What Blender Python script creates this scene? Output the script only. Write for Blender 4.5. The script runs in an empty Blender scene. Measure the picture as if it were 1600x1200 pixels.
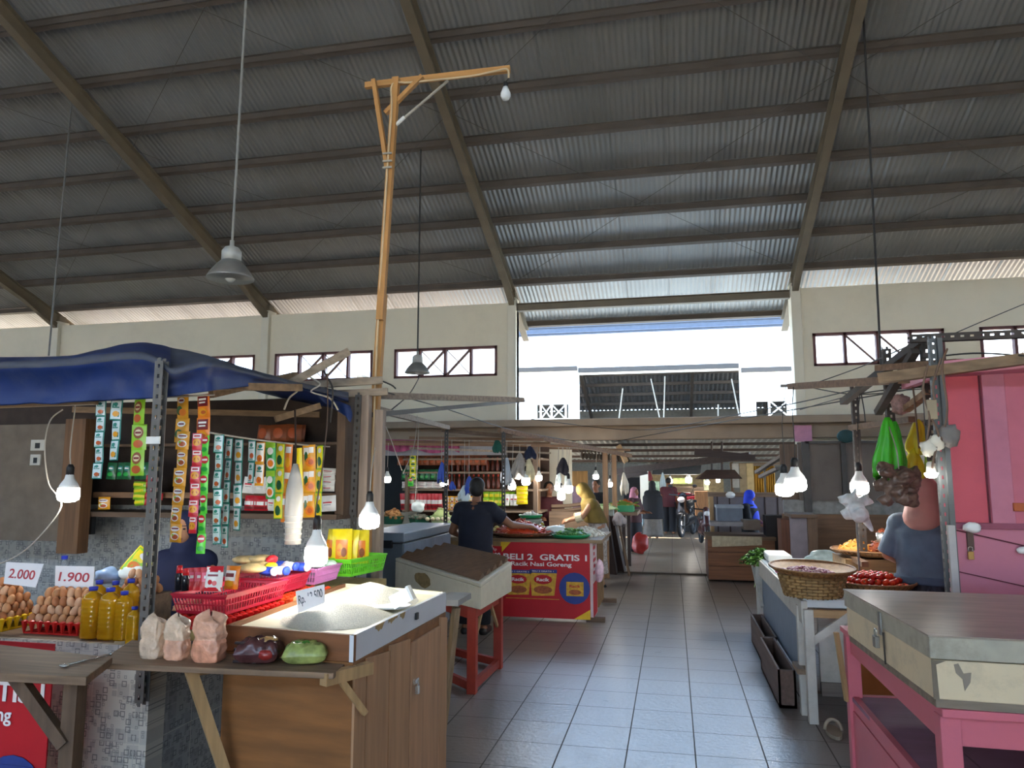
import bpy, bmesh, math, random
from mathutils import Vector as V, Matrix as M
R = math.radians
rnd = random.Random(11)
SC = bpy.context.scene
COL = SC.collection

# ---------------------------------------------------------------- camera
F, YAW, PIT, EYE = 1150.0, R(12.2), R(7.15), 1.64      # focal length in pixels of a 1600 wide frame
cam_d = bpy.data.cameras.new('camera')
cam_d.sensor_width = 36.0
cam_d.lens = 36.0 * F / 1600.0
cam_d.clip_end = 300
cam = bpy.data.objects.new('camera', cam_d)
COL.objects.link(cam)
cam.location = (0, 0, EYE)
cam.rotation_euler = (R(90) + PIT, 0, YAW)
SC.camera = cam

# ---------------------------------------------------------------- daylight and exposure
wd = bpy.data.worlds.new('sky')
SC.world = wd
wd.use_nodes = True
wn = wd.node_tree
bg = wn.nodes['Background']
tc = wn.nodes.new('ShaderNodeTexCoord')
sx = wn.nodes.new('ShaderNodeSeparateXYZ')
rp = wn.nodes.new('ShaderNodeValToRGB')
rp.color_ramp.elements[0].position = 0.0
rp.color_ramp.elements[0].color = (0.56, 0.76, 1.0, 1)
rp.color_ramp.elements[1].position = 0.6
rp.color_ramp.elements[1].color = (0.45, 0.67, 1.0, 1)
wn.links.new(tc.outputs['Generated'], sx.inputs[0])
wn.links.new(sx.outputs['Z'], rp.inputs[0])
wn.links.new(rp.outputs[0], bg.inputs[0])
bg.inputs[1].default_value = 5.0
sun_d = bpy.data.lights.new('sun', 'SUN')
sun_d.energy = 18.0
sun_d.angle = R(0.6)
sun_d.color = (1.0, 0.95, 0.88)
sun = bpy.data.objects.new('sun', sun_d)
COL.objects.link(sun)
sun.location = (-4, -10, 30)
sun.rotation_euler = (R(3), R(-22), 0)                 # high sun, a little from beyond the back wall
SC.view_settings.view_transform = 'Standard'
SC.view_settings.look = 'None'
SC.view_settings.gamma = 1.0
SC.view_settings.use_curve_mapping = False
SC.view_settings.exposure = 1.4

# ---------------------------------------------------------------- helpers
cY, sY, cP, sP = math.cos(YAW), math.sin(YAW), math.cos(PIT), math.sin(PIT)
_f = V((-sY * cP, cY * cP, sP)); _r = V((cY, sY, 0)); _u = _r.cross(_f)
def _ray(x, y): return _f + _r * ((x - 800) / F) - _u * ((y - 600) / F)
def P(x, y, Y):                                        # sight line of a photo pixel at depth Y
    d = _ray(x, y); t = Y / d.y
    return V((d.x * t, Y, EYE + d.z * t))
def PZ(x, y, z):                                       # ... at height z
    d = _ray(x, y); t = (z - EYE) / d.z
    return V((d.x * t, d.y * t, z))
def lerp(a, b, t): return a + (b - a) * t

class MB:
    def __init__(s): s.v = []; s.f = []; s.m = []; s.k = 0
    def add(s, vs, fs):
        n = len(s.v); s.v += [V(p) for p in vs]
        for f in fs: s.f.append([i + n for i in f]); s.m.append(s.k)
        return s
    def hexa(s, b, t):
        return s.add(list(b) + list(t), [(3, 2, 1, 0), (4, 5, 6, 7), (0, 1, 5, 4), (1, 2, 6, 5), (2, 3, 7, 6), (3, 0, 4, 7)])
    def box(s, c, d, rz=0, rx=0, ry=0):
        m = M.Translation(V(c)) @ M.Rotation(rz, 4, 'Z') @ M.Rotation(ry, 4, 'Y') @ M.Rotation(rx, 4, 'X')
        x, y, z = d[0] / 2, d[1] / 2, d[2] / 2
        p = [m @ V(q) for q in ((-x, -y, -z), (x, -y, -z), (x, y, -z), (-x, y, -z), (-x, -y, z), (x, -y, z), (x, y, z), (-x, y, z))]
        return s.hexa(p[:4], p[4:])
    def box2(s, x0, x1, y0, y1, z0, z1):
        return s.box(((x0 + x1) / 2, (y0 + y1) / 2, (z0 + z1) / 2), (abs(x1 - x0), abs(y1 - y0), abs(z1 - z0)))
    def bar(s, p, q, w, h, up=(0, 0, 1)):              # w across, h along up
        p, q = V(p), V(q); d = (q - p).normalized(); a = d.cross(V(up))
        if a.length < 1e-4: a = d.cross(V((0, 1, 0)))
        a.normalize(); b = a.cross(d).normalized(); a *= w / 2; b *= h / 2
        return s.hexa([p - a - b, p + a - b, q + a - b, q - a - b], [p - a + b, p + a + b, q + a + b, q - a + b])
    def tube(s, pts, r, n=6, caps=True):
        pts = [V(p) for p in pts]; rs = r if isinstance(r, (list, tuple)) else [r] * len(pts)
        n0 = len(s.v); ref = None; vs = []; fs = []
        for i, p in enumerate(pts):
            d = (pts[min(i + 1, len(pts) - 1)] - pts[max(i - 1, 0)])
            d = d.normalized() if d.length > 1e-9 else V((0, 0, 1))
            if ref is None: ref = V((1, 0, 0)) if abs(d.x) < .8 else V((0, 1, 0))
            a = (ref - d * ref.dot(d)).normalized(); b = d.cross(a); ref = a
            for k in range(n):
                t = 2 * math.pi * k / n; vs.append(p + (a * math.cos(t) + b * math.sin(t)) * rs[i])
        for i in range(len(pts) - 1):
            for k in range(n):
                k2 = (k + 1) % n
                fs.append((i * n + k, i * n + k2, (i + 1) * n + k2, (i + 1) * n + k))
        if caps: fs.append(tuple(range(n - 1, -1, -1))); fs.append(tuple((len(pts) - 1) * n + k for k in range(n)))
        return s.add(vs, fs)
    def lathe(s, prof, c=(0, 0, 0), n=16, sx=1, sy=1, m=None):
        vs = []; fs = []; c = V(c)
        for r, z in prof:
            for k in range(n):
                t = 2 * math.pi * k / n; q = V((r * math.cos(t) * sx, r * math.sin(t) * sy, z))
                vs.append((m @ q if m else q) + c)
        for i in range(len(prof) - 1):
            for k in range(n):
                k2 = (k + 1) % n; fs.append((i * n + k, i * n + k2, (i + 1) * n + k2, (i + 1) * n + k))
        if prof[0][0] > 1e-4: fs.append(tuple(range(n - 1, -1, -1)))
        if prof[-1][0] > 1e-4: fs.append(tuple((len(prof) - 1) * n + k for k in range(n)))
        return s.add(vs, fs)
    def ball(s, c, r, n=12, m=8, rot=None):
        rr = r if isinstance(r, (tuple, list)) else (r, r, r); c = V(c)
        vs = [V((0, 0, -rr[2]))]; fs = []
        for i in range(1, m):
            a = -math.pi / 2 + math.pi * i / m
            for k in range(n):
                t = 2 * math.pi * k / n
                vs.append(V((rr[0] * math.cos(a) * math.cos(t), rr[1] * math.cos(a) * math.sin(t), rr[2] * math.sin(a))))
        vs.append(V((0, 0, rr[2])))
        for k in range(n):
            k2 = (k + 1) % n; fs.append((0, 1 + k2, 1 + k)); fs.append((len(vs) - 1, 1 + (m - 2) * n + k, 1 + (m - 2) * n + k2))
            for i in range(m - 2): fs.append((1 + i * n + k, 1 + i * n + k2, 1 + (i + 1) * n + k2, 1 + (i + 1) * n + k))
        return s.add([(rot @ q if rot else q) + c for q in vs], fs)
    def cap(s, p, q, r1, r2, n=10):                    # round-ended tapering limb
        p, q = V(p), V(q); d = q - p; L = d.length
        if L < 1e-6: return s.ball(p, r1, n)
        d /= L; pts = []; rs = []
        for a in (-80, -50, -22): pts.append(p + d * math.sin(R(a)) * r1); rs.append(max(1e-3, math.cos(R(a)) * r1))
        pts.append(p); rs.append(r1); pts.append(q); rs.append(r2)
        for a in (22, 50, 80): pts.append(q + d * math.sin(R(a)) * r2); rs.append(max(1e-3, math.cos(R(a)) * r2))
        return s.tube(pts, rs, n)
    def grid(s, fn, nu, nv, close_u=False):
        vs = [fn(i / (nu if close_u else nu - 1), j / (nv - 1)) for j in range(nv) for i in range(nu)]
        fs = [(j * nu + i, j * nu + (i + 1) % nu, (j + 1) * nu + (i + 1) % nu, (j + 1) * nu + i)
              for j in range(nv - 1) for i in range(nu if close_u else nu - 1)]
        return s.add(vs, fs)
    def poly(s, pts, ext):                             # polygon pushed along ext
        pts = [V(p) for p in pts]; n = len(pts); e = V(ext)
        fs = [tuple(range(n - 1, -1, -1)), tuple(range(n, 2 * n))] + [(i, (i + 1) % n, n + (i + 1) % n, n + i) for i in range(n)]
        return s.add(pts + [p + e for p in pts], fs)
    def slot(s, p, q, w, th, face, side, pitch=.05):    # slotted angle iron: two flanges with holes
        p, q = V(p), V(q); d = q - p; L = d.length; d /= L
        face = V(face); face = (face - d * face.dot(d)).normalized(); side = V(side); side = (side - d * side.dot(d)).normalized()
        for a, nrm in ((side, face), (face, side)):
            for o in (.18, .82): s.bar(p + a * w * o, q + a * w * o, w * .36, th, nrm) if abs(d.dot(nrm)) < .9 else None
            n = max(2, int(L / pitch))
            for i in range(n + 1):
                c = p + d * (L * i / n) + a * w * .5
                s.bar(c - d * pitch * .31, c + d * pitch * .31, w * .32, th, nrm)
        return s
    def build(s, name, mats, parent=None, label=None, cat=None, group=None, kind=None, smooth=False, bev=0, sub=0, solid=0, remesh=0, origin=None):
        me = bpy.data.meshes.new(name)
        if parent is not None: o0 = wloc(parent)
        elif origin is not None: o0 = V(origin)
        else:
            xs = [p.x for p in s.v]; ys = [p.y for p in s.v]; zs = [p.z for p in s.v]
            o0 = V(((min(xs) + max(xs)) / 2, (min(ys) + max(ys)) / 2, min(zs)))
        me.from_pydata([tuple(p - o0) for p in s.v], [], s.f)
        if not isinstance(mats, (list, tuple)): mats = [mats]
        for m in mats: me.materials.append(m)
        for p, k in zip(me.polygons, s.m):
            p.material_index = min(k, len(mats) - 1); p.use_smooth = smooth
        bm = bmesh.new(); bm.from_mesh(me); bmesh.ops.recalc_face_normals(bm, faces=bm.faces); bm.to_mesh(me); bm.free()
        me.update()
        o = bpy.data.objects.new(name, me); COL.objects.link(o)
        if parent is not None: o.parent = parent
        else: o.location = o0
        if remesh:
            md = o.modifiers.new('body', 'REMESH'); md.mode = 'VOXEL'; md.voxel_size = remesh; md.use_smooth_shade = True
            ms = o.modifiers.new('soft', 'SMOOTH'); ms.iterations = 4; ms.factor = .5
        if solid: md = o.modifiers.new('thick', 'SOLIDIFY'); md.thickness = solid; md.offset = 0
        if bev:
            md = o.modifiers.new('edge', 'BEVEL'); md.width = bev; md.segments = 2; md.limit_method = 'ANGLE'; md.angle_limit = R(40)
        if sub: md = o.modifiers.new('sub', 'SUBSURF'); md.levels = sub; md.render_levels = sub
        tag(o, label, cat, group, kind)
        return o
def wloc(o):
    v = V(o.location)
    while o.parent: o = o.parent; v = v + V(o.location)
    return v
def tag(o, label=None, cat=None, group=None, kind=None):
    if label: o['label'] = label
    if cat: o['category'] = cat
    if group: o['group'] = group
    if kind: o['kind'] = kind
    return o
def thing(name, label, cat, loc, group=None, kind=None):
    o = bpy.data.objects.new(name, None); COL.objects.link(o); o.location = V(loc); o.empty_display_size = .05
    return tag(o, label, cat, group, kind)
def dup(root, loc=None, rot=None, label=None, group=None, scale=None, parent=None):
    def cp(o, par):
        c = o.copy(); COL.objects.link(c); c.parent = par
        for ch in list(o.children): cp(ch, c)
        return c
    c = cp(root, parent)
    if loc is not None: c.location = V(loc)
    if rot is not None: c.rotation_euler = rot
    if scale is not None: c.scale = scale if isinstance(scale, (tuple, list)) else (scale,) * 3
    if label: c['label'] = label
    if group: c['group'] = group
    return c
def lettering(name, text, c, h, m, xdir, ndir, parent, w=None, bold=0.0, ext=.001):
    """flat letters of height h, centred at c, reading along xdir, facing ndir"""
    cu = bpy.data.curves.new(name, 'FONT'); cu.body = text; cu.align_x = 'CENTER'; cu.align_y = 'CENTER'; cu.size = h / .72
    cu.offset = bold * h * 3; cu.extrude = ext
    t = bpy.data.objects.new(name, cu); COL.objects.link(t)
    bpy.context.view_layer.update()
    me = bpy.data.meshes.new_from_object(t.evaluated_get(bpy.context.evaluated_depsgraph_get()))
    bpy.data.objects.remove(t)
    x = V(xdir).normalized(); n = V(ndir).normalized(); y = n.cross(x).normalized(); n = x.cross(y)
    xs = [v.co.x for v in me.vertices]; ys = [v.co.y for v in me.vertices]
    wd_ = max(xs) - min(xs); cx = (max(xs) + min(xs)) / 2; cy = (max(ys) + min(ys)) / 2
    k = (w / wd_) if w else 1
    o0 = wloc(parent)
    for v in me.vertices:
        q = V(c) + x * ((v.co.x - cx) * k) + y * (v.co.y - cy) + n * v.co.z
        v.co = q - o0
    me.materials.clear(); me.materials.append(m)
    o = bpy.data.objects.new(name, me); COL.objects.link(o); o.parent = parent
    return o
def cat(pts, n=6):                                     # smooth curve through points
    pts = [V(p) for p in pts]; out = []
    for i in range(len(pts) - 1):
        a, b, c, d = pts[max(i - 1, 0)], pts[i], pts[i + 1], pts[min(i + 2, len(pts) - 1)]
        for k in range(n):
            t = k / n
            out.append(.5 * ((2 * b) + (c - a) * t + (2 * a - 5 * b + 4 * c - d) * t * t + (3 * b - a - 3 * c + d) * t ** 3))
    return out + [pts[-1]]
def sag(a, b, d, n=10):
    a, b = V(a), V(b)
    return [a.lerp(b, i / n) - V((0, 0, d * 4 * (i / n) * (1 - i / n))) for i in range(n + 1)]

# ---------------------------------------------------------------- materials
def lin(h):
    if isinstance(h, str): h = tuple(int(h[i:i + 2], 16) / 255 for i in (0, 2, 4))
    return tuple(c / 12.92 if c <= .04045 else ((c + .055) / 1.055) ** 2.4 for c in h)
_mc = {}
def mat(name, col, rough=.6, metal=0, var=.12, scale=9.0, bump=0.0, bscale=None, stretch=None, alpha=1, trans=0, emit=0, spec=.5, ior=1.45, dirt=None, dscale=3.0, damt=.5):
    if name in _mc: return _mc[name]
    m = bpy.data.materials.new(name); m.use_nodes = True; nt = m.node_tree; b = nt.nodes['Principled BSDF']
    c = lin(col); nn = nt.nodes.new; L = nt.links.new
    b.inputs['Roughness'].default_value = rough; b.inputs['Metallic'].default_value = metal
    b.inputs['Specular IOR Level'].default_value = spec; b.inputs['IOR'].default_value = ior
    b.inputs['Alpha'].default_value = alpha; b.inputs['Transmission Weight'].default_value = trans
    co = nn('ShaderNodeTexCoord'); mp = nn('ShaderNodeMapping'); L(co.outputs['Object'], mp.inputs[0])
    if stretch: mp.inputs['Scale'].default_value = stretch
    nz = nn('ShaderNodeTexNoise'); nz.inputs['Scale'].default_value = scale; nz.inputs['Detail'].default_value = 6; L(mp.outputs[0], nz.inputs[0])
    rr = nn('ShaderNodeValToRGB'); rr.color_ramp.elements[0].position = .3; rr.color_ramp.elements[1].position = .7
    rr.color_ramp.elements[0].color = (*[x * (1 - var) for x in c], 1); rr.color_ramp.elements[1].color = (*[min(1, x * (1 + var)) for x in c], 1)
    L(nz.outputs['Fac'], rr.inputs[0]); out = rr.outputs[0]
    if dirt:
        n2 = nn('ShaderNodeTexNoise'); n2.inputs['Scale'].default_value = dscale; n2.inputs['Detail'].default_value = 8; n2.inputs['Roughness'].default_value = .7
        L(co.outputs['Object'], n2.inputs[0])
        r2 = nn('ShaderNodeValToRGB'); r2.color_ramp.elements[0].position = .5; r2.color_ramp.elements[1].position = .72
        r2.color_ramp.elements[0].color = (0, 0, 0, 1); r2.color_ramp.elements[1].color = (damt, damt, damt, 1); L(n2.outputs['Fac'], r2.inputs[0])
        mx = nn('ShaderNodeMix'); mx.data_type = 'RGBA'; L(r2.outputs[0], mx.inputs['Factor']); L(out, mx.inputs[6]); mx.inputs[7].default_value = (*lin(dirt), 1); out = mx.outputs[2]
    L(out, b.inputs['Base Color'])
    if emit: L(out, b.inputs['Emission Color']); b.inputs['Emission Strength'].default_value = emit
    if bump:
        bp = nn('ShaderNodeBump'); bp.inputs['Strength'].default_value = bump; bp.inputs['Distance'].default_value = .01
        if bscale:
            n3 = nn('ShaderNodeTexNoise'); n3.inputs['Scale'].default_value = bscale; n3.inputs['Detail'].default_value = 4; L(mp.outputs[0], n3.inputs[0]); L(n3.outputs['Fac'], bp.inputs['Height'])
        else: L(nz.outputs['Fac'], bp.inputs['Height'])
        L(bp.outputs[0], b.inputs['Normal'])
    _mc[name] = m
    return m
def wood(name, col, ax='x', var=.3, rough=.65, dirt=None, fine=1.0):
    st = {'x': (1, 14, 14), 'y': (14, 1, 14), 'z': (14, 14, 1)}[ax]
    return mat(name + '_' + ax, col, rough, var=var, scale=2.2 * fine, stretch=st, bump=.25, dirt=dirt, dscale=2.5)
def math_node(nt, op, a, b=None, c=None):
    n = nt.nodes.new('ShaderNodeMath'); n.operation = op
    for i, x in enumerate((a, b, c)):
        if x is None: continue
        if isinstance(x, (int, float)): n.inputs[i].default_value = x
        else: nt.links.new(x, n.inputs[i])
    return n.outputs[0]
def floor_tiles(name, c1, c2, ox, oy, ts, rough):
    m = bpy.data.materials.new(name); m.use_nodes = True; nt = m.node_tree; b = nt.nodes['Principled BSDF']; L = nt.links.new; nn = nt.nodes.new
    g = nn('ShaderNodeNewGeometry'); s = nn('ShaderNodeSeparateXYZ'); L(g.outputs['Position'], s.inputs[0])
    tx = math_node(nt, 'DIVIDE', math_node(nt, 'SUBTRACT', s.outputs[0], ox), ts); ty = math_node(nt, 'DIVIDE', math_node(nt, 'SUBTRACT', s.outputs[1], oy), ts)
    fx = math_node(nt, 'FLOORED_MODULO', tx, 1.0); fy = math_node(nt, 'FLOORED_MODULO', ty, 1.0)
    ex = math_node(nt, 'MINIMUM', fx, math_node(nt, 'SUBTRACT', 1.0, fx)); ey = math_node(nt, 'MINIMUM', fy, math_node(nt, 'SUBTRACT', 1.0, fy))
    edge = math_node(nt, 'MINIMUM', math_node(nt, 'DIVIDE', ex, .0105), math_node(nt, 'DIVIDE', ey, .0075)); gr = math_node(nt, 'LESS_THAN', edge, 1.0)
    cb = nn('ShaderNodeCombineXYZ'); L(math_node(nt, 'FLOOR', tx), cb.inputs[0]); L(math_node(nt, 'FLOOR', ty), cb.inputs[1])
    wn_ = nn('ShaderNodeTexWhiteNoise'); wn_.noise_dimensions = '2D'; L(cb.outputs[0], wn_.inputs['Vector'])
    nz = nn('ShaderNodeTexNoise'); nz.inputs['Scale'].default_value = 6; nz.inputs['Detail'].default_value = 8; L(g.outputs['Position'], nz.inputs[0])
    mx = nn('ShaderNodeMix'); mx.data_type = 'RGBA'; mx.inputs[6].default_value = (*lin(c1), 1); mx.inputs[7].default_value = (*lin(c2), 1)
    L(math_node(nt, 'ADD', math_node(nt, 'MULTIPLY', wn_.outputs['Value'], .4), math_node(nt, 'MULTIPLY', nz.outputs['Fac'], .6)), mx.inputs['Factor'])
    sp = nn('ShaderNodeTexNoise'); sp.inputs['Scale'].default_value = 4.3; sp.inputs['Detail'].default_value = 7; sp.inputs['Roughness'].default_value = .75; L(g.outputs['Position'], sp.inputs[0])
    spot = math_node(nt, 'MULTIPLY', math_node(nt, 'GREATER_THAN', sp.outputs['Fac'], .655), .6)
    md = nn('ShaderNodeMix'); md.data_type = 'RGBA'; L(mx.outputs[2], md.inputs[6]); md.inputs[7].default_value = (*lin('3a3530'), 1); L(math_node(nt, 'MAXIMUM', gr, spot), md.inputs['Factor'])
    L(md.outputs[2], b.inputs['Base Color'])
    L(math_node(nt, 'ADD', math_node(nt, 'MULTIPLY', gr, .5), math_node(nt, 'ADD', rough, math_node(nt, 'MULTIPLY', nz.outputs['Fac'], .12))), b.inputs['Roughness'])
    n3 = nn('ShaderNodeTexNoise'); n3.inputs['Scale'].default_value = 28; n3.inputs['Detail'].default_value = 3; L(g.outputs['Position'], n3.inputs[0])
    bp = nn('ShaderNodeBump'); bp.inputs['Strength'].default_value = .22; bp.inputs['Distance'].default_value = .01
    L(math_node(nt, 'SUBTRACT', n3.outputs['Fac'], math_node(nt, 'MULTIPLY', gr, 1.2)), bp.inputs['Height']); L(bp.outputs[0], b.inputs['Normal'])
    b.inputs['Specular IOR Level'].default_value = .85
    return m
def mosaic(name, base, mid, dark, ua, va, cell=.034):
    """ceramic wall tile printed with little squares, drawn over the two world axes ua and va"""
    m = bpy.data.materials.new(name); m.use_nodes = True; nt = m.node_tree; b = nt.nodes['Principled BSDF']; L = nt.links.new; nn = nt.nodes.new
    g = nn('ShaderNodeNewGeometry'); s = nn('ShaderNodeSeparateXYZ'); L(g.outputs['Position'], s.inputs[0]); u, v = s.outputs[ua], s.outputs[va]
    def layer(sz, off, thr, lo, hi, seed):
        a = math_node(nt, 'DIVIDE', math_node(nt, 'ADD', u, off), sz); c = math_node(nt, 'DIVIDE', math_node(nt, 'ADD', v, off * .7), sz)
        cb = nn('ShaderNodeCombineXYZ'); L(math_node(nt, 'FLOOR', a), cb.inputs[0]); L(math_node(nt, 'FLOOR', c), cb.inputs[1]); cb.inputs[2].default_value = seed
        w = nn('ShaderNodeTexWhiteNoise'); w.noise_dimensions = '3D'; L(cb.outputs[0], w.inputs['Vector'])
        da = math_node(nt, 'ABSOLUTE', math_node(nt, 'SUBTRACT', math_node(nt, 'FLOORED_MODULO', a, 1.0), .5)); dc = math_node(nt, 'ABSOLUTE', math_node(nt, 'SUBTRACT', math_node(nt, 'FLOORED_MODULO', c, 1.0), .5))
        d = math_node(nt, 'MAXIMUM', da, dc)
        ring = math_node(nt, 'MULTIPLY', math_node(nt, 'GREATER_THAN', d, lo), math_node(nt, 'LESS_THAN', d, hi))
        return math_node(nt, 'MULTIPLY', ring, math_node(nt, 'GREATER_THAN', w.outputs['Value'], thr)), w.outputs['Value']
    r1, w1 = layer(cell, .0, .72, .26, .40, 1.0); r2, w2 = layer(cell, .017, .70, -1, .38, 5.0); r3, w3 = layer(cell * 2, .02, .75, -1, .46, 9.0); r4, w4 = layer(cell * .55, .01, .80, .2, .4, 3.0)
    def mix(col, prev, fac):
        x = nn('ShaderNodeMix'); x.data_type = 'RGBA'
        if isinstance(prev, str): x.inputs[6].default_value = (*lin(prev), 1)
        else: L(prev, x.inputs[6])
        x.inputs[7].default_value = (*lin(col), 1); L(fac, x.inputs['Factor']); return x.outputs[2]
    o = mix(mid, base, math_node(nt, 'MULTIPLY', r3, .5)); o = mix(mid, o, math_node(nt, 'MULTIPLY', r2, .7)); o = mix(dark, o, math_node(nt, 'MULTIPLY', r4, .6)); o = mix(dark, o, math_node(nt, 'MULTIPLY', r1, .85))
    ga = math_node(nt, 'FLOORED_MODULO', u, .25); gv = math_node(nt, 'FLOORED_MODULO', v, .40)
    gl = math_node(nt, 'MAXIMUM', math_node(nt, 'LESS_THAN', ga, .004), math_node(nt, 'LESS_THAN', gv, .004))
    o = mix('b8b4aa', o, gl); L(o, b.inputs['Base Color']); b.inputs['Roughness'].default_value = .3
    return m
# ================================================================ the setting
WY = 13.0                                              # front face of the back wall
cream = mat('cream_paint', 'ddd3bd', .8, var=.05, scale=1.2, dirt='a89f8c', dscale=.6, damt=.35)
cream2 = mat('cream_column', 'd6cfbd', .8, var=.04, scale=1.5)
steel = mat('olive_steel', '6e6250', .55, var=.12, scale=3)
steel_dark = mat('dark_purlin_steel', '5a5048', .6, var=.15, scale=3)
galv = mat('galvanised_sheet', '8e8d8b', .42, metal=.35, var=.12, scale=1.1, stretch=(1, .15, .15), dirt='7b7670', dscale=.5, damt=.6)
maroon = mat('maroon_frame', '5c3230', .6)
concrete = mat('canopy_concrete', '9a8774', .85, var=.12, scale=3)
ft = floor_tiles('floor_tiles', '736c68', '847d78', -1.11, 4.73, .4, .25)
ft2 = floor_tiles('passage_tiles', '6e5d4c', '7d6b58', -.55, 13.4, .5, .3)
MB().box2(-20, 11, -9, 13.0, -.1, 0).build('floor', ft, kind='structure')
MB().box2(-20, 11, 13.03, 40, -.1, -.012).build('floor', ft2, kind='structure')
MB().box2(-60, 60, -60, 70, -.2, -.11).build('ground', mat('ground_concrete', 'd8c7a8', .9), kind='structure')

def holed(name, x0, x1, z0, z1, y0, y1, holes, m):
    xs = sorted({x0, x1, *[h[0] for h in holes], *[h[1] for h in holes]}); zs = sorted({z0, z1, *[h[2] for h in holes], *[h[3] for h in holes]})
    b = MB(); solid = lambda i, j: 0 <= i < len(xs) - 1 and 0 <= j < len(zs) - 1 and not any(h[0] <= xs[i] < h[1] and h[2] <= zs[j] < h[3] for h in holes)
    for i in range(len(xs) - 1):
        for j in range(len(zs) - 1):
            if not solid(i, j): continue
            a, c, d, e = xs[i], xs[i + 1], zs[j], zs[j + 1]
            b.add([(a, y0, d), (c, y0, d), (c, y0, e), (a, y0, e)], [(0, 1, 2, 3)]); b.add([(a, y1, d), (c, y1, d), (c, y1, e), (a, y1, e)], [(3, 2, 1, 0)])
            for di, dj, q in ((-1, 0, ((a, d), (a, e))), (1, 0, ((c, d), (c, e))), (0, -1, ((a, d), (c, d))), (0, 1, ((a, e), (c, e)))):
                if not solid(i + di, j + dj):
                    (p, s), (t, w) = q; b.add([(p, y0, s), (t, y0, w), (t, y1, w), (p, y1, s)], [(0, 1, 2, 3)])
    return b.build(name, m, kind='structure', origin=((x0 + x1) / 2, y0, z0))
WT = 4.82
wins = [(-10.08, -8.02), (-7.58, -5.53), (-5.09, -3.09), (2.37, 4.38), (4.9, 6.95)]
WZ0, WZ1 = 3.47, 4.03
holed('wall_back', -19.5, 10.5, 0, WT, WY, WY + .18,
      [(a, b, WZ0, WZ1) for a, b in wins] + [(-2.72, 2.05, 2.6, WT), (-1.75, 2.05, 0, 2.6)], cream)
for n, (a, b) in enumerate(wins):
    w = thing('window_%d' % (n + 1), None, None, ((a + b) / 2, WY, WZ0), kind='structure')
    f = MB(); t = .045; y0, y1 = WY - .015, WY + .09
    f.box2(a, b, y0, y1, WZ0, WZ0 + t).box2(a, b, y0, y1, WZ1 - t, WZ1).box2(a, a + t, y0, y1, WZ0, WZ1).box2(b - t, b, y0, y1, WZ0, WZ1)
    q = (b - a) / 4
    for k in (1, 2, 3): f.box2(a + q * k - t / 2, a + q * k + t / 2, y0, y1, WZ0, WZ1)
    f.build('window_frame', maroon, w)
    d = MB()
    for k in (1, 2):
        xa, xb = a + q * k + t / 2, a + q * (k + 1) - t / 2
        if n < 3: d.bar((xa, WY + .05, WZ0 + t), (xb, WY + .05, WZ1 - t), .045, .034, (0, 1, 0)).bar((xa, WY + .06, WZ1 - t), (xb, WY + .06, WZ0 + t), .018, .016, (0, 1, 0))
        else: d.bar((xa, WY + .05, WZ1 - t), (xb, WY + .05, WZ0 + t), .032, .03, (0, 1, 0)).bar((xa, WY + .06, WZ0 + t), (xb, WY + .06, WZ1 - t), .012, .01, (0, 1, 0))
    d.build('cross_brace', mat('brace_paint', '7a5f58', .6), w)
COLX = (-12.68, -7.78, -2.80, 2.12, 7.05)
for x in COLX:
    MB().box2(x - .08, x + .08, WY - .09, WY + .2, 0, 4.90).build('column', cream2, kind='structure', bev=.008)

SL = .37
def zr(y): return 5.18 + SL * (WY - y)
def roof_sheet(name, x0, x1, y0, y1, zf, m, pitch=.076, amp=.010):
    n = int((x1 - x0) / pitch * 6); b = MB(); rows = (y0, y1); vs = []
    for y in rows:
        for i in range(n + 1):
            x = x0 + (x1 - x0) * i / n; k = (x - x0) / pitch; a = amp * (1.7 if int(k) % 10 == 0 else 1)
            vs.append((x, y, zf(y) + a * math.sin(2 * math.pi * k)))
    b.add(vs, [(i, i + 1, n + 2 + i, n + 1 + i) for i in range(n)])
    return b.build(name, m, kind='structure', smooth=True)
roof_sheet('ceiling', -19, 9.5, -.9, 14.35, zr, galv)
roof_sheet('ceiling', -19, 9.5, -9.5, -.9, lambda y: zr(-.9) - SL * (-.9 - y), galv)
py = [14.22, 12.87, 12.01, 11.24, 10.46, 9.60, 8.82, 8.00, 7.17, 6.35, 5.52, 4.7, 3.87, 3.05]
nrm = V((0, SL, 1)).normalized()
for y in py:
    b = MB(); z = zr(y) - .014
    for o, w, h in ((0, .065, .006), (-.105, .065, .006)):
        b.bar((-19, y, z - .004 + o), (9.5, y, z - .004 + o), w, h, nrm)
    b.bar((-19, y - .03, z - .055), (9.5, y - .03, z - .055), .006, .105, nrm).bar((-19, y + .03, z - .1), (9.5, y + .03, z - .1), .006, .02, nrm)
    b.build('purlin', steel_dark, kind='structure')
for x in COLX:
    b = MB(); a = V((x, 14.3, zr(14.3) - .14)); c = V((x, -.9, zr(-.9) - .14))
    b.bar(a, c, .12, .012).bar(a - V((0, 0, .22)), c - V((0, 0, .22)), .12, .012).bar(a - V((0, 0, .11)), c - V((0, 0, .11)), .010, .22)
    h0 = V((x, 12.0, zr(12.0) - .36)); h1 = V((x, WY - .02, zr(WY) - .36)); h2 = V((x, WY - .02, 4.72))
    b.poly([h0 - V((.05, 0, 0)), h1 - V((.05, 0, 0)), h2 - V((.05, 0, 0))], (.1, 0, 0))
    b.box2(x - .06, x + .06, WY - .05, WY + .12, 4.80, zr(WY) - .16)
    b.build('rafter', steel, kind='structure')
rod = mat('brace_rod_steel', '5a544d', .6)
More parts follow.
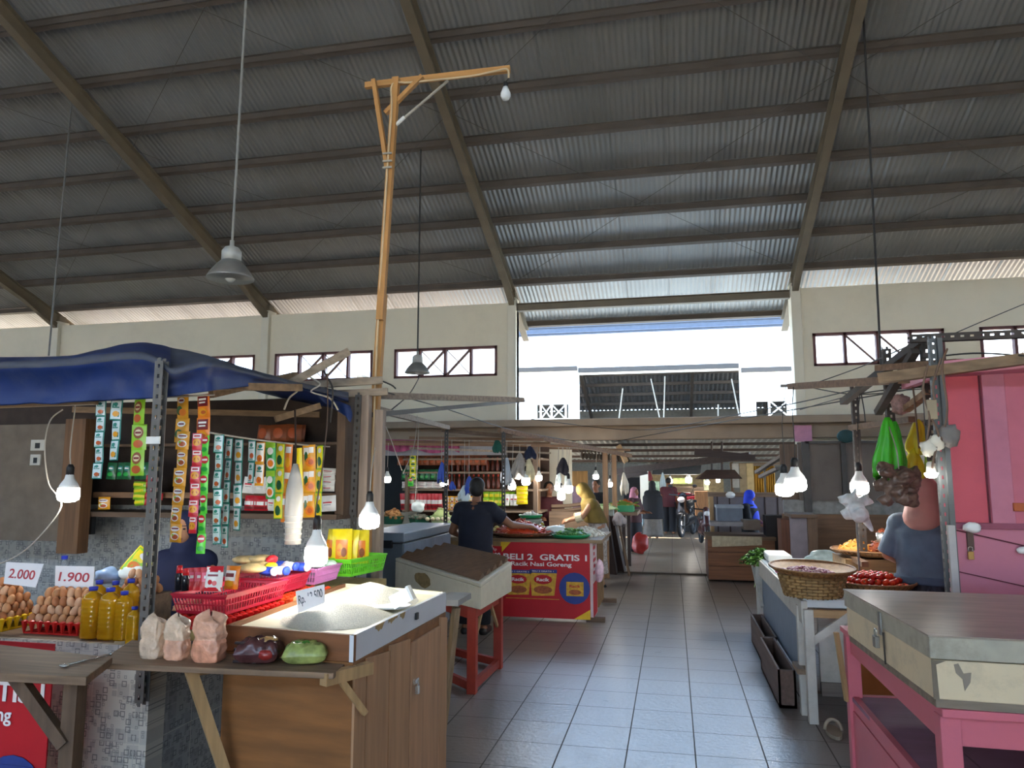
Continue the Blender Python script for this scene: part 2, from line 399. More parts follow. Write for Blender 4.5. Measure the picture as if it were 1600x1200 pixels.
for i in range(4):
    x0, x1 = COLX[i] + .05, COLX[i + 1] - .05
    for ya, yb in ((12.7, 9.0), (9.0, 5.3)):
        for s in (0, 1):
            p = V((x0, ya if s else yb, zr(ya if s else yb) - .19)); q = V((x1, yb if s else ya, zr(yb if s else ya) - .19))
            MB().tube(sag(p, q, .03), .004, 5).build('brace_rod', rod, kind='structure')
# eave beam over the open bay, canopy slab over the passage
b = MB(); b.box2(-2.72, 2.04, WY - .02, WY + .10, 4.66, 4.675).box2(-2.72, 2.04, WY - .02, WY + .10, 4.79, 4.80).box2(-2.72, 2.04, WY + .03, WY + .042, 4.66, 4.80)
b.build('eave_beam', steel, kind='structure')
fa, fb, fc, fd = P(800, 489, 14.42), P(1236, 463, 14.42), P(1236, 479, 14.42), P(800, 502, 14.42)
b = MB(); n = 420; b.add([q for i in range(n + 1) for q in ((fa.lerp(fb, i / n) + V((0, .012 * math.sin(i * 1.0), 0))), (fd.lerp(fc, i / n) + V((0, .012 * math.sin(i * 1.0), .012 * math.cos(i * 1.0)))))], [(2 * i, 2 * i + 1, 2 * i + 3, 2 * i + 2) for i in range(n)])
b.build('eave_fascia', mat('rusty_fascia', '6a4a3e', .7, var=.25), kind='structure', solid=.004)
b = MB(); b.box2(-5.4, 4.7, 12.55, 13.0, 2.50, 2.62); b.box2(-5.4, 4.7, 12.80, 13.0, 2.27, 2.50)
b.build('canopy_beam', concrete, kind='structure', bev=.01)
b = MB()
for px in (634, 690, 745): c = P(px, 675, 12.99); b.box((c.x, 12.99, c.z), (.16, .03, .13))
b.build('vent_block', mat('vent_dark', '4a2a26', .7), kind='structure')
MB().box2(-1.75, 2.05, 12.96, 13.04, -.01, .022).build('trim_1', mat('threshold', '4a4036', .8), kind='structure')
# end walls and the entrance side behind the viewer
for n, x in (('wall_left', -19.6), ('wall_right', 9.6)):
    MB().poly([(x, -9.5, 0), (x, 13.1, 0), (x, 13.1, 4.85), (x, -.9, zr(-.9) - .3), (x, -9.5, 6.6)], (.18, 0, 0)).build(n, cream, kind='structure')
holed('wall_front', -19.5, 9.8, 0, 6.2, -9.6, -9.4, [(-5, 3, 0, 2.3)], cream)

# ---- beyond: lean-to roof over the passage, then the second hall
whitep = mat('white_wall_paint', 'e9e6de', .8, var=.03)
roof_sheet('ceiling', -3.2, 3.2, 13.2, 20.5, lambda y: 2.62 - .07 * (y - 13.2), mat('passage_sheet', '8f9694', .5, metal=.3, var=.2, scale=2), .13, .016)
for y in (14.2, 15.3, 16.4, 17.6, 19.0, 20.3):
    MB().bar((-3.2, y, 2.55 - .07 * (y - 13.2)), (3.2, y, 2.55 - .07 * (y - 13.2)), .06, .06).build('purlin', mat('dark_rafter_wood', '3d2f28', .8), kind='structure')
Y2 = 21.0
def P2(x, y): return P(x, y, Y2)
ol, orr = P2(904, 600).x, P2(1156, 600).x; zb, zt = 2.55, P2(1000, 582).z
holed('wall_far', -9, 9, zb, P2(1000, 515).z, Y2, Y2 + .2,
      [(ol, orr, zb, zt), (P2(838, 640).x, P2(888, 640).x, P2(838, 654).z, P2(838, 632).z), (P2(1178, 640).x, P2(1232, 640).x, zb, P2(1178, 627).z)], whitep)
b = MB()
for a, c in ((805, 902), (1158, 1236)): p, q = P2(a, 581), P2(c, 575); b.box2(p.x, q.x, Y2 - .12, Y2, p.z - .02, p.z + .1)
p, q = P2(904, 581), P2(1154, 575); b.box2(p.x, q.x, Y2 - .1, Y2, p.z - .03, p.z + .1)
b.build('trim_2', mat('far_beam_shaded', '2e2a27', .7), kind='structure')  # near-black: the shade on these far beams is put into the colour
b = MB()
for k, x in enumerate((845, 862, 884)): p = P2(x, 640); b.bar((p.x, Y2, P2(x, 655).z), (p.x, Y2, P2(x, 632).z), .05, .05)
b.bar(P2(845, 655), P2(862, 632), .03, .03).bar(P2(845, 632), P2(862, 655), .03, .03).bar(P2(862, 655), P2(884, 632), .03, .03).bar(P2(862, 632), P2(884, 655), .03, .03)
for x in (1180, 1202, 1231): p = P2(x, 640); b.bar((p.x, Y2, P2(x, 653).z), (p.x, Y2, P2(x, 626).z), .05, .05)
b.bar(P2(1202, 650), P2(1231, 626), .03, .03).bar(P2(1202, 626), P2(1231, 650), .03, .03)
b.build('window_6', whitep, kind='structure')
e0 = P(805, 523, 20.85); e1 = P(1232, 500, 20.85)
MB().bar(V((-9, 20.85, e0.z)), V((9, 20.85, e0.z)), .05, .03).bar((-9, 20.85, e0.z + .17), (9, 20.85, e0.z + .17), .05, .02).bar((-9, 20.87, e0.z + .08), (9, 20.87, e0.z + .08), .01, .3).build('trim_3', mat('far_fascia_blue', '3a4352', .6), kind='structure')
def z2(y): return e0.z + .25 + .36 * (y - 20.85) if y < 28 else e0.z + .25 + .36 * 7.15 - .36 * (y - 28)
dk = mat('far_roof_sheet', '77787a', .5, var=.2)
roof_sheet('ceiling', -10, 10, 20.95, 28, z2, dk, .2, .03); roof_sheet('ceiling', -10, 10, 28, 38, z2, dk, .2, .03)
for k in range(9):
    y = 29 + k; MB().bar((-10, y, z2(y) - .12), (10, y, z2(y) - .12), .1, .14).build('purlin', steel_dark, kind='structure')
for x in (-4.0, 1.0, 4.5): MB().bar((x, 28, z2(28) - .3), (x, 38, z2(38) - .3), .14, .25).build('rafter', steel_dark, kind='structure')
for a, c in (((967, 655), (973, 607)), ((1031, 655), (1017, 592)), ((1037, 655), (1039, 588)), ((1122, 650), (1122, 632)), ((1155, 650), (1143, 592))):
    MB().bar(P(*a, 25), P(*c, 25), .04, .04).build('tie_rod', whitep, kind='structure')
MB().box2(-10, 10, 38, 38.2, 0, 5.0).build('wall_far_end', mat('far_end_wall', '6d6558', .8), kind='structure')
for s in (-9, 8.8): MB().box2(s, s + .2, 20, 38, 0, 4.6).build('wall_far_side', mat('far_end_wall', '6d6558', .8), kind='structure')

roof_sheet('ceiling', -3.2, 3.2, 20.72, 25.5, lambda y: 2.08, mat('passage_sheet', '8f9694'), .13, .016)  # added low sheet inside the second hall, keeps sun off the figures there
# ================================================================ shared object builders
white_pl = mat('white_plastic', 'e8e8e4', .4, var=.03)
black_pl = mat('black_plastic', '1c1c1e', .5)
glow = mat('lamp_glow', 'fffdf5', .4, var=0, emit=34)
glow_far = mat('lamp_glow_far', 'fffaf0', .4, var=0, emit=22)
cord_w = mat('pale_cord', 'a79f92', .6); cord_d = mat('dark_cord', '2e2a27', .6)
slotm = mat('slotted_steel', '6d6a66', .5, metal=.4, var=.15)
slotd = mat('slotted_steel_dark', '4c4844', .55, metal=.3, var=.15)
def bulb(c, r, label, cord=None, group=None, m=None, cm=None, h=None):
    """LED bulb hanging with its light end down; c = middle of the glowing part"""
    c = V(c); t = thing('light_bulb', label, 'light bulb', c, group); h = h or r * 1.5
    MB().lathe([(r * .93, h * .45), (r * .98, h * .2), (r, -h * .15), (r * .9, -h * .42), (r * .55, -h * .58), (0.0001, -h * .62)][::-1], c, 18).build('diffuser', m or glow, t, smooth=True)
    MB().lathe([(r * .93, h * .45), (r * .8, h * .72), (r * .45, h * 1.15), (r * .34, h * 1.5), (.0001, h * 1.5)], c, 16).build('housing', white_pl, t, smooth=True)
    MB().lathe([(.0001, h * 1.45), (r * .36, h * 1.45), (r * .36, h * 2.0), (r * .2, h * 2.25), (.0001, h * 2.25)], c, 10).build('socket', black_pl, t, smooth=True)
    if cord: MB().tube(cat([c + V((0, 0, h * 2.2))] + [V(p) for p in cord], 5), .004, 5).build('cord', cm or cord_d, t)
    return t
def blob(b, c, r, seed=0, amp=.12, n=18, m=12, fr=3.0):
    from mathutils import noise
    c = V(c); q = MB().ball((0, 0, 0), r, n, m)
    for v in q.v:
        k = 1 + amp * noise.noise(V((v.x / r[0], v.y / r[1], v.z / r[2])) * fr * .5 + V((seed * 7.1, seed * 3.3, 1.7))) * 1.6
        v *= k
    b.add([v + c for v in q.v], q.f); return b
def pack_mesh(w, h, base, marks, bulge=.012, thick_y=True):
    """printed sachet hanging from its top edge, print facing -y; marks = (kind, cx, cz, rx, rz, colour index)"""
    b = MB(); fy = lambda x, z: -bulge * max(0, (1 - (2 * x / w) ** 2)) ** .6 * max(0, 1 - (2 * (z + h / 2) / h) ** 2) ** .5 - .0008
    g = lambda s: (lambda u, v: V(((u - .5) * w, s * -fy((u - .5) * w, -v * h), -v * h)))
    b.grid(g(-1), 6, 7); b.grid(g(1), 6, 7)
    for kd, cx, cz, rx, rz, k in marks:
        b.k = k; cx *= w; cz *= -h; rx *= w; rz *= h
        if kd == 'o':
            n = 12; ps = [(cx, cz)] + [(cx + rx * math.cos(2 * math.pi * i / n), cz + rz * math.sin(2 * math.pi * i / n)) for i in range(n)]
            b.add([V((x, fy(x, z) - .0012 - .0004 * k, z)) for x, z in ps], [(0, 1 + i, 1 + (i + 1) % n) for i in range(n)])
        else:
            b.grid(lambda u, v: V((cx + (u * 2 - 1) * rx, fy(cx + (u * 2 - 1) * rx, cz + (v * 2 - 1) * rz) - .001 - .0004 * k, cz + (v * 2 - 1) * rz)), 4, 3)
    return b
def foil(n, c): return mat('foil_' + n, c, .32, var=.06, scale=30, spec=.6)
c_ = {n: foil(n, c) for n, c in dict(teal='1f7f72', pale='c9d8da', lime='8fc22a', brown='8a4a2a', gold='dd9a1e', orange='e07b1c', red='c31f2b', pink='d8506a', green='1f9a3c', yellow='e8d21e', white='e9e6e0', maroon='7a1c22', navy='23306e', dgreen='1d5a34', rust='b8562a', lightg='59d03a', blue='2a55c8', cream='d8c7a0', grey='9aa0a0').items()}
DES = {
 'teal': (['teal', 'pale', 'teal', 'rust', 'navy'], [('r', 0, .5, .42, .44, 1), ('o', -.02, .22, .2, .09, 2), ('r', 0, .36, .3, .025, 2), ('o', .05, .72, .26, .13, 3), ('r', -.05, .88, .25, .02, 2)]),
 'tealy': (['teal', 'pale', 'teal', 'gold', 'navy'], [('r', 0, .5, .42, .45, 1), ('o', -.02, .22, .2, .09, 2), ('r', 0, .38, .3, .03, 2), ('o', .05, .70, .28, .14, 3)]),
 'greenbrown': (['lime', 'brown', 'cream', 'maroon', 'rust'], [('o', 0, .32, .34, .24, 1), ('o', 0, .32, .24, .13, 2), ('r', 0, .32, .2, .04, 3), ('o', 0, .76, .33, .16, 4), ('o', .02, .76, .2, .08, 1)]),
 'gold': (['gold', 'white', 'maroon', 'dgreen', 'orange'], [('o', 0, .24, .3, .12, 1), ('r', 0, .24, .2, .04, 2), ('o', -.15, .66, .3, .2, 3), ('o', .12, .74, .3, .15, 4)]),
 'orange': (['gold', 'white', 'maroon', 'rust', 'lime'], [('o', 0, .28, .38, .14, 1), ('r', 0, .26, .3, .035, 2), ('o', 0, .68, .36, .2, 1), ('o', .04, .7, .26, .13, 3), ('o', -.15, .6, .1, .06, 4)]),
 'maroon': (['orange', 'maroon', 'white', 'gold', 'rust'], [('r', 0, .3, .4, .22, 1), ('r', 0, .22, .3, .04, 2), ('r', 0, .36, .25, .03, 2), ('o', 0, .76, .35, .16, 3), ('o', .08, .78, .2, .08, 4)]),
 'red': (['pink', 'white', 'red', 'rust', 'gold'], [('r', 0, .18, .4, .12, 1), ('r', 0, .17, .3, .05, 2), ('o', .02, .55, .42, .22, 4), ('o', 0, .58, .28, .13, 3), ('r', 0, .88, .48, .1, 2)]),
 'redgreen': (['lightg', 'red', 'white', 'green', 'red'], [('o', 0, .26, .46, .2, 1), ('r', 0, .26, .34, .05, 2), ('o', 0, .74, .4, .12, 3)]),
 'whiteorange': (['gold', 'white', 'teal', 'orange', 'rust'], [('r', 0, .46, .43, .42, 1), ('o', 0, .2, .22, .09, 2), ('r', 0, .34, .3, .03, 2), ('o', 0, .74, .3, .16, 3), ('o', .05, .78, .15, .08, 4)]),
 'greenround': (['green', 'lime', 'maroon', 'white', 'orange'], [('r', 0, .12, .48, .1, 1), ('o', 0, .33, .3, .13, 3), ('o', 0, .33, .22, .09, 2), ('o', 0, .76, .4, .19, 3), ('o', 0, .76, .28, .12, 4)]),
 'lime': (['lime', 'yellow', 'maroon', 'dgreen', 'white'], [('r', 0, .5, .44, .46, 1), ('o', .08, .22, .25, .11, 4), ('r', .08, .22, .18, .05, 2), ('o', 0, .68, .3, .2, 3), ('o', 0, .7, .16, .1, 1)]),
 'orangeplain': (['orange', 'maroon', 'white', 'gold', 'rust'], [('r', 0, .22, .34, .12, 2), ('r', 0, .22, .24, .05, 1), ('o', 0, .7, .36, .2, 3)]),
 'yellow': (['yellow', 'gold', 'white', 'gold', 'gold'], [('r', 0, .5, .2, .1, 1)]),
 'goldfood': (['gold', 'white', 'dgreen', 'orange', 'rust'], [('r', -.2, .26, .2, .14, 1), ('r', .2, .22, .18, .12, 1), ('o', -.2, .5, .14, .22, 2), ('o', .1, .72, .36, .2, 3), ('o', .16, .72, .2, .12, 4)]),
}
_pk = {}
def strip(des, x, y0, y1, n, wpx, xb, Y, label, group=None):
    """chain of n sachets from photo point (x, y0) down to (xb, y1) at depth Y"""
    top, bot = P(x, y0, Y), P(xb, y1, Y); h = (top.z - bot.z) / n; w = wpx / 1150 * Y * 1.02
    t = thing('sachet_strip', label, 'sachets', top, group); cols, marks = DES[des]
    first = pack_mesh(w, h * .99, None, marks, bulge=min(.010, w * .14)).build('sachet', [c_[c] for c in cols], t, smooth=True)
    lean = math.atan2(bot.x - top.x, top.z - bot.z)
    for p in first.data.vertices: p.co = p.co + top          # built round its own hook
    for i in range(n):
        o = first if i == 0 else first.copy()
        if i: COL.objects.link(o); o.parent = t
        o.location = (math.sin(lean) * h * i * .98, .004 * (i % 2), -h * i * .985)
        o.rotation_euler = (R(rnd.uniform(-3, 3)), -lean + R(rnd.uniform(-2, 2)), R(rnd.uniform(-14, 14)))
    return t
def basket(name, label, corners, z, h, m, flare=.03, group=None, n=(16, 24)):
    """slatted plastic basket on four base corners (front left, front right, back right, back left)"""
    cs = [V((c[0], c[1], z)) for c in corners]; cen = sum(cs, V()) / 4; b = MB()
    tp = [c + (c - cen).normalized() * flare + V((0, 0, h)) for c in cs]
    b.hexa(cs, [c + V((0, 0, .006)) for c in cs])
    for i in range(4):
        a0, a1, b0, b1 = cs[i], cs[(i + 1) % 4], tp[i], tp[(i + 1) % 4]; k = n[0] if i % 2 == 0 else n[1]
        for t0, t1 in ((0, .16), (.46, .52), (.80, 1.0)):
            w = .004; q = [a0.lerp(b0, t0), a1.lerp(b1, t0), a1.lerp(b1, t1), a0.lerp(b0, t1)]; nn_ = (a1 - a0).cross(V((0, 0, 1))).normalized() * w
            b.hexa([q[0] - nn_, q[1] - nn_, q[1] + nn_, q[0] + nn_], [q[3] - nn_, q[2] - nn_, q[2] + nn_, q[3] + nn_])
        for j in range(k + 1):
            t = j / k; b.bar(a0.lerp(a1, t), b0.lerp(b1, t), .0055, .0035, (a1 - a0).cross(V((0, 0, 1))))
        b.bar(b0, b1, .018, .008)
    return b.build(name, m, label=label, cat='basket', group=group)
def wrinkle_bag(name, c, r, m, label, cat_, seed, amp=.16, group=None, knot=True, km=None):
    t = MB(); blob(t, (c[0], c[1], c[2] + r[2]), r, seed, amp, 22, 14, 3.2)
    for v in t.v:
        if v.z < c[2] + .004: v.z = c[2] + .004
    if knot:
        top = V((c[0], c[1], c[2] + 2 * r[2] * .97)); t.k = 1
        t.lathe([(r[0] * .28, -.02), (r[0] * .12, .006), (r[0] * .3, .03), (.001, .028)], top, 9)
    return t.build(name, [m, km or m], label=label, cat=cat_, group=group, smooth=True)

# ================================================================ front left stall
dkwood = lambda ax: wood('dark_stall_wood', '5f4a39', ax, dirt='3c3029')
midwood = lambda ax: wood('counter_wood', '7d6550', ax, dirt='4a3d33')
litwood = lambda ax: wood('pale_batten_wood', 'a5845c', ax, var=.2)
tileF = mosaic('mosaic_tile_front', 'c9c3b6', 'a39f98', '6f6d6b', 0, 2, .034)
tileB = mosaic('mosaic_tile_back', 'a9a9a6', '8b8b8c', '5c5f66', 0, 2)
tileS = mosaic('mosaic_tile_side_shaded', '8f908f', '6f7072', '4b4d52', 1, 2)  # front tile darkened: the shade on this side is put into its colours
CXR = -2.43
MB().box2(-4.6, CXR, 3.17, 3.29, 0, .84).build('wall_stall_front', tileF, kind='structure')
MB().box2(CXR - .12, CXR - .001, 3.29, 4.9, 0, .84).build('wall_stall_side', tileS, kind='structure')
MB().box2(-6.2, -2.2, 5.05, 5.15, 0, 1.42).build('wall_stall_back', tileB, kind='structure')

st = thing('market_stall', 'wooden grocery stall on slotted steel posts hung with sachets under the blue tarpaulin', 'market stall', (-3.2, 4.0, 0))
MB().slot((CXR - .03, 3.145, .60), (CXR - .03, 3.145, 2.20), .052, .004, (0, 1, 0), (1, 0, 0)).slot((CXR - .028, 3.11, .60), (CXR - .028, 3.11, 2.20), .046, .004, (1, 0, 0), (0, 1, 0)).build('front_post', slotm, st)
MB().box2(CXR - .045, CXR + .03, 3.10, 3.106, 1.795, 1.83).build('tape_band', white_pl, st)
bp = P(552, 700, 4.75)
b = MB(); b.slot((bp.x, 4.72, 1.38), (bp.x + .02, 4.72, 2.20), .045, .004, (0, 1, 0), (1, 0, 0)); b.build('back_post', slotd, st)
MB().slot((P(552, 880, 4.75).x, 4.74, .0), (bp.x, 4.74, 1.40), .04, .004, (0, 1, 0), (1, 0, 0)).build('back_post', slotd, st)
MB().box2(bp.x - .10, bp.x - .04, 4.7, 5.05, 1.38, 2.2).build('side_board', dkwood('z'), st)
MB().box2(bp.x + .05, bp.x + .11, 4.74, 4.80, 1.36, 2.2).build('side_board', wood('grey_batten', '8c7a6c', 'z'), st)
MB().box2(bp.x + .14, bp.x + .2, 4.78, 4.84, 0, 2.1).build('side_board', wood('grey_batten', '8c7a6c', 'z'), st)
MB().box2(-6.2, bp.x, 5.02, 5.05, 1.42, 2.22).build('back_panel', mat('dark_stall_board', '3b2f29', .8, var=.25), st)
MB().box2(-5.9, -4.12, 4.55, 4.60, 1.18, 2.02).build('side_panel', mat('grimy_board', '6b5f53', .8, var=.15, dirt='4c433a', dscale=1.6), st)
a = P(112, 760, 4.5); MB().box2(a.x - .09, a.x + .08, 4.50, 4.60, 1.1, 2.05).build('side_panel', wood('plywood_upright', '6a4c33', 'z'), st)
s1_ = P(85, 799, 4.62)
MB().box2(s1_.x, bp.x - .05, 4.62, 5.02, s1_.z - .035, s1_.z).build('shelf', dkwood('x'), st)
for px in (143, 460): a = P(px, 815, 4.66); MB().box2(a.x - .02, a.x + .02, 4.64, 4.68, a.z - .09, s1_.z - .035).build('shelf_bracket', black_pl, st)
s2_ = P(150, 773, 4.75)
MB().box2(s2_.x, bp.x - .05, 4.72, 4.76, s2_.z - .02, s2_.z + .02).build('shelf_rail', wood('rail_wood', '7a5b42', 'x'), st)
MB().box2(s2_.x, bp.x - .05, 4.76, 5.02, s2_.z - .02, s2_.z).build('shelf', dkwood('x'), st)
s3_ = P(420, 692, 4.85)
MB().box2(-4.2, bp.x - .05, 4.8, 5.02, s3_.z - .02, s3_.z).build('shelf', dkwood('x'), st)
# roof battens
for p, q in ((P(-60, 634, 3.25), P(150, 626, 3.25)), (P(-40, 577, 3.2), P(108, 612, 4.4)), (P(330, 616, 3.5), P(462, 586, 4.2)), (P(270, 602, 3.22), P(470, 606, 3.9)), (P(430, 655, 4.2), P(500, 634, 4.4)), (P(115, 640, 4.4), P(500, 648, 4.8))):
    MB().bar(p, q, .035, .04).build('roof_batten', wood('roof_batten', '7a6248', 'x'), st)
for p, q in ((P(452, 600, 4.1), P(545, 549, 4.3)), (P(430, 605, 4.5), P(598, 594, 4.75)), (P(520, 616, 4.7), P(606, 612, 4.8))):
    MB().bar(p, q, .04, .05).build('roof_batten', wood('grey_roof_batten', '8a7a68', 'x'), st)
MB().tube([P(148, 626, 3.3), P(335, 617, 3.3)], .005, 6).build('hanging_rail', cord_w, st)
MB().tube(sag(P(328, 676, 3.3), P(515, 698, 4.55), .01), .005, 6).build('hanging_rail', cord_w, st)

# tarpaulin draped over the battens
tarp = mat('blue_tarpaulin', '182f66', .5, var=.18, scale=4, dirt='555b6b', dscale=1.8, damt=.65)
xs = [-60, 0, 60, 110, 160, 195, 225, 255, 270, 292, 318, 345, 380, 420, 460, 500, 545]
top = [552, 556, 556, 555, 543, 534, 531, 535, 540, 543, 551, 561, 573, 584, 595, 603, 612]
rim = [564, 565, 562, 558, 552, 549, 549, 560, 577, 570, 563, 564, 574, 586, 596, 604, 614]
mid = [595, 598, 594, 590, 586, 582, 580, 580, 592, 592, 587, 588, 590, 594, 600, 608, 620]
low = [634, 634, 632, 630, 628, 626, 624, 622, 620, 617, 613, 609, 604, 602, 606, 616, 628]
from mathutils import noise as _nz
def col_at(a, x):
    for i in range(len(xs) - 1):
        if x <= xs[i + 1]: f = (x - xs[i]) / (xs[i + 1] - xs[i]); f = f * f * (3 - 2 * f) * .4 + f * .6; return lerp(a[i], a[i + 1], f)
    return a[-1]
NX = 64; rows = []
for j in range(9):
    row = []
    for i in range(NX):
        x = lerp(xs[0], xs[-1], i / (NX - 1)); e = max(0, (x - 330) / 215); yb = 3.18 + .25 * e + (1.15 * e if x > 330 else 0)
        tp_, rm_, lo_ = col_at(top, x), col_at(rim, x), col_at(low, x); w1 = _nz.noise(V((x * .03, j * .8, 2))); w2 = _nz.noise(V((x * .011, j * .5, 7)))
        if j == 0: p = P(x, tp_ + 34, 5.1)
        elif j == 1: p = P(x, tp_ + 6, 4.3 + .2 * e)
        elif j == 2: p = P(x, tp_, 3.62 + .9 * e)
        elif j == 3: p = P(x, max(tp_ + 2, rm_ - 1), 3.40 + .3 * e + 1.0 * e)               # valley behind the rim
        elif j == 4: p = P(x, rm_ - 1 + w1 * 2, yb - .05)
        elif j == 5: p = P(x, rm_ + 10 + 4 * w2, yb - .06)
        elif j == 6: p = P(x, lerp(rm_, lo_, .42) + w1 * 4, yb + .02 + .05 * w1 + .04 * w2)
        elif j == 7: p = P(x, lerp(rm_, lo_, .72) + w1 * 3, yb + .03 + .05 * w1)
        else: p = P(x, lo_ + 2 * w1, yb + .02)
        row.append(p)
    rows.append(row)
b = MB(); n = NX; b.add([p for r_ in rows for p in r_], [(j * n + i, j * n + i + 1, (j + 1) * n + i + 1, (j + 1) * n + i) for j in range(8) for i in range(n - 1)])
def dusty(j, i):
    x = lerp(xs[0], xs[-1], i / (NX - 1))
    return j == 4 or (x > 258 and j in (1, 2, 3))
b.m = [1 if dusty(j, i) else 0 for j in range(8) for i in range(n - 1)]
tarp_d = mat('dusty_tarpaulin', '4b4f5b', .7, var=.2, scale=5, dirt='2f4070', dscale=3, damt=.5)
tp = b.build('tarpaulin', [tarp, tarp_d], label='faded blue plastic tarpaulin draped over the battens of the grocery stall', cat='tarpaulin', smooth=True, sub=1, solid=.003)
b = MB(); q = [(P(494, 612, 4.62), P(548, 634, 4.68)), (P(500, 625, 4.62), P(552, 648, 4.68)), (P(528, 640, 4.62), P(549, 660, 4.66))]
b.grid(lambda u, v: (q[0][0].lerp(q[0][1], u)).lerp(q[1][0].lerp(q[1][1], u), min(1, v * 2)).lerp(q[2][0].lerp(q[2][1], u), max(0, v * 2 - 1)) + V((0, -.02 * math.sin(u * 9), 0)), 10, 6)
b.build('corner_flap', tarp, tp, smooth=True, solid=.003)
b = MB(); b.tube(cat([P(318, 572, 3.3), P(322, 584, 3.29), P(314, 590, 3.29), P(320, 598, 3.29), P(312, 602, 3.29)]), .004, 5); b.build('tie_string', cord_w, tp)

# strips of sachets
SP = [('teal', 158.5, 626, 750, 5, 18.5, 152, 'grey and teal sachet strip, leftmost under the tarpaulin'),
 ('tealy', 183.5, 625, 721, 3, 21, 179, 'short grey and teal strip of three wide sachets beside the green ones'),
 ('greenbrown', 219, 624, 745, 3, 27, 214, 'strip of three lime green sachets with brown ovals left of the post'),
 ('gold', 249, 624, 748, 5, 20, 241, 'yellow sachet strip half hidden behind the slotted front post'),
 ('gold', 286, 617, 692, 2, 27, 284, 'two large golden sachets hanging just right of the front post'),
 ('maroon', 318, 616, 690, 2, 28, 317, 'two large orange and maroon sachets at the right end of the upper rail'),
 ('orange', 287, 674, 850, 6, 22.5, 272, 'long strip of six golden sachets right of the front post'),
 ('red', 309, 677, 836, 6, 17, 300, 'pink and red sachet strip between the golden and the green strips'),
 ('redgreen', 322, 680, 868, 6, 15, 313, 'narrow bright green strip with red ovals ending over the seller'),
 ('teal', 343, 679, 853, 6, 17, 337, 'long teal strip of six sachets beside the bright green strip'),
 ('teal', 359, 684, 858, 5, 12.5, 350, 'narrow teal strip, second of the teal strips right of the post'),
 ('tealy', 374, 686, 831, 4, 15, 369, 'teal strip of four sachets with yellow food, third right of the post'),
 ('teal', 394, 688, 756, 2, 13, 392, 'short teal strip of two sachets beside the white and orange one'),
 ('whiteorange', 408, 691, 760, 2, 15, 404, 'short strip of two white and orange sachets on the lower rail'),
 ('greenround', 423, 690, 781, 2, 17.5, 422, 'strip of two dark green sachets with round dish pictures'),
 ('lime', 439, 692, 812, 3, 15, 433, 'lime and yellow sachet strip left of the clear cup bag'),
 ('orangeplain', 452, 694, 818, 3, 13.5, 444, 'plain orange sachet strip right behind the clear cup bag'),
 ('yellow', 466, 700, 764, 1, 13, 465, 'single plain yellow sachet above the clear cup bag'),
 ('goldfood', 483, 695, 810, 3, 22, 482, 'strip of three wide golden sachets with fried food pictures'),
 ('lime', 500, 696, 808, 3, 12, 496, 'narrow lime strip at the right end of the lower rail')]
for i, (d, x, y0, y1, n, w, xb, lb) in enumerate(SP):
    Y = 3.30 + (.012 * (i % 3)) if x < 335 else lerp(3.33, 4.48, (x - 335) / 180)
    strip(d, x, y0, y1, n, w, xb, Y, lb)

# packets on the stall shelves
def packs(des, x0, x1, ybase, hpx, n, Y, group, label, rows=1, lie=False, dw=1.0):
    a, c = P(x0, ybase, Y), P(x1, ybase, Y); w = (c.x - a.x) / n; h = hpx / 1150 * Y; cols, marks = DES[des]
    o0 = pack_mesh(w * 1.05 * dw, h, None, marks, bulge=min(.03, w * .22)).build('snack_packet', [c_[k] for k in cols], origin=(0, 0, 0), smooth=True)
    for r_ in range(rows):
        for i in range(n):
            o = o0 if (i == 0 and r_ == 0) else o0.copy()
            if o is not o0: COL.objects.link(o)
            o.location = (a.x + w * (i + .5), Y + .02 * rnd.random() + .05 * r_ * (0 if lie else 1), a.z + h * (1 + (r_ * .85 if lie else 0)))
            o.rotation_euler = (R(rnd.uniform(-8, 4)), R(rnd.uniform(-5, 5)), R(rnd.uniform(-12, 12)))
            tag(o, label, 'packet', group)
DES['dgreen'] = (['dgreen', 'teal', 'white', 'gold', 'green'], [('o', 0, .35, .3, .15, 1), ('r', 0, .35, .2, .04, 2), ('o', 0, .7, .3, .12, 4)])
DES['flat'] = (['lime', 'yellow', 'dgreen', 'gold', 'green'], [('r', 0, .5, .4, .2, 1)])
DES['flatred'] = (['red', 'pink', 'white', 'gold', 'green'], [('r', 0, .4, .4, .2, 1), ('r', 0, .4, .2, .06, 2)])
DES['sugar'] = (['white', 'grey', 'red', 'gold', 'green'], [('r', 0, .45, .3, .05, 2), ('r', 0, .6, .24, .03, 1)])
DES['redfoil'] = (['red', 'white', 'maroon', 'gold', 'green'], [('r', 0, .5, .46, .12, 1), ('r', 0, .8, .46, .1, 2)])
DES['brown'] = (['brown', 'rust', 'maroon', 'gold', 'green'], [('o', 0, .5, .3, .3, 1)])
packs('dgreen', 168, 243, 749, 30, 6, 4.68, 'green packets hanging behind the first strips', 'dark green packet hanging in the row behind the lime green strip')
packs('flat', 206, 226, 790, 12, 1, 4.66, 'lime packets on the stall shelf', 'flat lime packet stacked on the stall shelf left of the post', rows=4, lie=True)
packs('flatred', 226, 250, 790, 12, 1, 4.66, 'red packets on the stall shelf', 'flat red packet stacked on the stall shelf beside the post', rows=5, lie=True)
packs('orange', 152, 168, 796, 22, 1, 4.63, None, 'small brown packet at the shelf end below the first teal strip')
packs('sugar', 380, 430, 771, 28, 3, 4.7, 'white sugar packets on the shelf', 'white packet on the rail shelf behind the short teal strips')
packs('redfoil', 380, 395, 798, 26, 1, 4.64, None, 'red packet on the lower shelf right of the teal strips')
packs('redfoil', 396, 416, 798, 25, 1, 4.64, None, 'shiny red foil packet on the lower shelf under the dark green strip')
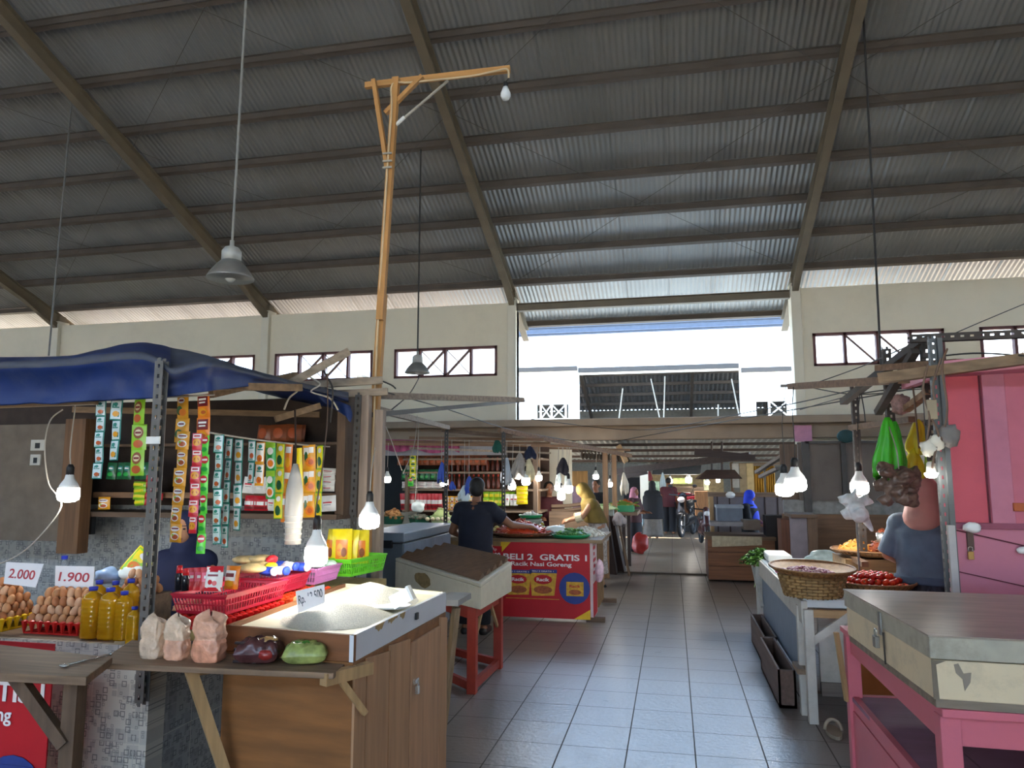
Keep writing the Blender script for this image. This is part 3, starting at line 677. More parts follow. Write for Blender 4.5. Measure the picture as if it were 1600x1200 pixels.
packs('sugar', 418, 440, 798, 24, 2, 4.66, 'white packets on the lower shelf', 'white packet on the lower shelf behind the lime strip')
packs('sugar', 500, 522, 799, 26, 1, 4.66, None, 'white packet standing at the right end of the lower shelf')
packs('sugar', 502, 522, 768, 11, 1, 4.72, 'flat white packets at the shelf end', 'flat white packet piled at the right end of the rail shelf', rows=4, lie=True)
packs('brown', 400, 470, 691, 30, 3, 4.84, 'brown cracker bags on the top shelf', 'brown cracker bag on the top shelf of the stall', rows=2)
# little notices on the grimy board
for lb, q in (('small white notice pinned to the grimy board, upper of two', (48, 687, 70, 704)), ('small white notice with dark mark pinned to the grimy board, lower of two', (47, 710, 64, 727))):
    p0, p1 = P(q[0], q[3], 4.54), P(q[2], q[1], 4.54)
    t = thing('notice', lb, 'notice', (p0.x, 4.54, p0.z)); MB().box2(p0.x, p1.x, 4.536, 4.548, p0.z, p1.z).build('paper', mat('notice_paper', 'b9b4aa', .8), t)
    MB().box2(lerp(p0.x, p1.x, .35), lerp(p0.x, p1.x, .7), 4.533, 4.536, lerp(p0.z, p1.z, .2), lerp(p0.z, p1.z, .7)).build('print', black_pl, t)

# bulbs of the stall
bulb(P(107, 772, 3.6), .058, 'lit bulb hanging left of the sachets below the tarpaulin', [P(110, 700, 3.6), P(117, 640, 3.6), P(116, 628, 3.6)], cm=cord_w, h=.075)
MB().tube(cat([P(98, 640, 3.62), P(78, 658, 3.6), P(70, 700, 3.6), P(76, 755, 3.6), P(96, 790, 3.58), P(60, 840, 3.5), P(20, 872, 3.45), P(-30, 890, 3.4)]), .004, 5).build('cable', cord_w, label='thin pale cable looping beside the bulb left of the sachets', cat='cable')
bulb(P(577, 814, 3.75), .055, 'lit bulb hanging in front of the wooden lamp pole', [P(577, 790, 3.78), P(580, 740, 3.9), P(586, 700, 4.1)], cm=cord_w, h=.07)
bulb(P(494, 868, 3.35), .056, 'lit bulb hanging low over the rice tray', [P(493, 800, 3.36), P(505, 720, 3.5), P(512, 640, 3.9), P(510, 560, 4.3)], cm=mat('brown_cord', '6b5240', .6), h=.085)

# ---------------------------------------------------------------- planks and shelf at the front
A0 = [PZ(-120, 1046, .94), PZ(135, 1058, .94), PZ(176, 1027, .94), PZ(-60, 1000, .94)]
t = thing('counter_plank', 'worn wooden counter plank with a slanted end at the lower left', 'plank', A0[0])
MB().hexa([p - V((0, 0, .03)) for p in A0], A0).build('board', midwood('x'), t, bev=.003)
b = MB(); p = PZ(70, 1062, .91); b.bar(p + V((-.16, .03, 0)), p + V((.05, .06, -.24)), .035, .045); b.bar(p + V((.06, .08, .0)), p + V((.06, .08, -.93)), .06, .05)
b.build('bracket', dkwood('z'), t)
B0 = [PZ(150, 1036, .92), PZ(521, 1052, .92), PZ(560, 1020, .92), PZ(205, 1000, .92)]
t = thing('counter_plank', 'long narrow wooden plank carrying the cracker bags and two flat packs', 'plank', B0[0])
MB().hexa([p - V((0, 0, .022)) for p in B0], B0).build('board', midwood('x'), t, bev=.003)
p = PZ(290, 1050, .895)
MB().bar(p + V((0, .03, 0)), p + V((.10, .16, -.45)), .035, .04).build('bracket_brace', litwood('z'), t); MB().bar(p + V((-.02, .05, -.015)), p + V((.12, .25, -.015)), .035, .03).build('bracket_arm', litwood('z'), t)
p = PZ(505, 1062, .895)
MB().bar(p, p + V((.10, .20, .0)), .04, .045).build('bracket_arm', litwood('z'), t); MB().bar(p + V((.04, .07, -.02)), p + V((.10, .16, -.16)), .022, .022).build('bracket_brace', litwood('z'), t)
C0 = [P(-150, 986, 3.2), P(178, 1004, 3.2), P(190, 1000, 3.6), P(-150, 975, 3.75)]; zc = C0[1].z
C0 = [V((p.x, p.y, zc)) for p in C0]
MB().hexa([p - V((0, 0, .03)) for p in C0], C0).build('egg_shelf', midwood('x'), label='dark wooden shelf board under the egg trays and oil bottles', cat='shelf', bev=.003)

# red banner hung at the far left
bn_red = mat('banner_red', 'b5121e', .55, var=.1, scale=4); bn_white = mat('banner_white', 'e9dfdc', .6); bn_yel = mat('banner_yellow', 'e2b41c', .55); bn_blue = mat('banner_blue', '2a3c82', .55); bn_gold = mat('banner_gold', 'cc9a2c', .55, var=.25, scale=30); bn_rust = mat('banner_rust', 'a0522a', .55, var=.3, scale=40)
def banner_art(t, c, w, h, xd, nd):
    """printed offer sheet centred on c; w by h"""
    xd, nd = V(xd).normalized(), V(nd).normalized(); up = V((0, 0, 1)); c = V(c)
    at = lambda u, v, o=.004: c + xd * (u - .5) * w + up * (v - .5) * h + nd * o
    def rect(u0, u1, v0, v1, m, o, name):
        MB().hexa([at(u0, v0, o - .002), at(u1, v0, o - .002), at(u1, v1, o - .002), at(u0, v1, o - .002)], [at(u0, v0, o), at(u1, v0, o), at(u1, v1, o), at(u0, v1, o)]).build(name, m, t)
    lettering('lettering', 'BELI 2  GRATIS 1', at(.5, .80), h * .078, bn_white, xd, nd, t, w=w * .94, bold=.012)
    lettering('lettering', 'Racik Nasi Goreng', at(.46, .70), h * .055, bn_white, xd, nd, t, w=w * .68, bold=.008)
    for u, v, s in ((.20, .45, 1), (.48, .455, 1.05)):
        q = [(u - .12 * s, v - .16 * s), (u + .12 * s, v - .15 * s), (u + .15 * s, v + .15 * s), (u - .14 * s, v + .15 * s)]
        MB().poly([at(a, d, .004) for a, d in q], nd * .002).build('printed_pack', bn_gold, t)
        rect(u - .14 * s, u + .15 * s, v + .13 * s, v + .175 * s, bn_blue, .008, 'printed_pack')
        lettering('lettering', 'BELI 2 GRATIS 1', at(u, v + .152 * s, .009), h * .018, bn_white, xd, nd, t, w=w * .24)
        MB().poly([at(u + .1 * s * math.cos(k * .5236), v + .05 + .06 * s * math.sin(k * .5236), .008) for k in range(12)], nd * .001).build('printed_pack', bn_red, t)
        lettering('lettering', 'Racik', at(u, v + .05, .010), h * .045, bn_white, xd, nd, t, w=w * .14, bold=.01)
        MB().poly([at(u + .1 * s * math.cos(k * .5236), v - .085 + .05 * s * math.sin(k * .5236), .008) for k in range(12)], nd * .001).build('printed_pack', bn_rust, t)
    MB().poly([at(.83 + .17 * math.cos(k * .3142), .40 + .17 * w / h * math.sin(k * .3142), .004) for k in range(20)], nd * .002).build('printed_disc', bn_blue, t)
    rect(.74, .93, .30, .50, bn_gold, .008, 'printed_pack'); rect(.74, .93, .485, .515, bn_blue, .009, 'printed_pack')
    lettering('lettering', 'Racik', at(.835, .43, .010), h * .035, bn_red, xd, nd, t, w=w * .12, bold=.01)
    MB().poly([at(.835 + .07 * math.cos(k * .5236), .35 + .035 * math.sin(k * .5236), .009) for k in range(12)], nd * .001).build('printed_pack', bn_rust, t)
    rect(.06, .66, .245, .252, bn_gold, .005, 'printed_line')
    MB().poly([at(0, .84, .003), at(0, 1, .003), at(.12, 1, .003)], nd * .002).build('corner_print', bn_yel, t)
    MB().poly([at(.82, 0, .003), at(1, 0, .003), at(1, .13, .003)], nd * .002).build('corner_print', bn_yel, t)
L1, L2 = P(82, 1052, 2.75), P(82, 1200, 2.75)
wB = .95; hB = 1.02; cB = V((P(79, 1100, 2.75).x - wB / 2, 2.75, L1.z + .12 - hB / 2))
t = thing('banner', 'red offer banner cut off by the left edge, hung below the counter plank', 'banner', (cB.x, cB.y, cB.z - hB / 2))
MB().box(cB, (wB, .006, hB)).build('sheet', bn_red, t)
banner_art(t, cB + V((.015, -.004, 0)), wB * .97, hB, (1, 0, 0), (0, -1, 0))

# ---------------------------------------------------------------- eggs, trays and price boards
def egg_tray(name, c, nx, ny, m, label, pitch=.046, h=.05):
    b = MB(); c = V(c); w, d = nx * pitch, ny * pitch
    for z in (.0, h): 
        for i in range(nx + 1): b.box((c.x - w / 2 + i * pitch, c.y, c.z + z + .004), (.006, d, .008))
        for j in range(ny + 1): b.box((c.x, c.y - d / 2 + j * pitch, c.z + z + .004), (w, .006, .008))
    for i in range(nx + 1):
        for j in range(ny + 1):
            q = V((c.x - w / 2 + i * pitch, c.y - d / 2 + j * pitch, c.z))
            b.lathe([(.004, 0), (.017, h + .012), (.014, h + .012), (.001, h + .018)], q, 6)
    return b.build(name, m, label=label, cat='egg tray')
red_pl = mat('red_tray_plastic', 'c8201c', .35, var=.05); yel_pl = mat('yellow_tray_plastic', 'e0b414', .4, var=.05)
ez = zc + .001
rt = P(88, 985, 3.32); yt = P(8, 985, 3.34)
egg_tray('egg_tray', (rt.x, 3.40, ez), 7, 5, red_pl, 'red plastic egg tray under the brown eggs priced 1.900')
egg_tray('egg_tray', (yt.x - .085, 3.40, ez), 5, 5, yel_pl, 'yellow plastic egg tray at the left edge under the eggs priced 2.000')
eggm = [mat('egg_%d' % i, c, .55, var=.08, scale=20) for i, c in enumerate(('b8784a', 'c48a5c', 'cf9f7a', 'a9683e'))]
eb = MB(); pr_ = [(.0001, -.026), (.010, -.0235), (.0175, -.016), (.0205, -.005), (.0200, .006), (.0165, .018), (.0105, .0265), (.005, .0295), (.0001, .0305)]
eb.lathe(pr_, (0, 0, 0), 12)
egg0 = eb.build('hen_egg', eggm[0], origin=(0, 0, 0), smooth=True); eggs_me = []
for k in range(4):
    me = egg0.data if k == 0 else egg0.data.copy(); me.materials.clear(); me.materials.append(eggm[k]); eggs_me.append(me)
n_egg = [0]
def egg(p, label, group):
    k = rnd.choice((0, 0, 1, 1, 2, 3)); o = egg0 if n_egg[0] == 0 else egg0.copy()
    if n_egg[0]: COL.objects.link(o)
    o.data = eggs_me[k]; o.location = p; o.rotation_euler = (R(rnd.uniform(-25, 25)), R(rnd.uniform(-25, 25)), rnd.uniform(0, 6)); n_egg[0] += 1
    tag(o, label, 'egg', group)
def egg_pile(c, nx, ny, layers, label, group, pitch=.046):
    for L in range(layers):
        for j in range(ny - L):
            for i in range(nx - (L > 2)):
                if 0 < j < ny - L - 1 and L < layers - 1 and 0 < i < nx - 1 and rnd.random() < .35 and L > 0 and j > 1: continue
                egg((c[0] - (nx - 1) / 2 * pitch + (i + (.5 if L > 2 else 0)) * pitch, c[1] - (ny - 1) / 2 * pitch + (j + L * .5) * pitch, c[2] + .068 + L * .040 + rnd.uniform(-.002, .002)), label, group)
egg_pile((rt.x, 3.40, ez), 7, 5, 4, 'brown hen egg in the pile on the red tray', 'eggs piled on the red tray')
egg_pile((yt.x - .085, 3.40, ez), 5, 5, 5, 'brown hen egg in the pile on the yellow tray at the left edge', 'eggs piled on the yellow tray')
q = P(214, 915, 3.66)
for L in range(3):
    for i in range(5 - L):
        for j in range(2): egg((q.x - .09 + i * .045 + L * .02, 3.68 + j * .045, q.z - .02 + L * .04), 'brown hen egg in the pile behind the oil bottles', 'eggs behind the oil bottles')
MB().box2(q.x - .14, q.x + .12, 3.62, 3.8, zc, q.z - .046).build('egg_box', midwood('x'), label='low wooden box carrying eggs behind the oil bottles', cat='box')
sign_w = mat('price_board_white', 'e6e2e2', .5, var=.03); sign_r = mat('price_ink_red', 'b23a42', .6); sign_k = mat('price_ink_grey', '55585e', .6)
def price(txt, q, Y, label, ink, lean=0.0, th=.42, wf=.8):
    a, b_, c2, d = [P(x, y, Y + lean * k) for (x, y), k in zip(q, (0, 0, 1, 1))]        # bottom left, bottom right, top right, top left
    t = thing('price_sign', label, 'price sign', (a + b_) / 2); n = (b_ - a).cross(d - a).normalized()
    if n.y > 0: n = -n
    MB().hexa([p + n * .0015 for p in (a, b_, c2, d)], [p - n * .0015 for p in (a, b_, c2, d)]).build('board', sign_w, t)
    cc = (a + b_ + c2 + d) / 4 + n * .002
    lettering('lettering', txt, cc, (d - a).length * th, ink, (b_ - a) + (c2 - d), n, t, w=(b_ - a).length * wf, bold=.006, ext=.0006)
price('2.000', ((6, 912), (56, 918), (68, 881), (10, 878)), 3.36, 'white price board reading 2.000 in red, on the left eggs', sign_r, .02)
price('1.900', ((86, 917), (145, 921), (148, 885), (87, 884)), 3.44, 'white price board reading 1.900 in red, beside the oil bottles', sign_r, .02)

# oil bottles
oil = mat('cooking_oil', 'dba31c', .12, trans=.45, var=.08, ior=1.4); cap_b = mat('blue_cap', '1f2f9c', .4)
def oil_bottle(px, py_, Y, h, r, label):
    p = P(px, py_, Y); t = thing('oil_bottle', label, 'bottle', p)
    pr = [(.001, 0), (r * .92, .0), (r, .01)]
    for k in range(7): z = h * (.08 + k * .09); pr += [(r, z), (r * .95, z + h * .03), (r, z + h * .06)]
    pr += [(r * .98, h * .76), (r * .80, h * .84), (r * .36, h * .90), (r * .36, h * .95), (.001, h * .95)]
    q = MB().lathe(pr, p, 24, sy=.85)
    for v in q.v:                                      # squarish bottle
        dx, dy = v.x - p.x, v.y - p.y; L = math.hypot(dx, dy)
        if L > r * .6: c, s = abs(dx / L), abs(dy / L); f = min(1.16, (c ** 5 + s ** 5) ** -.2); v.x, v.y = p.x + dx * f, p.y + dy * f
    q.build('bottle_body', oil, t, smooth=True)
    MB().lathe([(.001, h * .925), (r * .44, h * .925), (r * .46, h * 1.0), (.001, h * 1.005)], p, 14).build('cap', cap_b, t, smooth=True)
for a in ((141, 996, 3.24, .245, .046, 'cooking oil bottle with blue cap, nearest to the eggs'), (168, 998, 3.25, .245, .046, 'cooking oil bottle with blue cap, middle of the front row'), (190, 1000, 3.27, .235, .040, 'cooking oil bottle with blue cap, right in the front row'),
          (150, 990, 3.40, .27, .040, 'cooking oil bottle behind the bottle nearest the eggs'), (176, 991, 3.42, .27, .040, 'cooking oil bottle in the back row left of the tall one'), (200, 991, 3.42, .28, .040, 'tallest cooking oil bottle at the back right of the row'),
          (207, 1012, 3.16, .19, .032, 'short cooking oil bottle standing against the slotted post')): oil_bottle(*a)
p = P(97, 925, 3.75); t = thing('water_bottle', 'clear plastic bottle with blue cap behind the price boards', 'bottle', (p.x, p.y, zc)); hh = P(97, 868, 3.75).z - zc
MB().lathe([(.001, 0), (.036, 0), (.036, hh * .7), (.015, hh * .9), (.015, hh * .95), (.001, hh * .95)], (p.x, p.y, zc), 14).build('bottle_body', mat('clear_bottle', 'a9b4c0', .15, trans=.7), t, smooth=True)
MB().lathe([(.001, hh * .94), (.018, hh * .94), (.018, hh), (.001, hh)], (p.x, p.y, zc), 12).build('cap', cap_b, t)
clear = mat('clear_bag_plastic', 'c4cdd6', .2, trans=.35, var=.1, alpha=.75)
wrinkle_bag('plastic_bag', P(168, 912, 3.7), (.075, .06, .045), mat('blue_bag_plastic', '9db8de', .3, var=.2, scale=14), 'bluish clear plastic bag lying behind the oil bottles', 'bag', 2, knot=False)
wrinkle_bag('plastic_bag', P(208, 912, 3.72), (.085, .05, .055), mat('white_bag_plastic', 'dfe9e6', .35, var=.06), 'white plastic bag lying left of the slotted post', 'bag', 3, knot=False)
o = pack_mesh(.13, .16, None, DES['lime'][1], .02).build('snack_packet', [c_[k] for k in ('yellow', 'lime', 'green', 'orange', 'white')], origin=(0, 0, 0), smooth=True, label='yellow and green packet leaning behind the slotted post', cat='packet')
o.location = P(233, 862, 3.75); o.rotation_euler = (R(-15), R(35), R(10))

# cracker bags
ck = [mat('cracker_a', 'cdb39b', .25, var=.22, scale=26, bump=1.0), mat('cracker_b', 'd2a086', .25, var=.24, scale=26, bump=1.0), mat('cracker_c', 'd09276', .25, var=.26, scale=26, bump=1.0)]
def sack(b, p, w, d, h, seed, pinch=.0):
    """squarish crumpled bag standing on p"""
    from mathutils import noise
    def fn(u, v):
        a = 2 * math.pi * u; ca, sa = math.cos(a), math.sin(a); e = .55
        r = 1.0 - .10 * abs(v - .25) - pinch * math.exp(-((v - .47) / .07) ** 2) + .05 * noise.noise(V((v * 9, seed, 0)))
        if v < .06: r *= .80 + .2 * v / .06
        if v > .86: r *= max(.02, 1 - ((v - .86) / .14) ** 2 * .9)
        x, y = math.copysign(abs(ca) ** e, ca) * w / 2 * r, math.copysign(abs(sa) ** e, sa) * d / 2 * r
        k = noise.noise(V((ca * 2.2 + seed, sa * 2.2, v * 5))) * .20 + noise.noise(V((ca * 5 + seed, sa * 5, v * 11))) * .11
        return V((x * (1 + k), y * (1 + k), v * h * (1 + (.10 * math.sin(a * 2 + seed) + .06 * math.sin(a * 5 + seed)) * max(0, v - .6) * 2))) + p
    b.grid(fn, 36, 22, True); return b
def two_bag(px, py_, Y, w, h, m1, m2, label, seed):
    p = P(px, py_, Y); p.z = .921; b = sack(MB(), p, w * 1.06, w * .72, h * 1.08, seed, .05); n = len(b.f)
    b.m = [0 if (i // 36) < 10 else 1 for i in range(n)]
    b.build('cracker_bag', [m1, m2], label=label, cat='bag', smooth=True)
two_bag(237, 1026, 2.68, .085, .15, ck[0], ck[0], 'clear bag of pale crackers, left of the three bags on the plank', 4)
two_bag(275, 1030, 2.68, .088, .15, ck[1], ck[0], 'clear bag with pale crackers over pink ones, middle of the three', 5)
two_bag(326, 1030, 2.68, .115, .165, ck[2], ck[1], 'largest clear bag of pink crackers beside the rice tray', 6)
# flat packs on the plank
def flat_pack(px, py_, w, d, h, m, label, seed, rz=.2, extra=None):
    """flat sealed pack lying down: crimped edges, bulging lumpy middle"""
    from mathutils import noise
    p = PZ(px, py_, .921); t = thing('spice_pack', label, 'pack', p); b = MB(); rm = M.Rotation(rz, 3, 'Z')
    def fn(s_):
        def g_(u, v):
            x, y = u * 2 - 1, v * 2 - 1; e = max(0, (1 - x ** 4)) ** .5 * max(0, (1 - y ** 4)) ** .5
            k = noise.noise(V((x * 2.5 + seed, y * 2.5, s_))) * .35 + noise.noise(V((x * 7 + seed, y * 7, s_))) * .18
            return rm @ V((x * w / 2, y * d / 2, max(.001, h * (.42 + s_ * .5 * e * (1 + k)) if s_ > 0 else h * .42 * (1 - e)))) + p
        return g_
    b.grid(fn(1), 22, 18); b.grid(fn(-1), 22, 18)
    b.build('contents', m, t, smooth=True)
    if extra: extra(t, p, rm)
glossdk = mat('dark_beans', '4a2b2c', .18, var=.5, scale=26, bump=.3); glossgr = mat('green_beans', '8f9a5a', .18, var=.4, scale=26, bump=.3)
def ex1(t, p, rm):
    b = MB()
    for k in range(4): b.tube([rm @ V((-.09, -.03 + .004 * k, .012 + .022 * k)) + p, rm @ V((.0, -.045 + .004 * k, .012 + .022 * k)) + p], .006, 6)
    b.build('dark_stick', mat('dark_sticks', '2d2426', .3), t)
    b = MB(); blob(b, rm @ V((.03, .0, .085)) + p, (.04, .035, .012), 9, .1, 14, 8); b.build('label_patch', mat('tan_contents', 'b58f5c', .25, var=.3, scale=40), t, smooth=True)
    b = MB(); blob(b, rm @ V((.035, -.045, .04)) + p, (.035, .022, .022), 9, .1, 14, 8); b.build('red_contents', mat('red_contents', '8e2a26', .25, var=.3, scale=40), t, smooth=True)
flat_pack(405, 1035, .17, .12, .10, glossdk, 'shiny flat pack of dark red and brown spices on the plank', 7, .25, ex1)
def ex2(t, p, rm):
    b = MB(); blob(b, rm @ V((-.005, .01, .072)) + p, (.05, .035, .010), 9, .1, 14, 8); b.build('green_contents', mat('green_contents', '4f8a3a', .2, var=.4, scale=40), t, smooth=True)
flat_pack(478, 1035, .17, .13, .085, glossgr, 'shiny flat pack of pale green beans on the plank', 8, .35, ex2)
# ladle-like metal rod on the plank
b = MB(); p0, p1 = PZ(100, 1040, .946), PZ(173, 1022, .946); b.tube([p0, p1], .004, 6); b.ball(p1, .007, 8, 6); blob(b, p0, (.02, .012, .006), 1, .05, 10, 6)
b.build('metal_spoon', mat('bright_steel', 'b9b9b6', .25, metal=.8), label='thin bright metal spoon lying on the worn counter plank', cat='spoon', smooth=True)

# ---------------------------------------------------------------- rice counter
cq = [PZ(352, 977, 1.03), PZ(553, 993, 1.03), PZ(697, 925, 1.03), PZ(538, 911, 1.03)]
zz = lambda p, z: V((p.x, p.y, z))
rc = thing('rice_cabinet', 'brown wooden cabinet with latched side door below the rice tray', 'cabinet', (-1.47, 3.2, 0))
MB().hexa([zz(p, 0) for p in cq], [zz(p, .928) for p in cq]).build('body', wood('cabinet_front_wood', '7e5128', 'x', var=.22, fine=.7), rc, bev=.004)
out = V((.006, 0, 0)); fr, bk = cq[1], cq[2]
def sidep(t, z): p = fr.lerp(bk, t); return V((p.x, p.y, z))
for t0, t1, nm in ((.0, .09, 'stile'), (.10, .30, 'side_plank'), (.31, .52, 'side_plank'), (.90, 1.0, 'stile')):
    q = [sidep(t0, .02), sidep(t1, .02), sidep(t1, .90), sidep(t0, .92)]
    MB().hexa(q, [p + out * 1.6 for p in q]).build(nm, wood('cabinet_side_wood', 'a57d5b', 'z', var=.15), rc)
q = [sidep(.53, .03), sidep(.89, .03), sidep(.89, .88), sidep(.53, .88)]
dr = MB().hexa(q, [p + out * 2.2 for p in q]).build('door', wood('cabinet_door_wood', 'a87f5e', 'z', var=.18), rc, bev=.003)
hp = sidep(.57, .70) + out * 3
b = MB(); b.box(hp, (.012, .05, .02)); b.box(hp + V((.012, -.01, -.035)), (.014, .022, .035)); b.tube([hp + V((.014, -.02, -.02)), hp + V((.016, -.01, .005)), hp + V((.014, .0, -.02))], .003, 6)
b.build('latch', mat('latch_steel', 'c4c2bc', .25, metal=.8), dr)
tr_w = mat('tray_white_laminate', 'c9cbd0', .4, var=.03); tr_in = mat('tray_cream_base', 'ddd6bb', .5, var=.05)
tr = thing('rice_tray', 'shallow wooden tray with a peeling white side, heaped with rice', 'tray', (-1.47, 3.2, .95))
cc_ = sum(cq, V()) / 4; ci = [p.lerp(cc_, .015) for p in cq]; MB().hexa([zz(p, .932) for p in ci], [zz(p, 1.012) for p in ci]).build('tray_floor', tr_in, tr)
tb = .018
for i, m in ((0, wood('tray_front_wood', '74492a', 'x', var=.2)), (1, tr_w), (2, tr_in), (3, wood('tray_front_wood', '74492a', 'y', var=.2))):
    a, c = cq[i], cq[(i + 1) % 4]; inn = V((0, 0, 1)).cross(c - a).normalized() * tb
    MB().hexa([zz(a, .93), zz(c, .93), zz(c, .93) + inn, zz(a, .93) + inn], [zz(a, 1.03), zz(c, 1.03), zz(c, 1.03) + inn, zz(a, 1.03) + inn]).build('side_wall', m, tr)
peel = mat('peeled_ply', '9a8258', .8, var=.25, scale=30)
for t0, n in ((.18, 6), (.30, 7), (.42, 4)):
    pts = [sidep(t0, 1.029)] + [sidep(t0 + .014 * k, 1.026 - rnd.uniform(.004, .026)) for k in range(n)] + [sidep(t0 + .014 * n, 1.029)]
    MB().poly([p + V((.001, 0, 0)) for p in pts], (.0015, 0, 0)).build('peeled_patch', peel, tr)
MB().box(sidep(.60, .985) + V((.005, 0, 0)), (.01, .03, .03)).build('staple', black_pl, tr)
def heap(cx, cy, rx, ry, h, seed):
    from mathutils import noise
    b = MB()
    def fn(u, v):
        t = v; a = 2 * math.pi * u; r = 1 - t
        return V((cx + rx * r * math.cos(a), cy + ry * r * math.sin(a), 1.013 + h * (1 - r ** 1.25) + .006 * noise.noise(V((r * 4 * math.cos(a), r * 4 * math.sin(a), seed))) * r))
    b.grid(fn, 40, 14, True); return b
ricem = mat('rice_grains', 'ded8c6', .55, var=.16, scale=160, bump=.9)
b = heap(-1.47, 3.14, .25, .26, .075, 1); q = heap(-1.50, 3.56, .24, .27, .10, 4); b.add(q.v, q.f)
b.build('rice', ricem, kind='stuff', label='heap of loose white rice in the shallow tray', cat='rice', smooth=True)
price('Rp. 12.500', ((466, 958), (507, 942), (507, 913), (462, 924)), 3.06, 'white price card reading Rp. 12.500 stuck in the rice heap', sign_k, .03, .40, .90)
sc = PZ(628, 938, 1.07); t = thing('measuring_scoop', 'bright square metal scoop lying on the rice tray', 'scoop', sc)
b = MB(); mm = M.Rotation(R(-28), 3, 'Y') @ M.Rotation(R(10), 3, 'Z')
for c, d in (((0, 0, -.03), (.09, .07, .003)), ((0, -.035, 0), (.09, .003, .06)), ((0, .035, 0), (.09, .003, .06)), ((-.045, 0, 0), (.003, .07, .06))):
    q = MB().box(c, d); b.add([mm @ v + sc + V((0, 0, .012)) for v in q.v], q.f)
b.build('pan', mat('bright_steel', 'b9b9b6', .25, metal=.8), t)
q = MB().box((.047, 0, .002), (.012, .074, .068)); MB().add([mm @ v + sc + V((0, 0, .012)) for v in q.v], q.f).build('rim', mat('dull_steel', '8f8f8c', .35, metal=.7), t)
MB().lathe([(.001, 0), (.085, .0), (.095, .01), (.088, .006), (.001, .004)], PZ(612, 948, 1.03), 20).build('plate', white_pl, label='white plate half buried in rice under the metal scoop', cat='plate', smooth=True)

# baskets along the left of the rice tray
ZB = 1.04
def bq(*pp): return [PZ(x, y, ZB) for x, y in pp]
redb = mat('red_basket_plastic', 'a3172f', .35, var=.08); redb2 = mat('red_basket_plastic_b', 'b82a44', .35, var=.08); purb = mat('mauve_basket_plastic', 'c77fb8', .4, var=.06); grnb = mat('green_basket_plastic', '6ccf2e', .4, var=.06)
f1 = PZ(352, 961, ZB); f2 = PZ(417, 934, ZB)
basket('basket', 'dark red slatted basket of sauces and red packets', [f1 + V((-.235, .0, 0)), f1, V((f1.x + .01, f2.y, 0)), V((f1.x - .225, f2.y, 0))], ZB, .085, redb)
g1, g2 = PZ(421, 932, ZB), PZ(481, 917, ZB)
basket('basket', 'dark red slatted basket of noodle packs and blue packets, behind the sauce basket', [g1 + V((-.27, .05, 0)), g1 + V((0, .05, 0)), V((g1.x + .01, g2.y, 0)), V((g1.x - .26, g2.y, 0))], ZB, .08, redb2)
h1, h2 = PZ(483, 916, ZB), PZ(515, 906, ZB)
basket('basket', 'mauve slatted basket beside the low bulb', [h1 + V((-.24, .06, 0)), h1 + V((0, .06, 0)), V((h1.x + .01, h2.y + .05, 0)), V((h1.x - .23, h2.y + .05, 0))], ZB, .085, purb)
k1 = PZ(549, 901, ZB)
basket('basket', 'bright green slatted basket of yellow oil pouches', [k1 + V((-.13, 0, 0)), k1, k1 + V((.06, .34, 0)), k1 + V((-.08, .36, 0))], ZB, .10, grnb, n=(10, 18))
egg_tray('egg_tray', (f1.x - .10, f1.y + .20, ZB - .065), 6, 9, red_pl, 'red plastic egg tray under the dark red baskets', h=.045)
egg_tray('egg_tray', (f1.x - .10, f1.y + .70, ZB - .065), 6, 9, mat('orange_tray_plastic', 'c8401c', .35), 'orange red egg tray holding eggs under the rear red basket', h=.045)
for i in range(6):
    egg((f1.x + .055, f1.y + .52 + i * .052, ZB - .022), 'brown hen egg at the edge of the tray under the red baskets', 'eggs under the red baskets')
t = MB(); t.box2(f1.x - .40, f1.x + .06, f1.y - .02, k1.y + .45, ZB - .11, ZB - .068)
bsh = t.build('basket_shelf', wood('basket_shelf_wood', 'a08a55', 'y', var=.2), label='straw coloured wooden shelf carrying the row of baskets', cat='shelf')
for x, y in ((f1.x - .36, k1.y + .2), (f1.x - .02, k1.y + .2)): MB().box2(x, x + .06, y, y + .06, 0, ZB - .11).build('leg', dkwood('z'), bsh)
# contents of the baskets
def sauce(px, py_, Y, h, label):
    p = P(px, py_, Y); t = thing('sauce_bottle', label, 'bottle', p)
    MB().lathe([(.001, 0), (.016, 0), (.017, h * .6), (.008, h * .78), (.008, h * .82), (.001, h * .82)], p, 12).build('bottle_body', mat('soy_sauce', '14161c', .15), t, smooth=True)
    MB().lathe([(.001, h * .7), (.014, h * .7), (.011, h), (.001, h)], p, 10).build('cap', mat('sauce_red', 'c41c24', .4), t, smooth=True)
sauce(279, 922, 2.93, .105, 'dark soy sauce bottle with red cap, left in the sauce basket'); sauce(289, 923, 2.91, .095, 'dark soy sauce bottle leaning beside the red packets')
def standing(des, px, py_, Y, w, h, label, rz=0, rx=-8, group=None, bulge=.02):
    cols, marks = DES[des]; o = pack_mesh(w, h, None, marks, bulge).build('food_packet', [c_[k] for k in cols], origin=(0, 0, 0), smooth=True, label=label, cat='packet', group=group)
    p = P(px, py_, Y); o.location = (p.x, p.y, p.z + h * math.cos(R(rx))); o.rotation_euler = (R(rx), 0, R(rz)); return o
DES['sauce'] = (['white', 'red', 'red', 'red', 'maroon'], [('r', 0, .1, .5, .12, 1), ('r', 0, .9, .5, .08, 1), ('r', 0, .35, .3, .04, 4), ('o', -.12, .62, .13, .1, 2), ('o', .14, .66, .13, .1, 2)])
DES['sauceor'] = (['orange', 'white', 'maroon', 'gold', 'brown'], [('r', 0, .42, .36, .22, 1), ('r', 0, .4, .28, .08, 2), ('o', 0, .76, .3, .14, 3)])
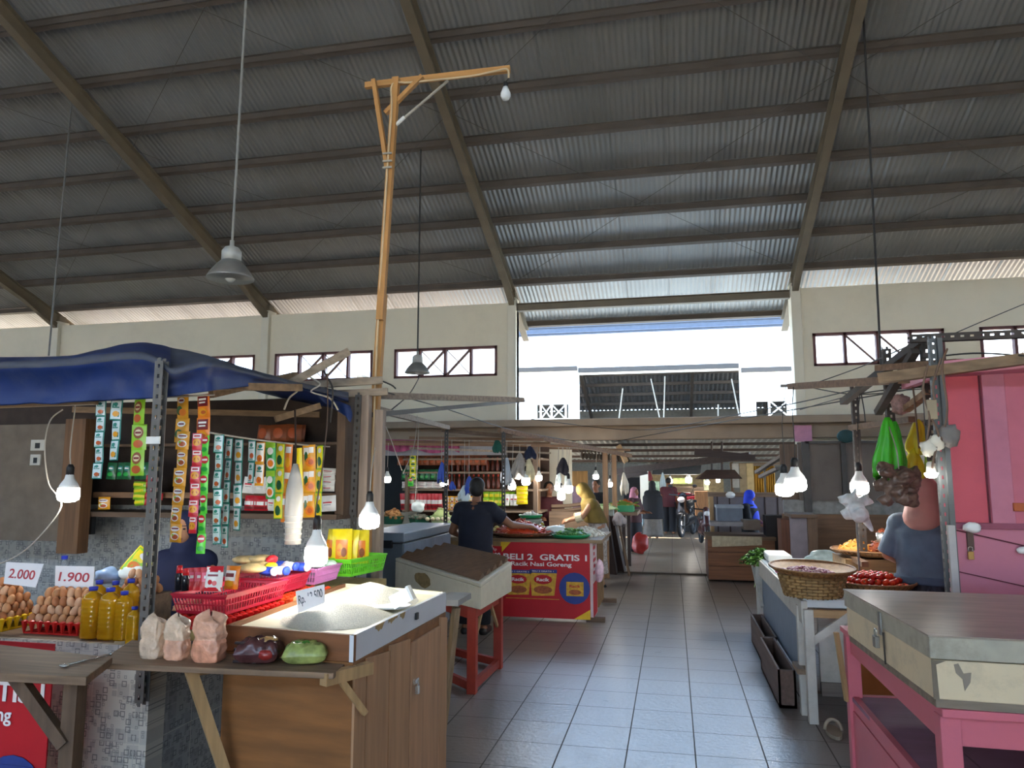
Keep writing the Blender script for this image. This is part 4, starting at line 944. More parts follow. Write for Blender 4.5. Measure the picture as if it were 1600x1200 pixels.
for i, (px, yy, Y) in enumerate(((300, 922, 3.05), (311, 922, 3.02), (322, 923, 2.98))): standing('flatred', px, yy, Y, .05, .10, 'slim red packet standing in the sauce basket', 30, -6, 'slim red packets in the sauce basket', .008)
standing('sauce', 335, 924, 2.9, .075, .105, 'white and red chilli sauce packet in the sauce basket', 10)
standing('sauceor', 364, 920, 3.0, .075, .10, 'orange chilli sauce packet in the sauce basket', -8)
ndl = mat('noodle_pack', 'c9ad7a', .4, var=.3, scale=22, bump=.4)
def lying(px, py_, Y, r, m, label, seed, m2=None, group=None):
    p = P(px, py_, Y); b = MB(); blob(b, p + V((0, 0, r[2])), r, seed, .08, 18, 10, 3); b.k = 1
    if m2: blob(b, p + V((r[0] * .8, -.004, r[2])), (r[0] * .28, r[1] * .9, r[2] * .95), seed + 1, .08, 12, 8, 3)
    b.build('noodle_packet' if m is ndl else 'food_packet', [m, m2 or m], label=label, cat='packet', group=group, smooth=True)
lying(392, 896, 3.45, (.075, .06, .026), ndl, 'dry noodle pack, left of the lower pair in the basket', 1)
lying(405, 893, 3.55, (.085, .06, .026), ndl, 'dry noodle pack with yellow end, lower right in the basket', 2, c_['yellow'])
lying(385, 882, 3.62, (.075, .06, .024), ndl, 'dry noodle pack, left of the upper pair', 3)
lying(409, 882, 3.62, (.075, .06, .026), ndl, 'dry noodle pack with red end, upper right of the pile', 4, c_['red'])
bw = mat('blue_white_packet', '3450c4', .3, var=.1); ww = mat('white_packet', 'e6e6ee', .3, var=.05)
for i, (px, yy, Y, m, m2, lb) in enumerate(((418, 900, 3.5, bw, ww, 'blue and white packet, front of the blue pile'), (437, 890, 3.72, bw, ww, 'blue and white packet, rear left of the blue pile'), (452, 892, 3.7, ww, bw, 'white packet with blue end in the blue pile'), (437, 899, 3.55, ww, bw, 'white packet lying at the front of the blue pile'), (470, 893, 3.75, bw, ww, 'blue and white packet at the right of the blue pile'))): lying(px, yy, Y, (.05, .04, .024), m, lb, i + 3, m2)
for i, (px, yy) in enumerate(((497, 888), (507, 890), (516, 886))): lying(px, yy, 4.1, (.04, .035, .02), mat('green_white_packet', 'b9d8c0', .3, var=.3, scale=18), 'green and white packet in the mauve basket', i + 12, None, 'packets in the mauve basket')
DES['pouch'] = (['yellow', 'gold', 'gold', 'orange', 'brown'], [('r', .0, .62, .3, .3, 3), ('o', -.1, .6, .16, .18, 1), ('o', .12, .68, .14, .14, 4)])
for i, (px, Y, rz, lb) in enumerate(((522, 4.35, -25, 'yellow oil pouch, leftmost in the green basket'), (534, 4.32, 20, 'yellow oil pouch with folded corner, second in the green basket'), (548, 4.42, -10, 'yellow oil pouch, third in the green basket'), (561, 4.5, 25, 'yellow oil pouch, rightmost in the green basket'))):
    standing('pouch', px, 880, Y, .12, .21, lb, rz, -7, None, .03)
# ================================================================ middle: freezer, red-legged table, offer counter
def pxbox(name, q, Y, depth, m, parent=None, label=None, cat=None, group=None, bev=0, kind=None):
    """box whose front face shows at photo pixels q = (x0, ytop, x1, ybottom) at depth Y"""
    a, b_ = P(q[0], q[3], Y), P(q[2], q[1], Y)
    return MB().box2(a.x, b_.x, Y, Y + depth, a.z, b_.z).build(name, m, parent, label, cat, group, kind, bev=bev)
lead = mat('grey_freezer_paint', '5e6770', .45, var=.08, scale=3); silver = mat('streaky_silver_sheet', '93a0b2', .35, metal=.3, var=.2, scale=5, stretch=(1, 1, .2))
f0, f1_ = PZ(630, 836, 1.10), PZ(697, 815, 1.10); fx = -2.45
fl = P(560, 840, f0.y).x
fz = thing('chest_freezer', 'grey chest freezer with a silver side behind the slatted display box', 'freezer', ((fl + f0.x) / 2, f0.y + .7, 0))
y1 = f0.y + 1.5
MB().box2(fl, f0.x, f0.y, y1, .05, 1.02).build('body', lead, fz, bev=.01)
MB().box2(fl - .01, f0.x + .012, f0.y - .01, y1 + .01, 1.03, 1.12).build('lid', mat('freezer_lid_grey', '7d8894', .4, var=.06), fz, bev=.012)
MB().box2(f0.x, f0.x + .008, f0.y + .02, y1 - .02, .08, 1.01).build('side_sheet', silver, fz)
MB().box2(f0.x - .2, f0.x - .1, f0.y - .03, f0.y - .005, .98, 1.05).build('latch', black_pl, fz)

# display box on red legs
redleg = mat('red_table_paint', '97301f', .6, var=.18, dirt='5a2a20'); boxw = mat('display_box_white', 'c9c1ac', .55, var=.05, dirt='8f8468', dscale=4, damt=.3)
T = {'FR': (751, 911, 5.52), 'BR': (799.5, 877, 6.45), 'FL': (618, 871, 6.42), 'BL': (695, 853, 7.15)}
T = {k: P(*v) for k, v in T.items()}
db = thing('display_box', 'white slatted display box with sloping top on a red legged table', 'display box', (T['FR'] + T['BL']) / 2 - V((0, 0, .3)))
low = lambda p, d: p - V((0, 0, d))
bz = P(751, 953, 5.52).z
dn = lambda p: V((p.x, p.y, bz))
MB().hexa([dn(T[k]) for k in ('FL', 'FR', 'BR', 'BL')], [low(T[k], .035) for k in ('FL', 'FR', 'BR', 'BL')]).build('box_body', boxw, db, bev=.004)
MB().hexa([low(T[k], .031) for k in ('FL', 'FR', 'BR', 'BL')], [low(T[k], .006) for k in ('FL', 'FR', 'BR', 'BL')]).build('lid_rim', boxw, db, bev=.004)
slat = wood('brown_slat', '6f5138', 'x', var=.2)
for k in range(5):
    t0 = .05 + .19 * k; a, c = T['FL'].lerp(T['BL'], t0), T['FR'].lerp(T['BR'], t0); a1, c1 = T['FL'].lerp(T['BL'], t0 + .17), T['FR'].lerp(T['BR'], t0 + .17)
    a, c = a.lerp(c, .03), a.lerp(c, .96); a1, c1 = a1.lerp(c1, .03), a1.lerp(c1, .96); am, cm = a.lerp(a1, .75) + V((0, 0, .045)), c.lerp(c1, .75) + V((0, 0, .045))
    b = MB(); b.add([a, c, cm, am, a1, c1], [(0, 1, 2, 3), (3, 2, 5, 4), (0, 3, 4), (1, 5, 2), (0, 4, 5, 1)]); b.build('slat', slat, db)
b = MB(); p = T['FL'].lerp(T['FR'], .36)
n_ = (T['FR'] - T['FL']).cross(V((0, 0, 1))).normalized(); d_ = (T['FR'] - T['FL']).normalized(); c0 = V((p.x, p.y, lerp(bz, p.z, .52)))
b.poly([c0 + n_ * .002 + d_ * (.13 + .02 * rnd.random()) * math.cos(a) + V((0, 0, (.05 + .02 * rnd.random()) * math.sin(a))) for a in [k * .42 for k in range(15)]], n_ * .001)
b.build('brown_stain', mat('box_stain', '8a744c', .7, var=.3, scale=25), db)
lt = thing('table_frame', 'red painted table frame with four legs under the white display box', 'table', V((-2.0, 6.2, 0)))
legs = [(-1.535, 5.66), (-1.51, 6.42), (-2.42, 6.50), (-2.45, 7.0)]
for x, y in legs: MB().box2(x - .035, x + .035, y - .035, y + .035, 0, bz - .002).build('leg', redleg, lt, bev=.003)
for i, j in ((0, 1), (0, 2), (2, 3), (1, 3)):
    a, c = V((*legs[i], bz - .05)), V((*legs[j], bz - .05)); MB().bar(a, c, .03, .09).build('apron', redleg, lt)
    a.z = c.z = .05; MB().bar(a, c, .04, .06).build('stretcher', redleg, lt)
MB().bar((-1.53, 5.70, .36), (-1.53, 5.92, bz - .08), .02, .03).build('brace', litwood('y'), lt)
MB().bar((-1.51, 6.38, .36), (-1.51, 6.16, bz - .08), .02, .03).build('brace', litwood('y'), lt)
tr_ = thing('trestle', 'small grey topped wooden trestle between the rice cabinet and the display box', 'trestle', P(704, 1060, 4.7))
pxbox('top_board', (680, 938, 716, 946), 4.5, .3, mat('grey_board', '8d8b88', .7), tr_); MB().bar(P(713, 948, 4.6), PZ(690, 1150, 0), .035, .05).build('leg', wood('trestle_wood', '9a8468', 'z'), tr_); MB().bar(P(690, 948, 4.7), PZ(676, 1120, 0), .035, .05).build('leg', wood('trestle_wood', '9a8468', 'z'), tr_)

# offer counter
OY = 8.6; ctop = P(850, 842, OY).z; xr = P(922, 900, OY).x; xl = P(640, 900, OY).x
oc = thing('offer_counter', 'wooden vegetable counter faced with the red offer banner', 'counter', ((xl + xr) / 2, OY + .5, 0))
MB().box2(xl, xr + .14, OY - .03, OY + 1.3, ctop - .04, ctop).build('worktop', wood('counter_top_wood', '8d7458', 'x'), oc)
MB().box2(xl, xr, OY, OY + .04, .03, ctop - .04).build('front_panel', wood('counter_panel', 'a08257', 'z', var=.2), oc)
MB().box2(xr, xr + .03, OY + .02, OY + .5, .03, ctop - .04).build('side_panel', mat('side_pink_white', 'cdb9bb', .6, var=.1), oc)
for y in (.62, .80, .98, 1.2): MB().box2(xr + .0, xr + .035, OY + y, OY + y + .1, .06, ctop - .04).build('side_plank', wood('crate_side_wood', '8a6a48', 'z'), oc)
MB().box2(xr, xr + .2, OY + 1.22, OY + 1.3, 0.02, .07).build('foot', dkwood('x'), oc); MB().box2(xr - .05, xr + .16, OY + .0, OY + .08, 0, .05).build('foot', dkwood('x'), oc)
bt = P(790, 846, OY - .01); wb = xr - P(783, 900, OY).x; hb = bt.z - .03; cb = V((xr - wb / 2, OY - .014, .03 + hb / 2))
bn = thing('banner', 'red offer banner with printed packs on the front of the vegetable counter', 'banner', (cb.x, cb.y, .03))
MB().box(cb, (wb, .006, hb)).build('sheet', bn_red, bn); banner_art(bn, cb + V((0, -.003, 0)), wb, hb, (1, 0, 0), (0, -1, 0))
MB().box2(xr + .031, xr + .036, OY + .02, OY + .42, .05, .42).build('banner_side', bn_red, bn)
for k in range(5): MB().box2(xr + .032, xr + .037, OY + .06 + .05 * (k % 2), OY + .18 + .06 * (k % 3), .52 + .07 * k, .555 + .07 * k).build('side_print', mat('side_print_red', 'b8303c', .6), bn)
lb = P(773, 864, OY - .02); t = thing('price_sign', 'small red price tag reading Rp 1800 on the counter panel', 'price sign', lb)
MB().box(lb, (.17, .006, .16)).build('board', bn_red, t); lettering('lettering', 'Rp', lb + V((0, -.005, .04)), .035, bn_white, (1, 0, 0), (0, -1, 0), t); lettering('lettering', '1800', lb + V((0, -.005, -.025)), .055, bn_white, (1, 0, 0), (0, -1, 0), t, w=.14, bold=.01)
wrinkle_bag('plastic_bag', P(937, 910, OY + .15), (.05, .05, .13), mat('pink_white_bag', 'd8b8c4', .3, var=.35, scale=16), 'crumpled pink and white plastic bag hung at the counter corner', 'bag', 9, knot=False)

# goods on the offer counter
bamboo = mat('bamboo_weave', '94693c', .6, var=.25, scale=40); bamboo_d = mat('bamboo_weave_dark', '6f4527', .6, var=.3, scale=40)
grn_tray = mat('green_tray_plastic', '1f8f58', .35, var=.06); dgrn_tray = mat('dark_green_tray', '1d5a44', .4, var=.06)
def tampah(name, c, r, label, m=bamboo, h=.05, tilt=(0, 0), nr=40, cat='tray'):
    """round woven winnowing tray"""
    t = thing(name, label, cat, c); rm = M.Rotation(tilt[0], 4, 'X') @ M.Rotation(tilt[1], 4, 'Y')
    b = MB(); b.lathe([(.001, .004), (r * .55, .006), (r * .8, h * .45), (r * .97, h), (r, h * .96), (r * .84, h * .30), (r * .55, -.004), (.001, -.004)], c, nr, m=rm); b.build('woven_bowl', m, t, smooth=True)
    q = MB()
    for k in range(nr):
        a = 2 * math.pi * k / nr; q.bar(rm @ V((r * .88 * math.cos(a), r * .88 * math.sin(a), h * .48)) + V(c), rm @ V((r * .99 * math.cos(a), r * .99 * math.sin(a), h * .96)) + V(c), .012, .012)
    q.tube([rm @ V((r * math.cos(2 * math.pi * k / 32), r * math.sin(2 * math.pi * k / 32), h)) + V(c) for k in range(33)], .009, 6, caps=False)
    q.build('rim', mat('bamboo_rim', '7d5630', .6, var=.3, scale=50) if m is bamboo else bamboo_d, t); return t
def plate(name, c, r, m, label, h=.035, cat='tray'):
    return MB().lathe([(.001, 0), (r * .8, 0), (r * .97, h), (r, h), (r, h * .8), (r * .82, -.008), (.001, -.008)], c, 32).build(name, m, label=label, cat=cat, smooth=True)
def loose(name, c, r, h, n, piece, mats_, label, cat, seed, jitter=.0, inner=True):
    """heap of pieces nobody could count: one object"""
    rn = random.Random(seed); b = MB(); c = V(c)
    if inner: b.lathe([(r * .97, 0), (r * .8, h * .4), (r * .45, h * .75), (.001, h * .9)], c, 18)
    for i in range(n):
        a = rn.uniform(0, 6.283); q = math.sqrt(rn.random()) * r; z = h * (1 - (q / r) ** 1.6) * rn.uniform(.75, 1.08); b.k = rn.randrange(len(mats_))
        piece(b, c + V((q * math.cos(a), q * math.sin(a), z)), rn)
    return b.build(name, mats_, label=label, cat=cat, kind='stuff', smooth=True)
def chili(L, r):
    def f(b, p, rn):
        a = rn.uniform(0, 6.283); d = V((math.cos(a), math.sin(a), rn.uniform(-.3, .4))) * L
        b.tube([p, p + d * .5 + V((0, 0, .006)), p + d], [r, r * .9, r * .15], 5)
    return f
def nut(r, e=1.0):
    def f(b, p, rn): k = rn.uniform(.8, 1.15) * r; b.ball(p, (k, k * e, k * .85), 7, 5)
    return f
def flake(r):
    def f(b, p, rn): m_ = M.Rotation(rn.uniform(0, 6), 3, 'Z') @ M.Rotation(rn.uniform(-.6, .6), 3, 'X'); q = MB().box((0, 0, 0), (r * 2, r, r * .25)); b.add([m_ @ v + p for v in q.v], q.f)
    return f
chr_ = [mat('chili_%d' % i, c, .35, var=.1) for i, c in enumerate(('b8391a', 'c9521f', '9a2a18'))]; chg = [mat('green_chili_%d' % i, c, .4) for i, c in enumerate(('2f6b26', '47862f', '6a9a3a'))]
p = P(815, 836, OY + .25); p.z = ctop; tampah('winnowing_tray', p + V((0, 0, .005)), .38, 'woven tray heaped with orange red chillies, under the reaching hand', bamboo_d)
loose('red_chillies', p + V((0, 0, .03)), .33, .17, 320, chili(.07, .010), chr_, 'heap of orange red chillies on the woven tray', 'chillies', 1)
p = P(778, 832, OY + .35); p.z = ctop; tampah('winnowing_tray', p + V((-.03, .1, .005)), .22, 'small woven tray of yellow goods beside the chilli tray', bamboo_d)
loose('yellow_roots', p + V((-.03, .1, .03)), .18, .07, 60, nut(.022), [mat('yellow_root', 'b9a046', .5), mat('yellow_root2', '8f7a34', .5)], 'pile of small yellow roots on the small woven tray', 'vegetables', 2)
p = P(892, 838, OY + .2); p.z = ctop; plate('green_tray', p + V((0, 0, .01)), .235, grn_tray, 'round green plastic tray of green chillies at the counter corner')
loose('green_chillies', p + V((0, 0, .03)), .19, .08, 130, chili(.05, .010), chg, 'heap of dark green chillies on the round green tray', 'chillies', 3)
p = P(922, 834, OY + .55); p.z = ctop; MB().box2(p.x - .32, p.x + .18, p.y - .2, p.y + .25, ctop + .001, ctop + .006).build('newspaper', mat('newsprint', 'b9b6b0', .8, var=.25, scale=60), label='newspaper sheet under the garlic heap', cat='paper')
loose('garlic', p + V((-.06, .02, .008)), .25, .09, 150, nut(.022), [mat('garlic', 'd9d4c8', .5), mat('garlic2', 'c2b8a6', .5)], 'heap of white garlic bulbs beyond the green tray', 'garlic', 4)
wrinkle_bag('plastic_bag', (P(868, 826, OY + .5).x, OY + .5, ctop), (.14, .1, .06), mat('white_bag_plastic', 'dfe9e6', .35, var=.06), 'white plastic bag between the chilli tray and the green tray', 'bag', 5, knot=False)
p = P(836, 826, OY + .8); p.z = ctop; loose('bean_sprouts', p, .22, .12, 120, chili(.04, .006), [mat('sprout', 'e6e0d2', .5), mat('sprout2', 'd2cbb8', .5)], 'white heap of bean sprouts behind the chilli tray', 'vegetables', 6)
p = P(878, 826, OY + .7); MB().lathe([(.03, 0), (.034, .12), (.03, .12), (.001, .01)], (p.x, p.y, ctop), 14).build('plastic_cup', white_pl, label='white plastic cup standing near the garlic heap', cat='cup', smooth=True)

# ---------------------------------------------------------------- spice stall at the back wall
BY = 11.6
bs = thing('spice_stall', 'grocery stall against the back wall with packed shelves under a pink fringe', 'market stall', (-3.9, 12.2, 0))
x0_, x1_ = P(592, 750, BY).x, P(846, 750, BY).x
ZS = [P(700, y, BY).z for y in (838, 797, 764, 737, 716)]
pxbox('opening_shade_panel', (592, 700, 634, 800), BY + .5, .06, mat('stall_shade_dark', '1d2226', .8), bs)  # solid panel: the shade of the stall opening is painted as near-black
MB().box2(P(630, 700, BY).x, x1_, BY + .75, BY + .8, 0, P(700, 694, BY).z).build('back_panel', mat('spice_back', '4a372c', .8, var=.2), bs)
for k, z in enumerate(ZS): MB().box2(P(630, 700, BY).x, x1_, BY, BY + .75, z - .03, z).build('shelf', wood('spice_shelf', '8a7562', 'x'), bs)
pxbox('counter', (585, 838, 760, 960), BY - .9, .9, wood('spice_counter', '5a4636', 'x'), bs)
for px, y0, y1_, Y in ((635, 742, 800, BY - .1), (836, 690, 805, BY - .4)): pxbox('post', (px - 3, y0, px + 3, y1_), Y, .08, wood('stall_post', '6a5646', 'z'), bs)
pxbox('header_sheet', (592, 690, 790, 712), BY - .2, .03, mat('grey_awning', '8b8a8e', .7, var=.15), bs)
b = MB(); a, c = P(592, 686, BY - .3), P(718, 690, BY - .3)
b.grid(lambda u, v: a.lerp(c, u) + V((0, .02 * math.sin(u * 60), -v * (.13 + .07 * abs(math.sin(u * 7))))), 70, 5)
b.build('fringe', mat('pink_fringe', '9a4468', .7, var=.35, scale=12), bs, solid=.004)
def many(des, x0, x1, n, ybase, hpx, Y, group, label, rows=1, lie=False): packs(des, x0, x1, ybase, hpx, n, Y, group, label, rows, lie)
many('brown', 622, 760, 14, 727, 16, BY + .1, 'brown bags on the top shelf of the spice stall', 'brown snack bag on the top shelf of the spice stall')
many('dgreen', 628, 690, 7, 750, 17, BY + .05, 'green packets on the spice stall', 'green packet on the second shelf of the spice stall')
many('sugar', 628, 690, 5, 763, 4, BY + .05, 'pale flat packets on the spice stall', 'pale flat packet piled on the shelf above the red sachets', rows=3, lie=True)
many('redfoil', 624, 690, 11, 797, 27, BY + .02, 'red sachets on the spice stall', 'red sachet hanging in the row above the green trays')
many('orange', 695, 740, 6, 797, 12, BY + .05, 'orange packets on the lower shelf', 'orange packet on the lower shelf behind the man', rows=2, lie=True)
many('sugar', 790, 808, 3, 790, 18, BY + .0, 'white cartons beside the yellow packets', 'white carton beside the yellow packets')
many('yellow', 807, 824, 1, 788, 8, BY + .0, 'yellow packets stacked on the spice stall', 'bright yellow packet in the stack right of the man', rows=4, lie=True)
many('flat', 755, 805, 6, 790, 12, BY + .1, 'pale green packets on the lower shelf', 'pale green packet in the row left of the yellow stack', rows=2, lie=True)
strip('lime', 645, 708, 750, 4, 11, 645, BY - .12, 'lime green strip hanging at the front of the spice stall'); strip('redgreen', 642, 746, 760, 1, 10, 642, BY - .12, 'single bright green sachet below the lime strip at the back')
sb = MB(); sb.lathe([(.001, 0), (.028, 0), (.03, .02), (.03, .13), (.012, .18), (.012, .22), (.001, .22)], (0, 0, 0), 10)
sb0 = sb.build('syrup_bottle', mat('brown_bottle', '6a2f1e', .25, var=.2), origin=(0, 0, 0), smooth=True)
MB().lathe([(.001, .20), (.015, .20), (.015, .235), (.001, .235)], (0, 0, 0), 8).build('cap', mat('bottle_cap_red', 'b8402c', .4), sb0, smooth=True)
k = 0
for row, (yb, xa, xb, n) in enumerate(((737, 700, 785, 12), (764, 702, 786, 12))):
    for i in range(n):
        px = lerp(xa, xb, i / (n - 1)); p = P(px, yb, BY + .15 + .1 * (i % 2)); p.z = ZS[3 if row == 0 else 2] + .001
        o = sb0 if k == 0 else dup(sb0); o.location = p; k += 1
        tag(o, ('brown bottle in the upper bottle row of the spice stall', 'brown bottle in the lower bottle row of the spice stall')[row], 'bottle', ('upper bottle row', 'lower bottle row')[row])
# trays in front of the spice stall
TY = BY - .75; tz = P(650, 815, TY).z
MB().box2(P(588, 815, TY).x, P(770, 815, TY).x, TY - .3, TY + .35, tz - .16, tz - .12).build('tray_bench', dkwood('x'), label='dark bench carrying the green trays before the spice stall', cat='bench')
for px, m2, lb, lb2, pc, h, sd in ((614, [mat('ginger', 'a87b4c', .6), mat('ginger2', '8f6238', .6)], 'green tray of brown ginger, left on the bench', 'heap of brown ginger pieces on the left green tray', nut(.035, 1.4), .14, 1), (655, [mat('greys', '6d6a5c', .6)], 'green tray with red sides under the white bag', 'low grey goods on the middle green tray', nut(.03), .05, 2), (690, [mat('cabbage', 'a9b87a', .55), mat('cabbage2', 'c2cb96', .55)], 'pale green tray heaped with sliced cabbage', 'heap of pale green cabbage beside the steel post', flake(.03), .16, 3)):
    p = P(px, 806, TY); w = .16
    MB().lathe([(.001, -.12), (w * .9, -.12), (w * 1.1, 0), (w * 1.05, 0), (w * .85, -.1), (.001, -.1)], p, 4 if px == 655 else 20).build('green_tray', dgrn_tray if px != 690 else mat('pale_green_tray', 'b4c894', .5), label=lb, cat='tray')
    loose('vegetable_heap', p - V((0, 0, .03)), w * .9, h, 60, pc, m2, lb2, 'vegetables', sd)
wrinkle_bag('plastic_bag', P(653, 801, TY - .05), (.10, .06, .085), mat('white_bag_plastic', 'dfe9e6', .35, var=.06), 'white plastic bag standing on the tray below the lime strip', 'bag', 11, knot=False)
for i, px in enumerate((668, 676, 684, 692, 700)): 
    p = P(px, 811, TY - .2); MB().ball(p, (.035, .03, .03), 10, 7).build('white_egg', mat('white_egg', 'd9cfae', .5), label='pale egg in the row below the sliced cabbage', cat='egg', group='pale eggs below the cabbage', smooth=True)
p = P(829, 806, 9.9); plate('green_tray', p + V((0, 0, -.02)), .16, grn_tray, 'green tray of white goods standing on egg boxes behind the sprouts'); loose('peeled_garlic', p, .13, .06, 60, nut(.016), [mat('garlic', 'd9d4c8', .5)], 'heap of white peeled garlic on the raised green tray', 'garlic', 8)
MB().lathe([(.15, -.10), (.16, -.04), (.001, -.03)][::1], p, 12).build('egg_carton', mat('carton_grey', '8d9488', .8), label='grey egg carton under the raised green tray', cat='carton')
for px, yy, Y, h, m_, lb in ((847, 820, 9.8, .13, 'a08a2c', 'small oil bottle behind the sprout heap'),):
    p = P(px, yy, Y); p.z = ctop; t = thing('oil_bottle', lb, 'bottle', p); MB().lathe([(.001, 0), (.03, 0), (.03, h * .7), (.012, h * .9), (.001, h * .9)], p, 12).build('bottle_body', mat('oil_small', m_, .2, trans=.3), t, smooth=True); MB().lathe([(.001, h * .88), (.015, h * .88), (.015, h), (.001, h)], p, 8).build('cap', white_pl, t)
# steel posts, rails and cables over the stalls
def post(px, y0, y1_, Y, lb, m=slotd, w=.05):
    a, c = P(px, y1_, Y), P(px, y0, Y); a.x = c.x
    return MB().slot(a, c, w, .006, (0, 1, 0), (1, 0, 0)).build('steel_post', m, label=lb, cat='post')
post(695, 668, 860, 9.2, 'slotted steel post left of the man'); post(784, 676, 806, 9.4, 'slotted steel post right of the man')
WOODR = wood('rail_wood', '7a5b42', 'x')
greyw = wood('grey_rail_wood', '8a7b6c', 'x')
for i, (q, w, m, lb, nm) in enumerate((
    (((592, 618, 5.2), (816, 625, 7.5)), .05, greyw, 'long pale wooden rail running from the stall corner to the slotted bar', 'wooden_rail'),
    (((584, 648, 4.86), (818, 626, 8.6)), .035, slotd, 'slotted dark bar ending in front of the white column', 'steel_bar'),
    (((590, 640, 5.6), (700, 668, 9.2)), .05, greyw, 'weathered rail sloping down to the steel post left of the man', 'wooden_rail'),
    (((690, 672, 9.2), (800, 682, 9.6)), .05, dkwood('x'), 'dark rail joining the two steel posts beside the man', 'wooden_rail'),
    (((690, 684, 10.2), (925, 700, 12.0)), .06, greyw, 'pale rail leading from the steel posts toward the passage', 'wooden_rail'),
    (((780, 672, 9.4), (985, 712, 12.8)), .06, WOODR, 'brown rail sloping to the wooden poles of the middle stalls', 'wooden_rail'),
    (((640, 700, 10.0), (860, 708, 12.0)), .03, greyw, 'thin pale rail above the spice stall bags', 'wooden_rail'))):
    MB().bar(P(*q[0]), P(*q[1]), w, w).build(nm, m, label=lb, cat='rail')
for i, (pts, lb) in enumerate((
    ([(600, 612, 5.0), (700, 640, 8), (800, 672, 10.5), (900, 690, 12.4)], 'black cable drooping from the stall corner to the middle stalls'),
    ([(656, 588, 8.5), (640, 615, 7), (612, 640, 6)], 'short cable below the small hanging lamp'),
    ([(1400, 612, 6.2), (1240, 640, 8), (1080, 668, 11.5), (960, 690, 12.6)], 'long cable crossing from the right posts to the passage beam'),
    ([(1452, 575, 5.5), (1330, 610, 7), (1190, 640, 9), (1000, 672, 12.4), (830, 655, 12.0)], 'cable sagging over the passage from the pink kiosk to the white column'),
    ([(600, 660, 7), (612, 690, 9), (628, 735, 10.6)], 'pale string hanging down beside the pink fringe'), ([(652, 650, 7), (646, 700, 9), (630, 740, 10.6)], 'second string meeting the pale one above the lit bulb'),
    ([(654, 660, 8), (652, 720, 10.6), (648, 800, 10.8)], 'thin string hanging beside the lime strip'))):
    MB().tube(cat([P(*q) for q in pts], 6), .006, 5).build('cable', cord_d if i < 4 else cord_w, label=lb, cat='cable')
for px, yy, Y, r, lb in ((605, 749, 10.5, .055, 'lit bulb far left before the dark stall opening'), (694, 754, 10.5, .06, 'lit bulb behind the steel post left of the man'), (800, 760, 10.5, .055, 'lit bulb just right of the man, lowest of three'), (822, 752, 10.5, .065, 'lit bulb above the yellow packet stack'), (842, 747, 11.2, .05, 'lit bulb right of the one above the yellow stack'),
                      (877, 776, 11.2, .06, 'lowest lit bulb of the cluster before the olive headscarf'), (888, 764, 11.2, .07, 'largest lit bulb of the cluster before the olive headscarf'), (871, 762, 11.2, .045, 'small lit bulb at the left of the cluster'), (931, 745, 12.6, .05, 'lit bulb over the person behind the olive headscarf'), (953, 757, 12.6, .045, 'lit bulb between the two wooden poles')):
    c = P(px, yy, Y); bulb(c, r, lb, [P(px + 1, 715, Y), P(px + 2, {9.75: 685, 10.5: 691, 11.2: 695, 12.6: 702}.get(Y, 692), Y)], m=glow_far, cm=cord_w)
for i, (pts, lb) in enumerate((([(455, 588, 4.2), (470, 604, 4.15), (452, 622, 4.1), (444, 640, 4.1)], 'knotted grey cable end dangling under the slanted batten of the grocery stall'), ([(478, 586, 4.2), (500, 600, 4.2), (486, 612, 4.15), (515, 622, 4.3), (528, 640, 4.4)], 'grey cable looping around the slanted battens of the grocery stall'), ([(500, 572, 4.25), (512, 590, 4.25), (520, 612, 4.3), (516, 660, 4.35)], 'dark cable hanging from the upper slanted batten of the grocery stall'), ([(598, 596, 4.8), (612, 602, 5.0), (618, 607, 5.1)], 'short bent cable at the end of the upper grey batten'))):
    MB().tube(cat([P(*q) for q in pts], 6), .006, 5).build('cable', cord_w if i < 2 else cord_d, label=lb, cat='cable')
# bags hanging at the posts
blu = mat('blue_white_bag', '3052b8', .35, var=.1); wht = mat('white_bag_plastic', 'dfe9e6', .35, var=.06)
def hang_bag(px, y0, y1_, wpx, Y, m, lb, seed, m2=None, up=0):
    """limp pleated plastic bag gathered at its handles; up = photo row of what its string hangs from"""
    a, c = P(px, y0, Y), P(px, y1_, Y); h = a.z - c.z; w = wpx / 1150 * Y; b = MB()
    from mathutils import noise
    def fn(u, v):
        t = 2 * math.pi * u; r = .16 + .84 * min(1, v * 1.5) ** .7 - .25 * max(0, v - .8) * 2
        pl = 1 + (.10 + .16 * v) * math.sin(6 * t + seed + v * 1.5) + .30 * noise.noise(V((math.cos(t) * 1.5 + seed, math.sin(t) * 1.5, v * 2.5)))
        z = h * (1 - v) + h * .10 * v * (math.sin(3 * t + seed * 2) + .5 * math.sin(7 * t + seed))
        return c + V((w / 2 * r * pl * math.cos(t) + w * .12 * v * math.sin(seed), w / 3.4 * r * pl * math.sin(t), z))
    b.grid(fn, 48, 16, True); N = 48; b.f += [list(range(N)), list(range(15 * N, 16 * N))]; b.m += [0, 0]
    if m2: b.m = [1 if (i % 48) < 22 else 0 for i in range(len(b.f))]
    o = b.build('plastic_bag', [m, m2 or m], label=lb, cat='bag', smooth=True)
    if up: MB().tube([a + V((0, 0, -.01)), P(px, {9.75: 685, 10.5: 691, 11.2: 695, 12.6: 702}.get(Y, up), Y)], .004, 5).build('string', cord_w, o)
    return o
for Y_, xa, xb, yy, lb in ((9.75, 640, 850, 684, 'thin overhead stick nearest above the spice stall'), (10.5, 596, 860, 690, 'thin overhead stick, second from the front above the spice stall'), (11.2, 600, 905, 694, 'thin overhead stick carrying the bulb cluster'), (12.6, 850, 985, 700, 'thin overhead stick between the wooden poles')):
    MB().bar(P(xa, yy, Y_), P(xb, yy + 3, Y_), .03, .035).build('wooden_rail', oldw('x') if 0 else WOODR, label=lb, cat='rail')
